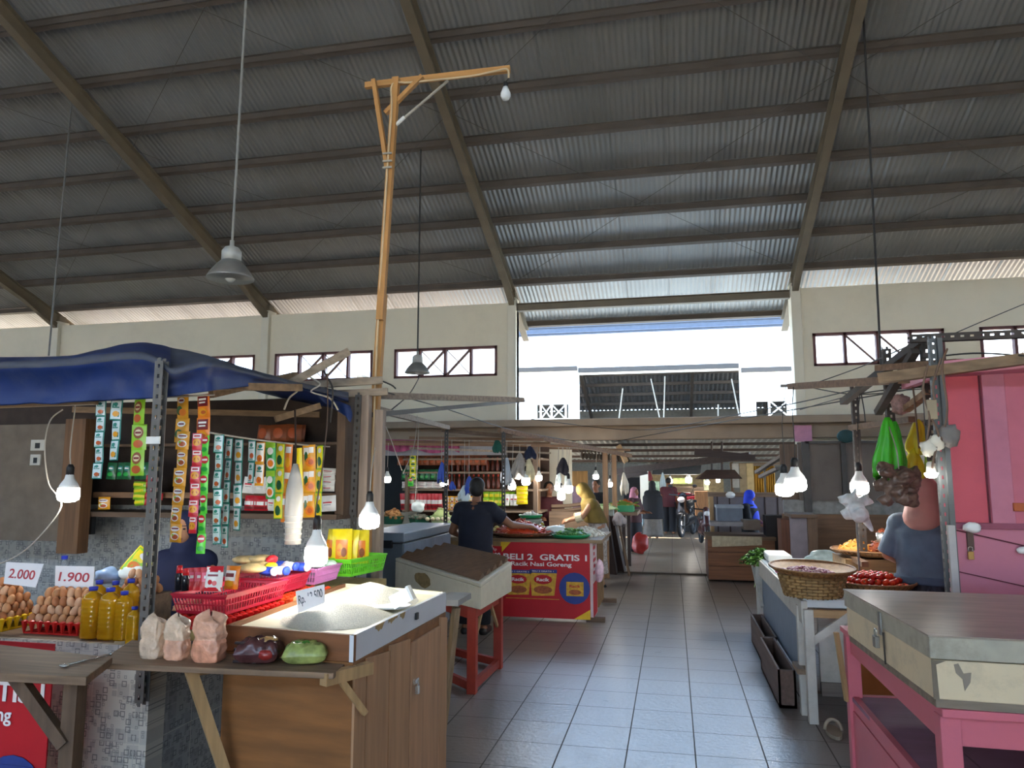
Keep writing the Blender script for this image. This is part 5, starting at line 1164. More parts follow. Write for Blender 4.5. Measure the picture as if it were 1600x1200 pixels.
hang_bag(690, 722, 752, 14, 9.75, blu, 'blue and white plastic bag hanging left of the steel post', 1, wht, up=692)
hang_bag(706, 752, 765, 10, 9.75, blu, 'small blue bag hanging right of the steel post', 2, up=692)
hang_bag(733, 744, 772, 17, 9.75, blu, 'blue and white plastic bag hanging left of the head of the man', 3, wht, up=692)
hang_bag(726, 758, 782, 18, 9.75, wht, 'white plastic bag hanging below the blue one beside the man', 4, up=692)
hang_bag(792, 715, 757, 15, 9.75, clear, 'clear plastic bag hanging right of the second steel post', 5, up=692)
hang_bag(812, 708, 745, 22, 10.5, mat('grey_clear_bag', '9c938a', .3, var=.3), 'large grey clear bag hanging above the yellow stack', 6, up=692)
hang_bag(826, 715, 750, 14, 10.5, mat('cream_bag', 'd6c79c', .4, var=.3), 'cream bag with orange print hanging beside the pole', 7, mat('cream_orange', 'd09050', .4), up=692)
hang_bag(776, 686, 706, 16, 9.75, mat('teal_cloth', '17584a', .7, var=.2), 'dark green cloth tucked at the second steel post', 8, up=692)
hang_bag(828, 697, 716, 18, 10.5, mat('navy_cloth', '1d2440', .7, var=.2), 'navy cloth bundle hung on the pole top', 9, up=692)
for px, y0, y1_, Y, w, lb in ((884, 740, 722, 12.0, 10, ''),): pass
hang_bag(880, 715, 740, 18, 11.2, mat('black_cloth', '1a1420', .7), 'black cloth bundle hanging above the bulb cluster', 10, up=692)
hang_bag(873, 728, 766, 8, 11.2, wht, 'long white bag hanging behind the bulb cluster', 12, up=692); hang_bag(886, 730, 762, 7, 11.2, wht, 'second long white bag hanging behind the bulb cluster', 13, up=692)
# ================================================================ middle stalls and the passage beyond
oldw = lambda ax: wood('old_grey_brown_wood', '7b6450', ax, var=.3)
drk = lambda ax: wood('dark_leaning_wood', '3a2c28', ax, var=.3)
for px, y0, y1_, Y, lb in ((840, 690, 806, 11.9, 'pale wooden pole at the right end of the spice stall'), (948, 700, 868, 12.3, 'brown wooden pole right of the olive headscarf'), (961, 706, 800, 13.4, 'thinner wooden pole behind the first one right of the olive headscarf')):
    a, c = P(px, y1_, Y), P(px, y0, Y); MB().bar((a.x, Y, 0), (a.x, Y, c.z), .085, .085).build('wooden_pole', wood('pole_wood', '8a6a4e', 'z'), label=lb, cat='pole', bev=.006)
pxbox('plank_stack', (858, 800, 932, 826), 11.9, .5, oldw('x'), label='stack of rough planks behind the counter goods', cat='planks')
for k, (y0, y1_, lb) in enumerate(((796, 801, 'upper rough log lying on the plank stack'), (789, 794, 'bent branch resting above the plank stack'))):
    MB().tube(cat([P(862, y1_ - 3, 12.1), P(890, y0 + 1, 12.1), P(915, y0 - 2, 12.1), P(934, y0, 12.1)]), .03, 7).build('log', oldw('x'), label=lb, cat='log')
pxbox('wooden_screen', (895, 736, 918, 866), 15.5, .06, wood('screen_wood', '96703f', 'z'), label='light brown board screen hanging beyond the bulb cluster', cat='board')
pxbox('lilac_cloth', (894, 760, 919, 874), 14.8, .05, mat('lilac_cloth', '9c8296', .8, var=.2), label='lilac cloth hung below the light brown screen', cat='cloth')
pxbox('shutter', (845, 705, 858, 875), 14.5, .06, mat('grey_shutter', '5a6468', .6, var=.3, scale=20, stretch=(.1, .1, 3)), label='grey slatted shutter right of the wooden pole', cat='shutter')
vt = thing('vegetable_table', 'rough table with a green crate of vegetables beside the passage', 'table', P(972, 850, 14.0))
TZ = P(970, 800, 14.0)
MB().box2(P(946, 800, 14).x, P(996, 800, 14).x, 13.9, 15.2, TZ.z - .06, TZ.z).build('table_top', oldw('x'), vt)
for px in (950, 974, 982): a = P(px, 800, 14); MB().box2(a.x - .03, a.x + .03, 14.0, 14.06, 0, TZ.z - .06).build('leg', drk('z'), vt)
pxbox('crate', (960, 790, 989, 800), 14.05, .6, grn_tray, label='green crate on the vegetable table beside the passage', cat='crate')
p = P(974, 790, 14.3); loose('vegetables', p, .26, .1, 70, chili(.10, .02), [mat('veg_green', '6a8f3a', .5), mat('veg_yellow', 'b79c4a', .5), mat('veg_orange', 'b4572a', .5)], 'mixed vegetables heaped in the green crate', 'vegetables', 21)
p = P(946, 796, 13.2); loose('leaf_vegetables', p, .2, .1, 60, chili(.08, .015), [mat('leaf_pale', 'a9b890', .5), mat('leaf_mid', '5f8a4a', .5)], 'pale leafy vegetables on a rack left of the vegetable table', 'vegetables', 22)
pxbox('rack', (925, 796, 958, 806), 13.1, .5, mat('pale_rack', '8f968e', .6), label='pale rack under the leafy vegetables', cat='rack')
for i, (xa, xb, lb) in enumerate(((937, 960, 'dark board leaning beside the wooden pole, front one'), (945, 972, 'dark board leaning beside the wooden pole, rear one'))):
    Y = 12.8 + .25 * i; a, c = P(xa, 806, Y), P(xb - 10, 868, Y); b = MB(); b.hexa([V((c.x - .02, Y, .005)), V((c.x + .15, Y - .1, .005)), V((c.x + .15, Y + .35, .005)), V((c.x - .02, Y + .4, .005))], [a, a + V((.15, -.1, 0)), a + V((.15, .35, 0)), a + V((0, .4, 0))]); b.build('leaning_board', drk('z'), label=lb, cat='board')
MB().bar(P(966, 812, 12.7), V((P(983, 862, 12.6).x, 12.6, .01)), .03, .03).build('stick', oldw('z'), label='thin stick leaning at the passage edge', cat='stick')
p = P(1000, 853, 16.2); p.z = 0; wrinkle_bag('plastic_bag', p, (.17, .15, .22), mat('red_bag', '86201a', .4, var=.15), 'red plastic bag standing on the passage floor', 'bag', 31, knot=True)
hang_bag(975, 738, 770, 11, 12.6, mat('cream_white_bag', 'd9d0bd', .5), 'cream bag hanging at the stall left of the white column', 32, up=700)
hang_bag(966, 800, 820, 18, 12.7, mat('pale_grey_bag', 'a59c9c', .5, var=.2), 'pale plastic bag tied on the dark leaning boards', 33)
# roofs over the middle stalls
for i, (q, lb) in enumerate(((((906, 716, 13.4), (985, 722, 15.0)), 'rusty sheet eave over the stalls left of the passage'), (((900, 704, 13.6), (980, 712, 16.5)), 'second sheet eave higher over the stalls left of the passage'))):
    a, c = P(*q[0]), P(*q[1]); b = MB(); b.grid(lambda u, v: a.lerp(c, u) + V((-.1 * v, 1.0 * v, .14 * v + .015 * math.sin(u * 90))), 120, 2)
    b.build('sheet_eave', mat('rust_sheet', '6b5a4c', .6, var=.35), label=lb, cat='roof sheet', solid=.004)
for i, (q, lb) in enumerate(((((962, 737, 15.0), (1172, 712, 13.4)), 'dark wooden beam slanting across the passage below the light gap'), (((968, 745, 15.4), (1010, 736, 15.0)), 'short grey board at the left end of the slanting beam'), (((1085, 706, 13.4), (1180, 716, 13.4)), 'rough beam at the upper right of the passage'))):
    MB().bar(P(*q[0]), P(*q[1]), .07, .12).build('beam', drk('x'), label=lb, cat='beam')
MB().bar(P(966, 696, 13.5), P(978, 722, 13.6), .05, .09).build('strut', litwood('z'), label='pale strut catching light at the left of the passage roof', cat='strut')
# second hall seen along the passage
pxbox('column', (1001, 728, 1012, 800), 21.0, .25, cream2, kind='structure')
pxbox('door_1', (975, 746, 1000, 800), 22.5, .05, mat('doorway_shade_black', '14161d', .9), kind='structure')  # slab coloured almost black to stand for the shade inside the doorway
ms = thing('meat_stall', 'far stall with grey awning and strings of goods beyond the motorcycle', 'market stall', P(1060, 800, 24))
MB().hexa([P(1019, 741, 23), P(1094, 741, 23), P(1088, 742, 25), P(1026, 742, 25)], [P(1022, 724, 24.4), P(1096, 724, 24.4), P(1090, 727, 25), P(1026, 727, 25)]).build('awning', mat('grey_awning', '8b8a8e', .7, var=.15), ms)
pxbox('back_board', (1010, 740, 1130, 800), 26, .1, mat('far_stall_back', '8f7a58', .8, var=.3), ms)
for y in (770, 765): pxbox('shelf', (1045, y - 4, 1100, y), 24, .4, oldw('x'), ms)
for x0, y0, x1, y1_, c, nm in ((1052, 747, 1082, 756, 'a9b86a', 'green_goods'), (1014, 752, 1030, 786, '8fae9a', 'hanging_packets'), (1100, 746, 1107, 766, 'd6cfa8', 'side_board')): pxbox(nm, (x0, y0, x1, y1_), 25, .2, mat(nm, '%s' % c, .7, var=.5, scale=8), ms)
hang_bag(1036, 738, 762, 8, 22.5, mat('pale_blue_bag', 'a9bcc4', .5), 'pale blue bag hanging under the far grey awning', 41, up=722)
hang_bag(1015, 736, 750, 8, 22.5, mat('dull_red_bag', '7a3038', .6), 'dark red bag hanging beside the far white column', 42, up=714)
meat = mat('raw_meat', 'a8222c', .4, var=.4, scale=7)
p = P(1070, 786, 22.6)
for i, (px, yy, w, lb) in enumerate(((1052, 782, .3, 'red meat slab, left on the far counter'), (1068, 776, .34, 'red meat slab, top of the pile on the far counter'), (1080, 783, .25, 'red meat slab, right on the far counter'))):
    b = MB(); blob(b, P(px, yy, 22.6), (w, .2, .13), i + 3, .2, 16, 10); b.build('meat', meat, label=lb, cat='meat', smooth=True)
pxbox('meat_counter', (1040, 786, 1092, 830), 22.8, .8, mat('dark_counter', '1f1b1c', .7), label='dark counter under the red meat slabs', cat='counter')
pxbox('wooden_box', (1087, 768, 1106, 806), 20.5, .6, wood('far_box_wood', '8a5f3c', 'z'), label='upright wooden box behind the motorcycles', cat='box')
for px, yy, Y, r, lb in ((1047, 752, 24.5, .08, 'far lit bulb, leftmost under the grey awning'), (1076, 750, 24.2, .10, 'far lit bulb beside the green goods'), (1105, 754, 23.5, .07, 'far lit bulb, third from the left in the far stall'), (1122, 751, 23.0, .06, 'far lit bulb, rightmost under the rusty hood')):
    bulb(P(px, yy, Y), r, lb, [P(px, 738, Y), P(px, 725, Y)], m=glow_far)
def wheel(b, c, r, w, ax):
    b.tube([c + V((ax[0] * r * math.cos(t), ax[1] * r * math.cos(t), r * math.sin(t))) for t in [k * .3307 for k in range(20)]], w, 7, caps=False)
def motorbike(px, yy, Y, k, face, body, lb):
    g = P(px, yy, Y); g.z = 0; t = thing('motorcycle', lb, 'motorcycle', g); d = V((face[0], face[1], 0)).normalized(); s = V((d.y, -d.x, 0)); blk = mat('tyre_rubber', '17171a', .7)
    at = lambda f, l, z: g + d * f * k + s * l * k + V((0, 0, z * k))
    for f, nm in ((.62, 'front_wheel'), (-.62, 'rear_wheel')):
        b = MB(); wheel(b, at(f, 0, .29), .25 * k, .045 * k, d); w = b.build(nm, blk, t, smooth=True)
        q = MB()
        for j in range(8): q.bar(at(f, 0, .29), at(f, 0, .29) + (d * math.cos(j * .785) + V((0, 0, math.sin(j * .785)))) * .24 * k, .012 * k, .012 * k)
        q.build('spokes', mat('wheel_alloy', '8f8f92', .4, metal=.6), w)
    b = MB(); b.cap(at(.50, 0, .62), at(.38, 0, .98), .12 * k, .10 * k); b.cap(at(.40, 0, .60), at(.30, 0, .42), .17 * k, .12 * k); b.cap(at(.2, 0, .38), at(-.3, 0, .40), .13 * k, .15 * k); b.cap(at(-.1, 0, .62), at(-.65, 0, .72), .13 * k, .09 * k); b.build('bodywork', body, t, smooth=True, remesh=.02)
    MB().cap(at(.0, 0, .76), at(-.55, 0, .80), .10 * k, .10 * k).build('seat', black_pl, t, smooth=True)
    MB().tube([at(.36, -.34, 1.02), at(.42, -.1, 1.0), at(.42, .1, 1.0), at(.36, .34, 1.02)], .02 * k, 6).build('handlebar', black_pl, t)
    for sgn in (-1, 1):
        MB().bar(at(.62, .07 * sgn, .29), at(.46, .07 * sgn, .78), .03 * k, .03 * k).build('fork', mat('fork_chrome', 'a9a9ad', .3, metal=.7), t)
        MB().tube([at(.4, .2 * sgn, 1.02), at(.38, .28 * sgn, 1.2)], .008, 5).ball(at(.38, .3 * sgn, 1.23), (.06 * k, .03 * k, .04 * k), 8, 6).build('mirror', black_pl, t)
    MB().ball(at(.54, 0, .90), (.09 * k, .07 * k, .07 * k), 10, 8).build('headlamp', mat('headlamp_glass', 'b9b9bd', .2), t, smooth=True)
    MB().bar(at(.62, 0, .58), at(.82, 0, .48), .12 * k, .02 * k).build('mudguard', body, t)
motorbike(1074, 832, 21.3, 1.12, (-.25, -1), mat('black_bike_paint', '15151a', .3), 'large black motorcycle parked facing the passage')
motorbike(1101, 838, 18.6, .86, (.12, -1), mat('dark_red_bike', '3a1a1c', .3), 'smaller motorcycle with pale forks beside the wooden counter')
# sagging hood of rusty sheet with hooks
hd = thing('sheet_hood', 'rusty tent shaped sheet hood hung over the stall behind the wooden counter', 'hood', P(1125, 748, 14.5))
a, b_, c2, d = P(1090, 749, 14.0), P(1160, 748, 14.0), P(1148, 734, 15.0), P(1104, 734, 15.0)
MB().hexa([a, b_, b_ + V((0, 1.9, 0)), a + V((0, 1.9, 0))], [d, c2, c2 + V((0, .1, 0)), d + V((0, .1, 0))]).build('hood_sheet', mat('rust_hood', '4e2f22', .7, var=.3), hd)
for px in (1112, 1128): MB().tube([P(px, 736, 15), P(px, 690, 15)], .02, 6).build('hanger', drk('z'), hd)

# ================================================================ right of the passage: wooden counter
WC0, WC1 = P(1106, 900, 12.55), P(1213, 900, 12.2)
wc = thing('wooden_counter', 'broad brown plank counter standing beside the passage', 'counter', ((WC0.x + WC1.x) / 2, 12.5, 0))
wz = P(1150, 838, 12.3).z
for k in range(3): MB().box2(WC0.x, WC1.x, 12.2, 12.23, .04 + (wz - .06) * k / 3, .03 + (wz - .06) * (k + 1) / 3).build('front_plank', wood('counter_plank_brown', '74492c', 'x', var=.25), wc)
MB().box2(WC0.x, WC1.x, 12.23, 13.2, .03, wz - .04).build('body', wood('counter_body_brown', '5c3a26', 'y'), wc)
MB().box2(WC0.x - .02, WC1.x + .02, 12.18, 13.22, wz - .05, wz).build('worktop', wood('counter_top_brown', '6a5038', 'x'), wc)
pp = mat('old_paper', 'a89a80', .8, var=.2, scale=20); a = P(1112, 838, 12.2); c = P(1190, 842, 12.2)
MB().hexa([V((a.x, 12.165, wz - .16)), V((c.x, 12.165, wz - .12)), V((c.x, 12.17, wz - .12)), V((a.x, 12.17, wz - .16))], [V((a.x, 12.165, wz + .01)), V((c.x, 12.165, wz + .01)), V((c.x, 12.17, wz + .01)), V((a.x, 12.17, wz + .01))]).build('paper_strip', pp, label='torn pale paper strip over the front edge of the wooden counter', cat='paper')
gp = mat('grey_counter_panel', '777072', .7, var=.1)
pc = thing('panel_counter', 'grey panelled stall partition behind the wooden counter', 'partition', P(1180, 830, 13.6))
a, c = P(1108, 776, 13.8), P(1232, 776, 13.8)
MB().box2(a.x, c.x, 13.8, 13.86, .02, a.z).build('panel', gp, pc)
MB().box2(a.x - .02, c.x + .02, 13.76, 13.9, a.z, a.z + .08).build('top_rail', oldw('x'), pc)
MB().box2(a.x, a.x + .07, 13.74, 13.8, .02, a.z).build('post', litwood('z'), pc)
for px in (1121, 1140, 1195, 1215): q = P(px, 790, 13.8); MB().box2(q.x - .012, q.x + .012, 13.785, 13.8, .05, a.z).build('joint_strip', drk('z'), pc)
gb = thing('grey_box', 'grey blue lidded box standing on the wooden counter', 'box', P(1141, 818, 13.2))
pxbox('body', (1121, 793, 1160, 820), 12.9, .5, mat('grey_blue_box', '5e6672', .5), gb, bev=.01); pxbox('lid', (1119, 790, 1162, 794), 12.88, .54, mat('pale_box_lid', '8e949c', .5), gb)
pxbox('slab', (1110, 816, 1162, 822), 12.6, .4, mat('grey_slab', '857f80', .6), label='pale grey slab lying in front of the grey blue box', cat='slab')
pxbox('cardboard_box', (1162, 813, 1188, 828), 12.5, .4, mat('grey_card', '6a5c52', .8), label='flat brown carton before the woman in blue', cat='box')
yel = mat('yellow_curtain', 'b8862a', .7, var=.2, scale=6, stretch=(6, 1, .5))
for px, w, lb in ((1186, 17, 'yellow curtain panel, left of two behind the blue headscarf'), (1204, 16, 'yellow curtain panel, right of two behind the blue headscarf')):
    a, c = P(px - w / 2, 728, 15.2), P(px + w / 2, 779, 15.2); b = MB(); b.grid(lambda u, v: V((lerp(a.x, c.x, u), 15.2 + .03 * math.sin(u * 25), lerp(c.z, a.z, v))), 24, 3); b.build('curtain', yel, label=lb, cat='curtain', solid=.004, smooth=True)
MB().bar(P(1140, 726, 15.12), P(1222, 724, 15.12), .04, .05).build('curtain_rail', oldw('x'), label='wooden rail carrying the yellow curtains and cloth strips', cat='rail')
MB().bar(P(1143, 722, 15.2), V((P(1143, 722, 15.2).x, 15.2, 0)), .06, .06).build('wooden_pole', oldw('z'), label='wooden pole at the left end of the curtain rail', cat='pole')
for px, y0, y1_, c, lb in ((1150, 725, 762, 'b3aca2', 'pale cloth strip hanging left of the yellow curtains'), (1162, 725, 772, '9c8768', 'tan cloth strip hanging beside the yellow curtains'), (1173, 738, 768, 'c2a878', 'upright pale batten left of the yellow curtains')):
    pxbox('cloth_strip' if 'cloth' in lb else 'batten', (px - 5, 724, px + 4, y1_), 15.085, .03, mat('strip_' + c, c, .8, var=.2), label=lb, cat='cloth' if 'cloth' in lb else 'batten')
p = P(1141, 775, 13.8); MB().ball(p + V((0, 0, .02)), (.10, .08, .06), 10, 8).build('sun_hat', white_pl, label='white hat lying on the panel partition', cat='hat', smooth=True)

# plywood partition and low walls at the back right
ply = mat('grey_plywood', '6f645c', .75, var=.1, scale=2, dirt='574c44')
pb = thing('plywood_partition', 'large grey plywood partition in a dark frame behind the right stall', 'partition', P(1320, 800, 11.6))
pxbox('board', (1250, 690, 1400, 782), 11.6, .05, ply, pb); pxbox('board', (1222, 694, 1250, 782), 11.9, .05, wood('brown_board', '6a5546', 'z'), pb)
for q in ((1258, 688, 1400, 693), (1258, 690, 1264, 800), (1318, 690, 1321, 780)): pxbox('frame_bar', q, 11.5, .06, slotd, pb)
pxbox('low_marble_wall', (1226, 782, 1412, 812), 11.7, .1, mat('marble_tile', '8a8883', .4, var=.3, scale=10), kind='structure')
pxbox('wall_lower', (1226, 805, 1420, 870), 11.6, .1, wood('low_brown_boards', '76573f', 'x', var=.2), kind='structure')
cb = thing('cupboard', 'grey fronted open cupboard behind the white counter', 'cupboard', P(1255, 850, 10.2))
pxbox('panel', (1240, 808, 1268, 944), 10.2, .03, mat('cupboard_lilac', '776f76', .6), cb); pxbox('side', (1268, 806, 1276, 944), 10.15, .5, dkwood('z'), cb); pxbox('top', (1236, 804, 1278, 809), 10.1, .6, dkwood('x'), cb)
pxbox('dark_cabinet', (1200, 806, 1226, 890), 12.4, .4, mat('dark_shelf', '2c2626', .8), label='dark cabinet left of the grey fronted cupboard', cat='cabinet')
pxbox('brown_cabinet', (1224, 812, 1240, 900), 11.2, .4, wood('redbrown', '6b4230', 'z'), label='narrow red brown cabinet beside the dark cabinet', cat='cabinet')
# rough bracket at the top of the right stalls
for q, lb in ((((1182, 738, 13), (1232, 706, 12)), 'pale broken strut under the passage roof on the right'), (((1188, 745, 13), (1215, 732, 12.4)), 'short broken strut below the longer one on the right')):
    MB().bar(P(*q[0]), P(*q[1]), .07, .05).build('strut', mat('pale_strut', '8a807a', .7), label=lb, cat='strut')
pxbox('pink_paper', (1242, 664, 1268, 690), 12.75, .02, mat('pink_paper', 'c98fa8', .8), label='faded pink paper stuck on the wall under the canopy', cat='paper')
MB().ball(P(1322, 682, 11.52), (.13, .05, .1), 12, 8).build('teal_cloth_bundle', mat('dark_teal_cloth', '28484a', .7, var=.2), label='dark teal cloth bundle hung at the partition top', cat='cloth', smooth=True)
# ================================================================ right foreground: vegetable counter, pink kiosk, white box
wpaint = mat('worn_white_paint', 'b9b4aa', .6, var=.08, dirt='7d756a', dscale=5, damt=.4); bluegrey = mat('blue_grey_panel', '6f7d8c', .5, var=.08)
vc = thing('vegetable_counter', 'white tiled vegetable counter with a blue grey side panel', 'counter', (1.4, 6.6, 0))
vz = .80; xL = .86; XR_ = 1.80
MB().box2(xL, XR_, 5.55, 8.2, vz - .06, vz).build('tiled_top', mat('white_counter_tile', 'c9cdcc', .3, var=.06), vc, bev=.004)
MB().box2(xL - .02, xL + .02, 5.5, 8.2, vz - .16, vz - .01).build('edge_board', wpaint, vc)
MB().box2(xL, xL + .02, 5.75, 8.0, .22, vz - .16).build('side_panel', bluegrey, vc)
MB().box2(xL + .12, XR_ - .05, 5.72, 5.75, .20, vz - .06).build('front_panel', wpaint, vc); MB().box2(xL + .12, XR_ - .05, 5.70, 5.74, .12, .21).build('bottom_rail', wood('grey_bottom_rail', '6d625a', 'x'), vc)
for x, y in ((xL + .02, 5.48), (xL - .0, 5.66), (xL - .02, 8.1), (XR_ - .06, 5.7)): MB().box2(x - .03, x + .03, y - .03, y + .03, 0, vz - .06).build('leg', wpaint, vc, bev=.004)
MB().bar((xL + .02, 5.47, .52), (xL + .40, 5.47, .80), .03, .05).build('brace', wpaint, vc)
MB().bar((xL - .02, 7.9, .35), (xL - .06, 8.25, vz - .08), .03, .03).build('brace', wpaint, vc)
MB().box2(xL + .02, XR_ - .05, 5.46, 5.50, vz - .11, vz - .06).build('front_rail', litwood('x'), vc)
MB().box2(xL - .06, xL + .04, 5.52, 5.75, .30, .335).build('step_board', oldw('y'), vc)
# crates of boards along the counter foot
cw = lambda ax: wood('crate_dark_wood', '5c453a', ax, var=.25)
for i, (ya, yb, lb) in enumerate(((5.75, 6.85, 'dark open wooden crate along the counter foot, nearer one'), (6.87, 7.95, 'dark open wooden crate along the counter foot, farther one'))):
    t = thing('crate', lb, 'crate', (.78, (ya + yb) / 2, 0)); x0, x1 = .70 + .03 * i, .82 + .02 * i
    for q in ((x0, x0 + .015, ya, yb), (x1 - .015, x1, ya, yb), (x0, x1, ya, ya + .015), (x0, x1, yb - .015, yb)): MB().box2(*q, .01, .27).build('side_board', cw('y'), t)
    MB().box2(x0, x1, ya, yb, .01, .03).build('base', cw('y'), t)
# baskets and trays
def woven(name, c, r0, r1, h, label):
    t = thing(name, label, 'basket', c); b = MB(); n = 36; rows = 7
    for j in range(rows):
        z = h * (j + .5) / rows; r = lerp(r0, r1, (j + .5) / rows)
        b.tube([V(c) + V(((r + .008 * (1 if (k + j) % 2 else -1)) * math.cos(2 * math.pi * k / n), (r + .008 * (1 if (k + j) % 2 else -1)) * math.sin(2 * math.pi * k / n), z)) for k in range(n + 1)], h / rows * .52, 6, caps=False)
    b.build('weave', mat('palm_weave', '9a7a4e', .65, var=.3, scale=18), t, smooth=True)
    q = MB()
    for k in range(n): a = 2 * math.pi * k / n; q.bar(V(c) + V((r0 * math.cos(a), r0 * math.sin(a), 0)), V(c) + V((r1 * math.cos(a), r1 * math.sin(a), h)), .006, .03, (math.cos(a), math.sin(a), 0))
    q.lathe([(.001, 0), (r0, 0), (r0, .01), (.001, .01)], c, 24); q.build('stakes', mat('palm_stake', '7d5f3a', .7, var=.25), t); return t
wb_ = P(1273, 926, 5.62); woven('woven_basket', V((wb_.x, 5.70, vz + .002)), .18, .22, .15, 'tall woven palm basket under the shallot tray')
bamb = bamboo
c = P(1268, 884, 5.66); c.z = vz + .155
tampah('winnowing_tray', c, .285, 'round bamboo tray of shallots on the woven basket', bamboo, .05, (R(3), R(1)), 48)
loose('shallots', c + V((-.05, .0, .012)), .19, .035, 190, nut(.012, 1.3), [mat('shallot', '8d4a5c', .4), mat('shallot2', 'a8687a', .4), mat('shallot3', 'b98d90', .5)], 'scatter of small pink shallots on the bamboo tray', 'shallots', 51, inner=False)
c = P(1362, 905, 5.95); c.z = vz + .02; tc_ = c
tampah('winnowing_tray', c, .29, 'round bamboo tray heaped with red tomatoes', bamboo, .06, (0, 0), 44)
tm = [mat('tomato_%d' % i, h, .22, var=.05) for i, h in enumerate(('b8281a', 'cc3a1c', 'a81f18'))]; stem = mat('tomato_stem', '4f6a2a', .6)
tb = MB().lathe([(.001, -.020), (.012, -.018), (.022, -.006), (.0225, .005), (.016, .015), (.006, .0175), (.001, .015)], (0, 0, 0), 12)
t0_ = tb.build('tomato', tm[0], origin=(0, 0, 0), smooth=True); MB().lathe([(.008, .016), (.002, .018), (.002, .026), (.001, .026)], (0, 0, 0), 6).build('stalk', stem, t0_)
tmd = [t0_.data] + [t0_.data.copy() for _ in range(2)]
for i in (1, 2): tmd[i].materials.clear(); tmd[i].materials.append(tm[i])
k = 0
for L, (rr, st_) in enumerate(((.235, .045), (.19, .046), (.13, .046))):
    n = int(rr / st_) + 1
    for i in range(-n, n + 1):
        for j in range(-n, n + 1):
            x, y = (i + .5 * (j % 2)) * st_, j * st_ * .88
            if x * x + y * y > rr * rr: continue
            o = t0_ if k == 0 else dup(t0_); o.data = tmd[rnd.randrange(3)]; o.location = c + V((x + rnd.uniform(-.004, .004), y, .040 + .032 * L)); o.rotation_euler = (R(rnd.uniform(-50, 50)), R(rnd.uniform(-50, 50)), rnd.uniform(0, 6)); k += 1
            tag(o, 'small red tomato in the heap on the bamboo tray', 'tomato', 'tomatoes on the bamboo tray')
cs = wood('counter_stick', '6a4c33', 'x')
MB().bar(P(1318, 864, 6.9), P(1352, 882, 6.2), .05, .04).build('batten', cs, label='brown batten lying slanted between the two bamboo trays', cat='batten')
pxbox('tray_stand', (1322, 876, 1425, 893), 6.5, .5, wood('stand_wood', '8a6a45', 'x'), label='low wooden stand lifting the dried goods tray', cat='stand')
c = P(1366, 868, 6.75); tampah('winnowing_tray', c, .33, 'bamboo tray of dried shrimp raised at the back of the counter', bamboo, .05, (0, 0), 44)
loose('dried_chillies', c + V((.10, 0, .03)), .20, .10, 170, chili(.035, .008), [mat('dry_red', '8a3f1f', .5), mat('dry_brown', 'a3602c', .5), mat('dry_dark', '6a2f1c', .5)], 'dark reddish dried chillies heaped under the steel cup', 'dried goods', 52)
loose('dried_shrimp', c + V((-.13, .02, .025)), .15, .10, 130, chili(.03, .008), [mat('shrimp', 'c9852f', .5), mat('shrimp2', 'd99a44', .5)], 'orange dried shrimp at the left of the raised tray', 'dried goods', 53)
q = P(1380, 856, 6.75); t = thing('steel_cup', 'shiny steel cup filled with dried chillies standing in the heap', 'cup', q); MB().lathe([(.001, 0), (.045, 0), (.048, .13), (.044, .13), (.001, .11)], q, 18).build('cup_body', mat('bright_steel', 'b9b9b6', .25, metal=.8), t, smooth=True)
loose('cup_fill', (0, 0, 0), .04, .03, 24, chili(.025, .006), [mat('dry_red', '8a3f1f', .5)], None, None, 5).parent = t; t.children[-1].location = (0, 0, .115); del t.children[-1]['kind']
foam = mat('white_foam', 'e2e2de', .6, var=.03)
for i, (q, Y, d, lb) in enumerate(((((1195, 852, 1232, 862)), 8.0, .5, 'white foam block at the far left corner of the white counter'), ((1218, 858, 1262, 868), 7.2, .3, 'white foam block nearer than the corner one'), ((1302, 850, 1322, 866), 7.1, .3, 'small white foam block beside the raised tray'), ((1310, 846, 1334, 856), 7.7, .3, 'white foam block at the back beside the raised tray'))):
    MB().box2(P(q[0], 860, Y).x, P(q[2], 860, Y).x, Y - d / 2, Y + d / 2, vz + .001, vz + .075).build('foam_block', foam, label=lb, cat='foam block', bev=.02)
hb_ = P(1285, 860, 7.6); wrinkle_bag('plastic_bag', (hb_.x, 7.6, vz), (.15, .08, .07), mat('greenish_clear_bag', '8d9c9c', .25, var=.3, scale=10), 'clear bag of greens lying at the back of the white counter', 'bag', 54, knot=False)
lv = P(1186, 874, 8.2); leafm = [mat('leaf_%d' % i, h, .5, var=.2) for i, h in enumerate(('4f7a2f', '6c9a45', '35591f'))]
def leaf(b, p, rn):
    m_ = M.Rotation(rn.uniform(0, 6.3), 3, 'Z') @ M.Rotation(rn.uniform(-1, 1), 3, 'X'); L = .07
    vs = [(0, 0, 0), (.03, .02, .012), (L, 0, .0), (.03, -.02, .012), (.03, 0, -.004)]; b.add([m_ @ V(v) + p for v in vs], [(0, 4, 1), (1, 4, 2), (2, 4, 3), (3, 4, 0)])
b = loose('leaf_vegetables', lv - V((0, 0, .05)), .16, .16, 330, leaf, leafm, 'bunch of leafy greens hanging at the far left corner of the white counter', 'vegetables', 55, inner=False)
q = MB()
for k in range(6): q.tube(cat([lv + V((.02 * k - .04, 0, -.05)), lv + V((.015 * k - .03, -.02, -.15)), lv + V((.02 * k - .06, -.02, -.28))]), .006, 5)
q.build('stems', mat('pale_stem', '9aa77a', .6), b)
MB().box2(lv.x - .06, lv.x + .3, 8.1, 8.35, lv.z - .07, lv.z - .05).build('side_shelf', oldw('x'), label='small shelf under the bunch of leafy greens', cat='shelf')

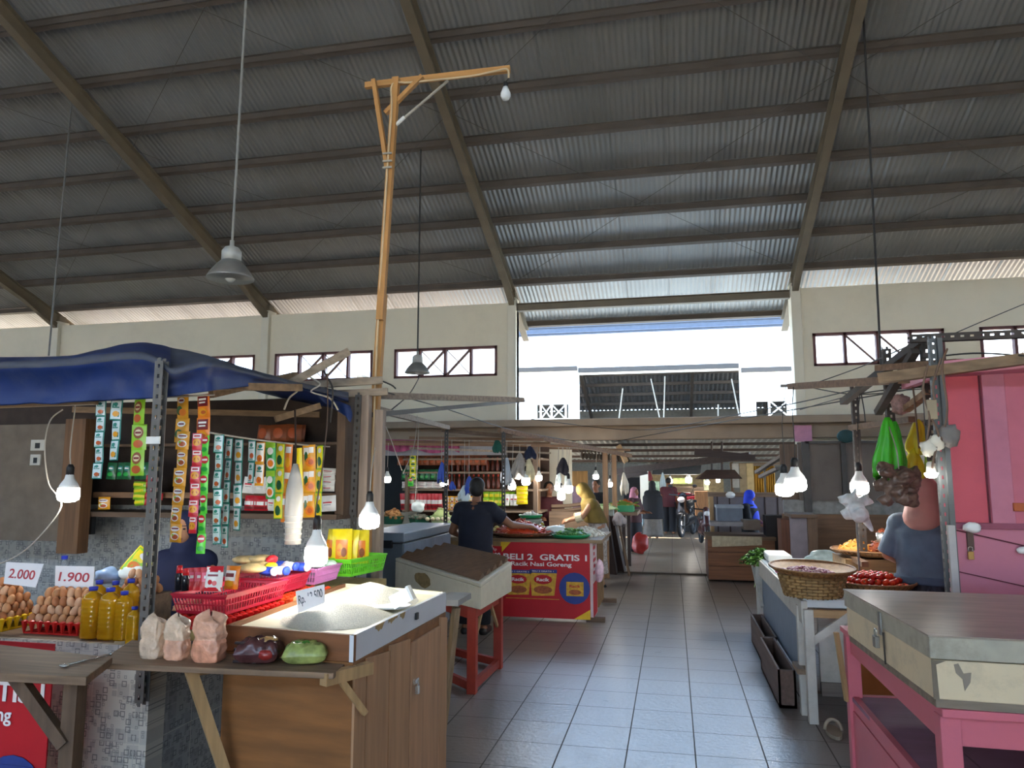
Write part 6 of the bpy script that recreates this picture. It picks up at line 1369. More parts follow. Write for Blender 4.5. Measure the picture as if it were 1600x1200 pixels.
# pink kiosk at the right edge
pinkA = mat('kiosk_red_pink', 'c4525e', .55, var=.05, scale=2, dirt='9c4458', dscale=1.5); pinkB = mat('kiosk_mauve_pink', 'bd7486', .55, var=.05, scale=2, dirt='9a5a72', dscale=1.5)
KY = 4.7; ki = thing('kiosk', 'closed pink wooden kiosk with hinged panels at the right edge', 'kiosk', (3.2, 5.2, 0)); kx = P(1480, 850, KY).x
def kp(name, q, Y, d, m): return pxbox(name, q, Y, d, m, ki, bev=.003)
kb = P(1500, 925, KY)
MB().box2(kx, 4.6, KY, KY + .05, 0, P(1500, 823, KY).z).build('lower_panel', pinkB, ki)
MB().box2(kx, 4.6, KY + .02, KY + .06, P(1500, 823, KY).z, P(1500, 582, KY).z).build('upper_panel', pinkA, ki)
kp('centre_post', (1552, 582, 1586, 822), KY - .01, .03, pinkB); kp('shutter_leaf', (1588, 578, 1760, 824), KY - .012, .03, mat('kiosk_shade_pink', 'b86272', .55, var=.05))
for px in (1548, 1587): kp('groove', (px - 2, 586, px, 820), KY + .015, .006, mat('groove_dark', '5a2430', .8))
a, c = P(1456, 574, KY), P(1720, 551, KY - .25); MB().hexa([a - V((0, .1, .06)), c - V((0, .1, .06)), c + V((0, .6, -.06)), a + V((0, .6, -.06))], [a + V((0, -.1, .02)), c + V((0, -.1, .02)), c + V((0, .6, .02)), a + V((0, .6, .02))]).build('fascia', mat('kiosk_fascia_pink', 'c98094', .55, var=.05), ki)
a, c = P(1372, 592, KY - .05), P(1720, 545, KY - .35); MB().bar(a, c, .08, .06).build('roof_batten', wood('kiosk_batten', '7a6248', 'x'), ki)
MB().hexa([(kx + .03, KY + .07, 0), (4.6, KY + .07, 0), (4.6, KY + 1.6, 0), (kx * 1.36, KY + 1.6, 0)], [(kx + .03, KY + .07, 2.3), (4.6, KY + .07, 2.3), (4.6, KY + 1.6, 2.3), (kx * 1.36, KY + 1.6, 2.3)]).build('cabin', pinkB, ki)
MB().bar(P(1483, 826, KY - .004), P(1640, 862, KY - .004), .008, .008).build('panel_joint', mat('groove_dark', '5a2430', .8), ki); MB().bar(P(1483, 890, KY - .004), P(1640, 925, KY - .004), .006, .006).build('panel_joint', mat('groove_dark', '5a2430', .8), ki)
kp('ledge', (1482, 820, 1760, 826), KY - .02, .03, mat('kiosk_ledge', '8f4a5c', .6))
kp('hinge', (1585, 786, 1605, 799), KY - .025, .02, mat('rusty_hinge', 'a4532c', .6, var=.3))
kp('hasp', (1513, 828, 1521, 860), KY - .02, .02, mat('dark_hasp', '5a4238', .5))
pl_ = P(1517, 868, KY - .03); t = thing('padlock', 'small brass padlock hanging on the pink kiosk', 'padlock', pl_); MB().box(pl_, (.03, .018, .045)).build('lock_body', mat('brass', 'a8824a', .4, metal=.5), t, bev=.003); MB().tube(cat([pl_ + V((-.01, 0, .02)), pl_ + V((-.009, 0, .045)), pl_ + V((.009, 0, .045)), pl_ + V((.01, 0, .02))], 4), .003, 6).build('shackle', mat('bright_steel', 'b9b9b6', .25, metal=.8), t)
b = MB(); blob(b, P(1518, 824, KY - .05), (.045, .025, .03), 4, .2, 14, 8); b.build('white_rag', white_pl, label='white crumpled rag on the kiosk ledge above the padlock', cat='rag', smooth=True)
b = MB(); blob(b, P(1602, 860, KY - .04), (.04, .02, .02), 5, .2, 12, 8); b.build('white_tag', white_pl, label='small white tag on the kiosk panel at the right edge', cat='tag', smooth=True)

# steel post with wiring
PY_ = 4.55; px_ = P(1468, 750, PY_).x
MB().slot((px_, PY_, .95), (px_, PY_, 2.42), .034, .005, (0, 1, 0), (1, 0, 0)).bar((px_ + .045, PY_ - .01, .95), (px_ + .045, PY_ - .01, 2.42), .026, .03, (0, 1, 0)).bar((px_ + .028, PY_ - .012, 0), (px_ + .028, PY_ - .012, 1.0), .05, .05).build('steel_post', mat('grey_green_steel', '5a5c5c', .5, metal=.3), label='grey slotted steel post with wiring beside the pink kiosk', cat='post')
MB().box2(px_ + .01, px_ + .045, PY_ - .05, PY_ - .02, .9, P(1470, 820, PY_).z).build('pale_batten', mat('pale_grey_batten', 'a6a3a0', .6), label='pale grey batten fixed at the foot of the kiosk post', cat='batten')
pxbox('junction_box', (1450, 624, 1464, 655), PY_ - .08, .05, mat('tan_switch_box', '9a8a70', .6), label='tan switch box wired to the post beside the kiosk', cat='switch box', bev=.004)
tl = thing('tube_lamp', 'short lit lamp tube on the post beside the kiosk', 'lamp', P(1462, 738, PY_ - .05)); p = P(1455, 741, PY_ - .06)
MB().lathe([(.001, -.022), (.02, -.018), (.03, 0), (.028, .008), (.001, .01)], p, 14, sx=1.2).build('diffuser', glow, tl, smooth=True); MB().lathe([(.024, .008), (.02, .06), (.012, .07), (.001, .07)], p, 12).build('holder', mat('cream_holder', 'cfc8ba', .5), tl, smooth=True)
for i, (x, y, r, m, lb) in enumerate(((1450, 700, .04, mat('cream_socket', 'd8d0be', .5), 'cream plug hanging left on the kiosk post'), (1463, 692, .04, mat('cream_socket', 'd8d0be', .5), 'cream plug hanging right on the kiosk post'), (1482, 680, .055, mat('grey_rag', '7a7470', .8, var=.2), 'grey rag bundle tied to the kiosk post'), (1408, 632, .06, mat('tinsel_brown', '8a6a62', .5, var=.4, scale=30), 'crumpled brown tinsel bundle hanging in the wires'))):
    b = MB(); blob(b, P(x, y, PY_ - .08 if i < 3 else 5.4), (r, r * .6, r * 1.1), i + 2, .3, 14, 10, 4); b.build(('plug', 'plug', 'rag', 'tinsel')[i], m, label=lb, cat=('plug', 'plug', 'rag', 'tinsel')[i], smooth=True)
wires = [([(1450, 570, 4.5), (1442, 610, 4.5), (1452, 650, 4.47), (1448, 690, 4.47)], 'brown cable hanging left of the switch box'), ([(1470, 560, 4.45), (1458, 600, 4.45), (1460, 625, 4.45)], 'brown cable entering the switch box from above'), ([(1456, 655, 4.45), (1466, 680, 4.46), (1458, 720, 4.46), (1456, 735, 4.48)], 'cable from the switch box down to the lamp tube'),
         ([(1480, 545, 4.5), (1472, 575, 4.45), (1480, 640, 4.45), (1470, 690, 4.46)], 'cable looping from the kiosk roof down the post'), ([(1410, 575, 5.2), (1425, 600, 5.2), (1432, 660, 5.1), (1436, 700, 5.0)], 'cable hanging between the green bags and the kiosk post')]
for pts, lb in wires: MB().tube(cat([P(*q) for q in pts], 6), .006, 5).build('cable', mat('brown_cord', '6b5240', .6), label=lb, cat='cable')
slotd = mat('rusty_slotted_steel', '3f3833', .7, var=.3)
# overhead frame of posts, bars and planks
AY = 6.0
for px, y0, y1_, Y, lb in ((1330, 600, 800, 6.6, 'slotted steel post left of the green bags'), (1380, 545, 690, 5.6, 'slotted steel post carrying the green bags'), (1440, 530, 720, 5.0, 'slotted steel post right behind the green bags')):
    a, c = P(px, y1_, Y), P(px, y0, Y); a.x = c.x; MB().slot((a.x, Y, vz + .02 if px == 1330 else a.z), c, .05, .005, (0, 1, 0), (1, 0, 0)).build('steel_post', slotd, label=lb, cat='post')
bars = [((1422, 534, 4.9), (1640, 525, 4.7), .045, 'slot', 'slotted bar running right above the pink kiosk', 'steel_bar'), ((1318, 628, 6.6), (1442, 532, 5.0), .06, slotd, 'thick dark bar slanting down from the post top to the left', 'steel_bar'), ((1372, 645, 5.6), (1430, 548, 5.0), .05, slotd, 'dark brace slanting beside the green bags', 'steel_bar'),
        ((1236, 604, 7.2), (1462, 590, 4.9), .07, WOODR, 'broad brown plank reaching left over the white counter', 'wooden_rail'), ((1222, 603, 8.5), (1300, 598, 7.0), .04, dkwood('x'), 'thin dark stick behind the left end of the broad plank', 'wooden_rail'), ((1385, 606, 5.7), (1452, 600, 5.0), .045, 'slot', 'short slotted bar between the two right posts', 'steel_bar'), ((1372, 575, 5.4), (1500, 566, 4.6), .05, WOODR, 'brown plank resting on the corner of the kiosk roof', 'wooden_rail'),
        ((1330, 668, 6.6), (1425, 655, 5.6), .05, dkwood('x'), 'dark crossbar behind the hanging green bags', 'wooden_rail'), ((1415, 640, 5.4), (1452, 612, 5.0), .05, wood('pale_strut_wood', '8a6a4e', 'x'), 'short brown strut right of the brown tinsel', 'wooden_rail')]
for a, c, w, m, lb, nm in bars:
    b = MB(); a, c = P(*a), P(*c)
    if m == 'slot': b.slot(a, c, w, .005, (0, 1, 0), (0, 0, 1)); m = slotd
    else: b.bar(a, c, w, w * .8)
    b.build(nm, m, label=lb, cat='rail')
for pts, lb in (([(1600, 475, 9), (1540, 500, 8.2), (1484, 524, 7.4)], 'thin wire rising to the right edge in front of the wall'), ([(1270, 600, 7.4), (1340, 575, 6.6), (1420, 540, 5.2)], 'wire slanting up to the top of the right posts'), ([(1250, 640, 8), (1330, 618, 6.6), (1410, 606, 5.6)], 'dark wire running under the broad plank'), ([(1268, 606, 7.0), (1330, 616, 6.4), (1400, 612, 5.6), (1450, 600, 5.0)], 'sagging wire under the broad brown plank'), ([(1440, 560, 5), (1520, 552, 4.6), (1600, 556, 4.4)], 'black wire lying over the kiosk roof edge'), ([(1345, 612, 6.3), (1350, 640, 6.3), (1352, 660, 6.3)], 'short wire dangling from the broad plank')):
    MB().tube(cat([P(*q) for q in pts], 6), .005, 5).build('cable', cord_d, label=lb, cat='cable')
# lit bulbs over the white counter
bulb(P(1243, 757, 6.6), .090, 'lit bulb, larger and nearer of the pair over the white counter', [P(1242, 700, 6.6), P(1238, 640, 6.7), P(1240, 605, 6.9)], h=.10)
bulb(P(1226, 765, 8.35), .098, 'lit bulb, farther of the pair over the white counter', [P(1226, 720, 8.35), P(1222, 660, 8.35), P(1228, 604, 8.4)], h=.12)
bulb(P(1343, 762, 6.4), .070, 'lit bulb hanging above the white tied bag', [P(1343, 720, 6.4), P(1340, 660, 6.4), P(1345, 604, 6.4)], h=.09)
# hanging bags
gbag = mat('bright_green_bag', '3fae22', .35, var=.12)
hang_bag(1392, 652, 748, 36, 5.5, gbag, 'bright green plastic bags bunched on the steel post', 61); hang_bag(1404, 658, 745, 22, 5.55, mat('mid_green_bag', '2f9a20', .35, var=.15), 'green plastic bag hanging behind the bright bunch', 62)
hang_bag(1377, 690, 742, 12, 5.8, mat('teal_bag', '3a9a94', .4), 'teal plastic bag hanging left behind the green bunch', 63)
for px, y0, y1_, w, lb in ((1437, 655, 705, 26, 'yellow plastic bag hanging right of the green bunch, upper'), (1430, 700, 742, 26, 'yellow plastic bag hanging right of the green bunch, lower'), (1452, 700, 742, 12, 'yellow green bag hanging at the kiosk post')): hang_bag(px, y0, y1_, w, 6.0, mat('yellow_bag', 'c2b420', .4, var=.15) if px < 1450 else mat('yellow_green_bag', '8fae2c', .4, var=.15), lb, px)
mb = MB(); c = P(1406, 757, 5.2); brn = mat('brown_mushroom_bag', '5e4a40', .35, var=.4, scale=25, bump=.5); rn = random.Random(3)
for k in range(26): blob(mb, c + V((rn.uniform(-.10, .09), rn.uniform(-.06, .05), rn.uniform(-.11, .11))), (rn.uniform(.035, .055), .04, rn.uniform(.028, .045)), k, .35, 12, 8)
o = mb.build('mushroom_bag', brn, label='clear bag of dark brown mushrooms hanging below the green bags', cat='bag', smooth=True, remesh=.006); MB().tube(cat([c + V((0, 0, .1)), P(1400, 700, 5.3), P(1385, 655, 5.55)]), .004, 5).build('string', cord_w, o)
cwb = mat('crumpled_white_bag', 'c6c9cc', .3, var=.25, scale=18, bump=.4); c = P(1338, 792, 6.0); b = MB(); rn = random.Random(5)
for k in range(9): blob(b, c + V((rn.uniform(-.07, .07), rn.uniform(-.04, .04), rn.uniform(-.07, .06))), (.06, .04, .04), k, .35, 12, 8)
b.cap(c + V((.04, 0, -.06)), c + V((.10, 0, -.17)), .04, .015); b.cap(c + V((-.02, 0, .06)), c + V((-.0, 0, .13)), .03, .012)
o = b.build('plastic_bag', cwb, label='crumpled white plastic bag tied on a stick below the bulb', cat='bag', smooth=True, remesh=.008); MB().bar(c + V((0, .02, -.05)), V((c.x, 6.02, vz)), .012, .012).build('stick', slotm, o)

# ---------------------------------------------------------------- pink table and white chest
pinkT = mat('pink_table_paint', 'c4626f', .5, var=.07, scale=4, dirt='9a5568', dscale=2, damt=.5); pinkS = mat('pink_shelf_boards', '8a6478', .6, var=.12, scale=2, stretch=(1, 6, 1))
TZt = .80
q = {'RL': PZ(1312, 977, TZt), 'FL': PZ(1472, 1108, TZt)}; q['FR'] = V((2.3, q['FL'].y - .02, TZt)); q['RR'] = V((2.3, q['RL'].y + .1, TZt))
pt = thing('pink_table', 'pink painted wooden table with a lower shelf, carrying the white chest', 'table', ((q['FL'].x + 2.3) / 2, q['FL'].y + .7, 0))
o4 = ('FL', 'FR', 'RR', 'RL')
MB().hexa([low(q[k], .03) for k in o4], [q[k] for k in o4]).build('table_top', pinkT, pt, bev=.003)
ins = {'FL': V((.03, .05, 0)), 'RL': V((.05, -.04, 0)), 'FR': V((-.05, .05, 0)), 'RR': V((-.05, -.05, 0))}
for k in o4: c = q[k] + ins[k]; MB().box2(c.x - .035, c.x + .035, c.y - .035, c.y + .035, 0, TZt - .031).build('leg', pinkT, pt, bev=.003)
for a, c in (('FL', 'FR'), ('FL', 'RL'), ('RL', 'RR')):
    p0, p1 = q[a] + ins[a], q[c] + ins[c]; p0.z = p1.z = TZt - .085; MB().bar(p0, p1, .03, .10).build('apron', pinkT, pt)
    p0, p1 = p0.copy(), p1.copy(); p0.z = p1.z = .40; MB().bar(p0, p1, .03, .07).build('shelf_rail', pinkT, pt)
n_ = 5
for i in range(n_):
    a, c = q['FL'].lerp(q['FR'], i / n_), q['FL'].lerp(q['FR'], (i + .97) / n_); d, e = q['RL'].lerp(q['RR'], i / n_), q['RL'].lerp(q['RR'], (i + .97) / n_)
    pts = [V((p.x + .03, p.y + s, .43)) for p, s in ((a, .05), (c, .05), (e, -.05), (d, -.05))]; MB().hexa([low(p, .02) for p in pts], pts).build('shelf_board', pinkS, pt)
pts = [q['RL'] + V((-.07, -.12, -.012)), q['RL'] + V((.02, -.02, -.012)), q['RL'] + V((.05, -.10, -.012)), q['RL'] + V((-.02, -.18, -.012))]
MB().bar(q['RL'] + ins['RL'] + V((-.04, .0, -.4)), q['RL'] + V((-.03, -.05, -.03)), .03, .02).build('brace', litwood('z'), pt)
sd = q['FL'] + ins['FL']; sr = q['RL'] + ins['RL']; MB().hexa([V((sd.x - .02, sd.y, .02)), V((sd.x + .0, sd.y, .02)), V((sr.x, sr.y, .02)), V((sr.x - .02, sr.y, .02))], [V((sd.x - .02, sd.y, .36)), V((sd.x, sd.y, .36)), V((sr.x, sr.y, .36)), V((sr.x - .02, sr.y, .36))]).build('side_board', pinkT, pt)
chest = mat('chest_cream_paint', 'cdba9a', .5, var=.06, scale=3, dirt='8d8374', dscale=7, damt=.45); lidm = mat('chest_lid_laminate', '8d8074', .33, var=.22, scale=2.5, stretch=(1.2, 9, 1), dirt='5f564e', dscale=3, damt=.4); lide = mat('chest_lid_edge', 'a29c8c', .5, var=.12, scale=12, dirt='5e564a', dscale=8)
CZ = 1.06
c4 = {'RL': PZ(1318, 920, CZ), 'FL': PZ(1451, 992, CZ)}; c4['FR'] = V((2.15, c4['FL'].y - .06, CZ)); c4['RR'] = V((2.15, c4['RL'].y - .04, CZ))
ch = thing('storage_chest', 'low cream chest with a scratched grey lid on the pink table', 'chest', (c4['FL'] + c4['RR']) / 2 - V((0, 0, .25)))
bz_ = TZt + .002; LB = CZ - .085
cen = (c4['FL'] + c4['RR']) / 2
g = lambda k, z, s=.0: V((c4[k].x + (cen.x - c4[k].x) * s, c4[k].y + (cen.y - c4[k].y) * s, z))
MB().hexa([g(k, bz_ + .03, .012) for k in o4], [g(k, LB - .004, .012) for k in o4]).build('body', chest, ch, bev=.004)
MB().hexa([g(k, bz_, .02) for k in o4], [g(k, bz_ + .03, .02) for k in o4]).build('base_strip', wood('chest_base_wood', '77695a', 'x', var=.3), ch)
ld = MB().hexa([g(k, LB) for k in o4], [g(k, CZ - .006) for k in o4]).build('lid', lide, ch, bev=.004)
MB().hexa([g(k, CZ - .006, -.004) for k in o4], [g(k, CZ, -.004) for k in o4]).build('lid_top', lidm, ld)
hs = g('RL', 0).lerp(g('FL', 0), .52); dd = (g('FL', 0) - g('RL', 0)).normalized(); no = V((-dd.y, dd.x, 0)); no = no if no.x < 0 else -no
hp_ = V((hs.x, hs.y, CZ - .05)) + no * .006
b = MB(); b.bar(hp_ + V((0, 0, .035)), hp_ - V((0, 0, .06)), .008, .028, dd); b.build('hasp', mat('dull_steel', '8f8f8c', .35, metal=.7), ch)
pk = hp_ + no * .02 - V((0, 0, .09)); t = thing('padlock', 'grey steel padlock hanging on the side of the cream chest', 'padlock', pk); MB().bar(pk - dd * .02, pk + dd * .02, .02, .05).build('lock_body', mat('lock_grey', '77746e', .4, metal=.6), t, bev=.003); MB().tube(cat([pk - dd * .013 + V((0, 0, .02)), pk - dd * .012 + V((0, 0, .05)), pk + dd * .012 + V((0, 0, .05)), pk + dd * .013 + V((0, 0, .02))], 4), .004, 6).build('shackle', mat('bright_steel', 'b9b9b6', .25, metal=.8), t)
MB().bar(V((hs.x, hs.y, LB - .01)) + no * .004 + dd * .03, V((hs.x, hs.y, bz_ + .03)) + no * .002 + dd * .03, .006, .006, dd).build('side_joint', mat('joint_dark', '3b342e', .8), ch)
f_ = g('FL', 0, .012); fy = lambda x: f_.y + (c4['FR'].y - c4['FL'].y) * (x - f_.x) / (c4['FR'].x - c4['FL'].x) - .0015
for pts in ([(.07, .07), (.085, .075), (.10, .04), (.125, .045), (.12, .01), (.10, -.02), (.095, .02), (.075, .04)], [(.62, -.045), (.66, -.045), (.66, -.06), (.62, -.06)]):
    z0 = (bz_ + LB) / 2; MB().poly([V((f_.x + a, fy(f_.x + a), z0 + d)) for a, d in pts], (0, -.001, 0)).build('paint_chip', mat('chip_grey', '857a6c', .8), ch)
MB().poly([V((f_.x - .004 + a, fy(f_.x) + .0, z)) for a, z in ((0, bz_ + .03), (.02, bz_ + .03), (.016, LB - .02), (.05, LB - .006), (0, LB - .004))], (0, -.0012, 0)).build('worn_edge', mat('worn_edge', '6d6254', .8, var=.3), ch)
# under the tables
sl = PZ(1303, 1148, 0); t = thing('sandal', 'worn beige sandal on the floor beside the pink table', 'sandal', sl)
b = MB(); b.grid(lambda u, v: sl + V(((.045 + .01 * math.sin(v * 6)) * math.cos(2 * math.pi * u) * (1 - .15 * v), (.12) * math.sin(2 * math.pi * u), .004 + .022 * v)), 24, 3, True); b.poly([sl + V((.045 * math.cos(k * .262), .12 * math.sin(k * .262), .022)) for k in range(24)], (0, 0, .004)); b.build('sole', mat('sandal_sole', '8f8272', .7), t)
MB().tube([sl + V((.05 * math.cos(k), .02 - .01 * math.cos(k * 2), .026 + .06 * math.sin(k))) for k in [i * 3.1416 / 10 for i in range(11)]], .011, 6).build('strap', mat('sandal_strap', '9c8c7a', .7), t, smooth=True)
pxbox('cardboard_box', (1340, 1040, 1400, 1085), 5.3, .3, mat('orange_card', '8a4f22', .8, var=.1), label='brown cardboard box behind the pink table legs', cat='box')
pxbox('wall_lower', (1262, 1092, 1460, 1098), 6.2, .05, oldw('x'), kind='structure')
# ================================================================ hanging lamps and the wooden lamp pole
lampm = mat('aluminium_reflector', '9b9a96', .35, metal=.6, var=.1)
def pendant(px, y, Y, r, label, top):
    c = P(px, y, Y); t = thing('pendant_lamp', label, 'pendant lamp', c)
    MB().lathe([(r, 0), (r * 1.0, .012), (r * .86, r * .30), (r * .62, r * .62), (r * .40, r * .84), (r * .36, r * .84), (r * .60, r * .60), (r * .84, r * .28), (r * .97, .004)], c, 28).build('shade', lampm, t, smooth=True)
    MB().lathe([(r * .42, r * .80), (r * .42, r * 1.25), (r * .30, r * 1.42), (r * .10, r * 1.5), (r * .10, r * 1.75), (.001, r * 1.75)], c, 18).build('cap', mat('lamp_cap_pale', 'b9b9b4', .45, metal=.3), t, smooth=True)
    MB().ball(c + V((0, 0, r * .25)), (r * .28, r * .28, r * .42), 12, 10).build('lamp_glass', mat('unlit_bulb', 'd5d8da', .25), t, smooth=True)
    MB().tube([c + V((0, 0, r * 1.7)), top],   .012, 8).build('rod', mat('pale_rod', '8f8d88', .5) if r > .18 else cord_d, t); return t
p = P(362, 437, 6.0); pendant(360, 436, 6.0, .212, 'large grey pendant lamp on a long rod, upper left before the rafters', V((p.x + .02, 6.0, zr(6.0) - .02)))
p = P(652, 583, 9.6); pendant(652, 583, 9.6, .175, 'small grey pendant lamp hanging in front of the wall window', V((p.x, 9.6, zr(9.6) - .02)))
for px, y, Y, lb in ((76, 556, 8.0, 'thin lamp rod hanging at the far left behind the tarpaulin'), (1378, 600, 8.4, 'thin lamp rod hanging above the right stall posts')):
    p = P(px, y, Y); MB().tube([p, V((p.x + .05, Y, zr(Y) - .02))], .012, 7).build('lamp_rod', cord_d if px > 1000 else slotm, label=lb, cat='lamp rod')
orw = lambda ax: wood('fresh_orange_wood', 'b5844c', ax, var=.15)
LY = 4.9
lp = thing('lamp_pole', 'tall crooked pale wooden pole with braced arm and an unlit bulb', 'lamp pole', P(572, 870, LY))
MB().bar(P(571, 880, LY), P(598, 460, LY), .055, .05, (0, 1, 0)).build('pole', orw('z'), lp); MB().bar(P(594, 500, LY - .05), P(619, 122, LY), .05, .045, (0, 1, 0)).build('pole_extension', orw('z'), lp)
MB().bar(P(571, 134, LY + .05), P(797, 108, LY + .1), .035, .045).build('arm', orw('x'), lp)
MB().bar(P(584, 125, LY - .04), P(605, 262, LY - .04), .03, .04, (0, 1, 0)).build('brace', orw('z'), lp); MB().bar(P(602, 177, LY + .0), P(660, 119, LY + .0), .03, .035, (0, 1, 0)).build('brace', orw('z'), lp)
MB().tube([P(619, 195, LY), P(700, 126, LY + .05)], .010, 7).build('brace', mat('pale_pipe', 'a79f92', .5), lp); MB().tube([P(619, 195, LY), P(632, 183, LY)], .014, 7).build('pipe_end', mat('white_tape', 'dcdcd8', .5), lp)
MB().tube(cat([P(795, 122, LY + .02), P(792, 108, LY), P(770, 112, LY), P(735, 119, LY), P(690, 124, LY), P(640, 129, LY), P(613, 132, LY - .02), P(612, 170, LY - .04), P(606, 250, LY - .06), P(600, 350, LY - .06), P(594, 440, LY - .06), P(588, 560, LY - .06), P(582, 700, LY - .06), P(577, 770, LY - .1)], 5), .0075, 6).build('cable', mat('cream_cable', 'cdb48e', .5), lp)
for y in (240, 252, 262): MB().bar(P(598, y, LY - .07), P(612, y - 1, LY - .07), .012, .012).build('string_tie', cord_w, lp)
c = P(790, 147, LY + .02); bl = thing('light_bulb', 'unlit white bulb hanging from the arm of the wooden lamp pole', 'light bulb', c)
MB().lathe([(.001, -.045), (.025, -.040), (.037, -.018), (.037, .004), (.026, .034), (.018, .055), (.001, .056)], c, 18).build('bulb_glass', mat('unlit_bulb', 'd5d8da', .25), bl, smooth=True); MB().lathe([(.017, .054), (.017, .09), (.001, .095)], c, 12).build('socket', black_pl, bl, smooth=True); MB().tube([c + V((0, 0, .09)), P(795, 122, LY + .02)], .004, 5).build('cord', cord_d, bl)
pxbox('wooden_disc', (584, 697, 596, 722), LY + .1, .05, wood('disc_wood', '6a4630', 'z'), label='small brown wood block fixed beside the lamp pole', cat='block', bev=.01)
# clear bag of cups by the strips
c = P(459, 800, 3.7); t = thing('cup_bag', 'long clear bag of plastic cups hanging beside the lime strip', 'bag', c)
b = MB(); b.lathe([(.012, .26), (.03, .20), (.045, .12), (.05, 0), (.042, -.10), (.044, -.17), (.001, -.17)], c, 18); b.build('cup_stack', mat('milky_plastic', 'b7b2aa', .3, var=.1, trans=.25), t, smooth=True)
for k in range(5): MB().lathe([(.047 - .001 * k, -.005), (.051 - .001 * k, 0), (.047 - .001 * k, .005)], c + V((0, 0, -.02 - .032 * k)), 18).build('cup_rim', mat('milky_rim', 'c4c0b8', .3), t)
MB().tube(cat([c + V((0, 0, .25)), P(462, 700, 3.8), P(461, 640, 4.0)]), .006, 6).build('dark_tie', mat('dark_tie', '3a2a22', .6), t)

# ================================================================ people
skin = mat('skin_brown', '8a5c42', .5, var=.06); skin2 = mat('skin_tan', 'a8785a', .5, var=.06); hairm = mat('black_hair', '17120f', .6, var=.3, scale=40); eye_m = mat('eye_dark', '1a1210', .3); lipm = mat('lip', '8a4a42', .5)
def figure(label, base, yaw, k, sk, elbows, wrists, hands, lean=0.0, head=(0, 0), sit=0.0, face=True, vox=.011, feet=True):
    """standing body, facing -y before yaw; elbows/wrists = ((left),(right)) local points; returns (empty, body, to-world)"""
    base = V(base); rz = M.Rotation(yaw, 3, 'Z'); t = thing('person', label, 'person', base)
    def W(p, up=True):
        p = V(p) * k
        if up and p.z > .85 * k: h = p.z - .85 * k; p.y -= h * math.sin(lean); p.z = .85 * k + h * math.cos(lean)
        return rz @ p + base
    b = MB(); J = lambda a, c, r1, r2: b.cap(W(a), W(c), r1 * k, r2 * k, 12)
    J((0, .01, .90), (0, .0, 1.08), .135, .125); J((0, 0, 1.08), (0, .01, 1.24), .125, .14); J((-.07, 0, .90), (.07, 0, .90), .12, .12); J((-.13, .01, 1.27), (.13, .01, 1.27), .075, .075); J((0, .01, 1.28), (0, -.005, 1.40), .062, .052)
    hr = M.Rotation(head[0], 3, 'Z') @ M.Rotation(head[1], 3, 'X'); H0 = V((0, -.01, 1.40))
    def Hd(p): return W(H0 + hr @ V(p))
    rot = rz @ hr
    b.ball(Hd((0, .0, .125)), (.076 * k, .093 * k, .10 * k), 16, 12, rot); b.ball(Hd((0, -.025, .06)), (.058 * k, .068 * k, .072 * k), 14, 10, rot)
    b.cap(Hd((0, -.088, .115)), Hd((0, -.108, .078)), .010 * k, .015 * k, 8)
    for s in (-1, 1): b.ball(Hd((.078 * s, .01, .10)), (.012 * k, .022 * k, .03 * k), 8, 6, rot)
    for s, e, w, hd in ((-1, elbows[0], wrists[0], hands[0]), (1, elbows[1], wrists[1], hands[1])):
        J((.175 * s, .01, 1.29), e, .055, .042); J(e, w, .042, .028); w_ = V(w); d = V(hd).normalized(); side = d.cross(V((0, 0, 1))); side = side.normalized() if side.length > .1 else V((1, 0, 0)); nrm = side.cross(d).normalized()
        J(w_, w_ + d * .07, .028, .034); J(w_ + d * .05 - side * .02, w_ + d * .05 + side * .02, .022, .022)
        for i, (o, L) in enumerate(((-.030, .062), (-.010, .074), (.010, .070), (.030, .056))):
            q = w_ + d * .085 + side * o; J(q, q + d * L * .55 - nrm * .006, .0095, .009); J(q + d * L * .55 - nrm * .006, q + d * L * .9 - nrm * .03, .009, .008)
        q = w_ + d * .03 - side * .03 * s; J(q, q - side * .03 * s + d * .045 - nrm * .01, .011, .0095)
    for s in (-1, 1):
        J((.09 * s, .0, .86), (.095 * s, -.01, .47), .085, .058); J((.095 * s, -.01, .47), (.10 * s, .02, .09), .055, .036)
        if feet: J((.10 * s, .03, .05), (.115 * s, -.13, .025), .040, .025)
    body = b.build('body', sk, t, remesh=vox, smooth=True)
    if face:
        for s in (-1, 1): MB().ball(Hd((.031 * s, -.083, .115)), (.012 * k, .007 * k, .007 * k), 8, 6, rot).build('eye', eye_m, body); MB().bar(Hd((.018 * s, -.093, .137)), Hd((.046 * s, -.082, .137)), .006 * k, .006 * k).build('eyebrow', hairm, body)
        MB().cap(Hd((-.02, -.089, .042)), Hd((.02, -.089, .042)), .006 * k, .006 * k).build('mouth', lipm, body)
    return t, W, Hd, rot
def rings(W, rs, n=28, fold=0, fn_=9, seed=0):
    b = MB(); m = len(rs)
    def fn(u, v):
        x = v * (m - 1); i = min(int(x), m - 2); f = x - i; a = [lerp(p, q, f) for p, q in zip(rs[i], rs[i + 1])]; t = 2 * math.pi * u
        r = 1 + fold * math.sin(t * fn_ + seed) * max(0, v - .25)
        return W((a[1] * math.cos(t) * r + (a[3] if len(a) > 3 else 0), a[2] * math.sin(t) * r + (a[4] if len(a) > 4 else 0), a[0]))
    N = n * 2; K = (m - 1) * 4 + 1; b.grid(fn, N, K, True); b.f += [list(range(N)), list(range((K - 1) * N, K * N))]; b.m += [0, 0]; return b
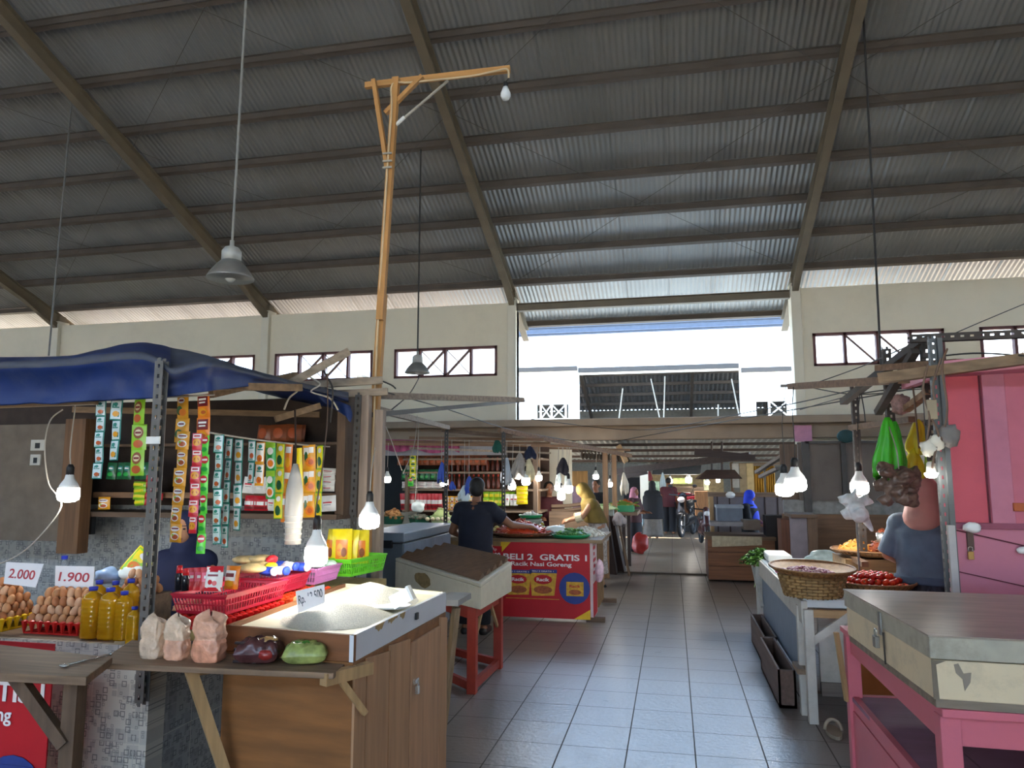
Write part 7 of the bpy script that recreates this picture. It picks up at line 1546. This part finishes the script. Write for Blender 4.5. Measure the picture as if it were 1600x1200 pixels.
def hijab(t, W, Hd, rot, k, m, z0, rx, ry, name='headscarf', back=.0, pushx=0):
    """scarf: hood round the face and a cape falling to height z0"""
    b = MB()
    b.ball(Hd((0, .012, .125)), (.100 * k, .112 * k, .118 * k), 18, 12, rot); b.cap(Hd((0, .03, .08)), Hd((0, .02, -.04)), .098 * k, .11 * k, 14)
    b.cap(W((-.14, .02, 1.27)), W((.14, .02, 1.27)), .10 * k, .10 * k, 14)
    q = rings(W, [(1.36, .09, .10), (1.30, .19, .14), (1.18, rx * .92, ry * .92), (z0, rx, ry, pushx, back)], 24, .03, 7); b.add(q.v, q.f)
    o = b.build(name, m, t, smooth=True, remesh=.012)
    return o
def tee(t, W, elbows, k, m, name='tshirt', z0=.78, sl=.62, rx=.205, ry=.170, col=1.365):
    q = rings(W, [(z0, rx * .95, ry), (.95, rx * .90, ry * .95), (1.12, rx * .92, ry * .95), (1.24, rx, ry), (1.335, .170, .115), (col, .075, .072)], 24, .012, 8); b = MB(); b.add(q.v, q.f)
    b.cap(W((-.165, .01, 1.285)), W((.165, .01, 1.285)), .09 * k, .09 * k, 14)
    for s, e in ((-1, elbows[0]), (1, elbows[1])):
        a = V((.155 * s, .01, 1.285)); c = a.lerp(V(e), sl); b.tube([W(a), W(a.lerp(c, .5)), W(c)], [.086 * k, .080 * k, .076 * k], 14)
    return b.build(name, m, t, smooth=True, remesh=.010)
navy = mat('navy_cotton', '1b1e2c', .85, var=.15, scale=14); blkc = mat('black_cotton', '15161c', .85, var=.15, scale=14)
# the man at the vegetable counter, seen from behind
mb_ = P(743, 800, 7.75); mb_.z = 0
el = ((-.27, -.02, 1.05), (.32, -.12, 1.10)); wr = ((-.24, -.22, .96), (.50, -.34, 1.02)); el = (el[0], el[1])
# facing +y: yaw pi mirrors x, so his reaching right arm is local -x
elm = ((-.36, -.12, 1.12), (.27, -.03, 1.05)); wrm = ((-.50, -.37, 1.09), (.22, -.23, .98))
t, W, Hd, rot = figure('man in a navy tee seen from behind, reaching for the chilli tray', mb_, math.pi, 1.0, skin, elm, wrm, ((-.6, -.8, -.25), (0, -1, -.2)), lean=R(4), head=(R(12), R(6)))
tee(t, W, elm, 1.0, navy)
b = MB(); b.ball(Hd((0, .016, .150)), (.085, .095, .085), 18, 12, rot); b.ball(Hd((0, .05, .10)), (.078, .062, .085), 14, 10, rot); b.build('hair', hairm, t, smooth=True, remesh=.01)
b = rings(W, [(.92, .175, .13), (.80, .185, .14), (.72, .19, .14)], 20)
for s in (-1, 1): b.tube([W((.09 * s, 0, .88)), W((.10 * s, 0, .47)), W((.10 * s, .02, .10))], [.105, .085, .075], 14)
b.build('trousers', blkc, t, smooth=True, remesh=.012)
for s in (-1, 1): MB().cap(W((.10 * s, .04, .03)), W((.115 * s, -.14, .03)), .045, .038).build('shoe', black_pl, t, smooth=True)

# woman in an olive headscarf bending over the counter goods
base = P(938, 900, 11.4); base.z = 0; olive = mat('olive_scarf', '75602a', .8, var=.12, scale=10)
el = ((-.2, -.20, 1.08), (.2, -.20, 1.08)); wr = ((-.12, -.42, 1.02), (.12, -.42, 1.02))
t, W, Hd, rot = figure('woman in an olive headscarf and pale patterned trousers bending to the left', base, R(-80), .97, skin2, el, wr, ((0, -1, -.3), (0, -1, -.3)), lean=R(20), head=(0, R(12)))
hijab(t, W, Hd, rot, .97, olive, .98, .24, .18, back=.02)
pat = mat('patterned_trousers', 'b3aca6', .8, var=.45, scale=38)
b = rings(W, [(1.0, .18, .14), (.85, .19, .15), (.70, .17, .14)], 20)
for s in (-1, 1): b.tube([W((.085 * s, 0, .86)), W((.10 * s, 0, .47)), W((.10 * s, .02, .20))], [.11, .10, .10], 14)
b.build('trousers', pat, t, smooth=True, remesh=.012)
for s in (-1, 1): MB().tube([W(el[0 if s < 0 else 1]), W(V(el[0 if s < 0 else 1]).lerp(V(wr[0 if s < 0 else 1]), .45))], [.062, .07], 12).build('sleeve', mat('cream_sleeve', 'd3c8a8', .8), t)
for s in (-1, 1): MB().cap(W((.10 * s, .05, .012)), W((.115 * s, -.15, .012)), .035, .035).build('sandal', black_pl, t, smooth=True)

# woman walking away in the passage
base = P(1021, 842, 20.2); base.z = 0
el = ((-.24, 0, 1.05), (.24, 0, 1.05)); wr = ((-.20, -.12, .85), (.20, -.12, .85)); hd = ((0, -.5, -1), (0, -.5, -1))
t, W, Hd, rot = figure('woman in a long black headscarf and grey skirt walking away', base, math.pi, .93, skin2, el, wr, hd, head=(0, R(4)))
hijab(t, W, Hd, rot, .93, blkc, .56, .30, .22)
rings(W, [(.98, .17, .13), (.75, .23, .18), (.4, .25, .20), (.08, .28, .22)], 24, .05, 10).build('skirt', mat('grey_skirt', '5f5852', .85, var=.2), t, smooth=True)
hang_bag(1003, 800, 820, 7, 20.2, mat('pale_blue_bag', 'a9bcc4', .5), 'pale shopping bag carried beside the woman walking away', 71)
# man in maroon at the meat counter
base = P(1046, 815, 22.0); base.z = 0
t, W, Hd, rot = figure('man in a maroon shirt standing with his back turned beyond the black headscarf', base, R(170), .98, skin, el, wr, hd)
tee(t, W, el, .98, mat('maroon_shirt', '4a1c22', .8, var=.15)); b = MB(); b.ball(Hd((0, .016, .145)), (.086, .097, .09), 14, 10, rot); b.build('hair', hairm, t, smooth=True)
b = MB()
for s in (-1, 1): b.tube([W((.09 * s, 0, .92)), W((.10 * s, 0, .47)), W((.10 * s, .02, .06))], [.11, .09, .08], 12)
b.build('trousers', blkc, t, smooth=True, remesh=.014)
# woman in bright blue behind the wooden counter
base = P(1176, 830, 13.1); base.z = -.0
k = .86; el = ((-.22, -.05, 1.05), (.22, -.05, 1.05)); wr = ((-.12, -.25, .95), (.12, -.25, .95)); hd = ((0, -1, 0), (0, -1, 0))
t, W, Hd, rot = figure('woman in a bright blue headscarf and black top behind the wooden counter', base + V((0, .38, 0)), R(62), k, skin2, el, wr, hd, head=(0, R(5)))
tee(t, W, el, k, blkc, 'black_top', .7, 1.0)
hijab(t, W, Hd, rot, k, mat('bright_blue_scarf', '1f3fd0', .7, var=.1), .92, .17, .20, back=-.10)
rings(W, [(.98, .17, .13), (.6, .22, .18), (.04, .25, .2)], 20, .04, 8).build('skirt', blkc, t, smooth=True)
# woman in a denim jacket at the right
base = P(1446, 850, 6.0); base.z = 0; k = 1.0
el = ((-.24, -.08, 1.06), (.26, .0, 1.06)); wr = ((-.22, -.28, 1.0), (.20, -.22, .98))
t, W, Hd, rot = figure('woman in a denim jacket and pink headscarf seen from behind at the right stall', base, R(155), k, skin2, el, wr, hd, head=(R(10), R(8)), lean=R(3))
den = mat('denim', '5a6878', .85, var=.12, scale=12)
j_ = tee(t, W, el, k, den, 'denim_jacket', .88, 1.0, .225, .16, 1.36)
q = rings(W, [(.872, .220, .166), (.925, .218, .164)], 24); q.build('jacket_hem', mat('denim_hem', '4c5a6e', .85), j_, smooth=True)
pk_ = mat('dusty_pink_scarf', 'b5827a', .75, var=.06)
b = MB(); b.ball(Hd((0, .012, .125)), (.112 * k, .122 * k, .128 * k), 20, 14, rot); b.cap(Hd((0, .03, .08)), W((0, .06, 1.34)), .11 * k, .135 * k, 16); b.cap(W((0, .05, 1.36)), W((0, .0, 1.30)), .13 * k, .12 * k, 16); b.build('headscarf', pk_, t, smooth=True, remesh=.010)
bat = mat('black_white_pattern', '2a2c38', .8, var=.9, scale=45, stretch=(1, 1, .4)); rings(W, [(.95, .19, .145), (.75, .22, .17), (.4, .24, .19), (.05, .26, .21)], 24, .03, 9).build('skirt', bat, t, smooth=True)
# seller behind the grocery counter
base = P(288, 860, 4.35); base.z = -.10; k = .86
el = ((-.24, -.05, 1.02), (.24, -.05, 1.02)); wr = ((-.14, -.26, 1.0), (.14, -.26, 1.0))
t, W, Hd, rot = figure('seller in a navy headscarf half hidden behind the hanging sachets', base + V((0, 0, .10)), R(12), k, skin2, el, wr, hd)
nv = mat('navy_scarf', '1a2040', .8, var=.1)
b = MB(); b.ball(Hd((0, .022, .13)), (.102 * k, .108 * k, .120 * k), 18, 12, rot); b.cap(Hd((0, .05, .06)), Hd((0, .03, -.03)), .098 * k, .11 * k, 14); b.cap(W((-.15, .02, 1.26)), W((.15, .02, 1.26)), .10 * k, .10 * k, 14)
q = rings(W, [(1.33, .10, .10), (1.28, .19, .14), (1.15, .27, .21), (.80, .33, .27)], 24, .02, 7); b.add(q.v, q.f); b.build('headscarf', nv, t, smooth=True, remesh=.012)
rings(W, [(.98, .17, .13), (.6, .22, .18), (.04, .25, .2)], 20, .04, 8).build('skirt', nv, t, smooth=True)
# sellers deep in the middle stalls
for (px, yy, Y, k, yw, lb, m, scarf) in ((858, 800, 12.35, .95, R(20), 'seller in dark maroon deep in the stall behind the oil bottle', mat('maroon_shirt', '4a1c22', .8, var=.15), False), (932, 800, 14.6, .97, R(-20), 'seller with dark hair under the bulb behind the olive headscarf', blkc, False), (992, 800, 16.5, .86, R(60), 'seller in a pink headscarf sitting low beside the vegetable table', mat('dark_red_dress', '3a1c20', .8, var=.15), True)):
    base = P(px, yy, Y); base.z = 0; el = ((-.23, -.05, 1.04), (.23, -.05, 1.04)); wr = ((-.15, -.26, 1.0), (.15, -.26, 1.0))
    t, W, Hd, rot = figure(lb, base, yw, k, skin, el, wr, hd, vox=.014)
    tee(t, W, el, k, m, 'shirt', .75, 1.0); b = MB(); b.ball(Hd((0, .022, .142)), (.09 * k, .098 * k, .10 * k), 14, 10, rot)
    if scarf: b.cap(Hd((0, .03, .08)), W((0, .03, 1.32)), .10 * k, .12 * k, 12)
    b.build('headscarf' if scarf else 'hair', mat('pink_scarf', 'b5788a', .8) if scarf else hairm, t, smooth=True)
    rings(W, [(.98, .17, .13), (.6, .2, .17), (.04, .22, .18)], 18, .03, 8).build('skirt' if scarf else 'trousers', blkc, t, smooth=True)
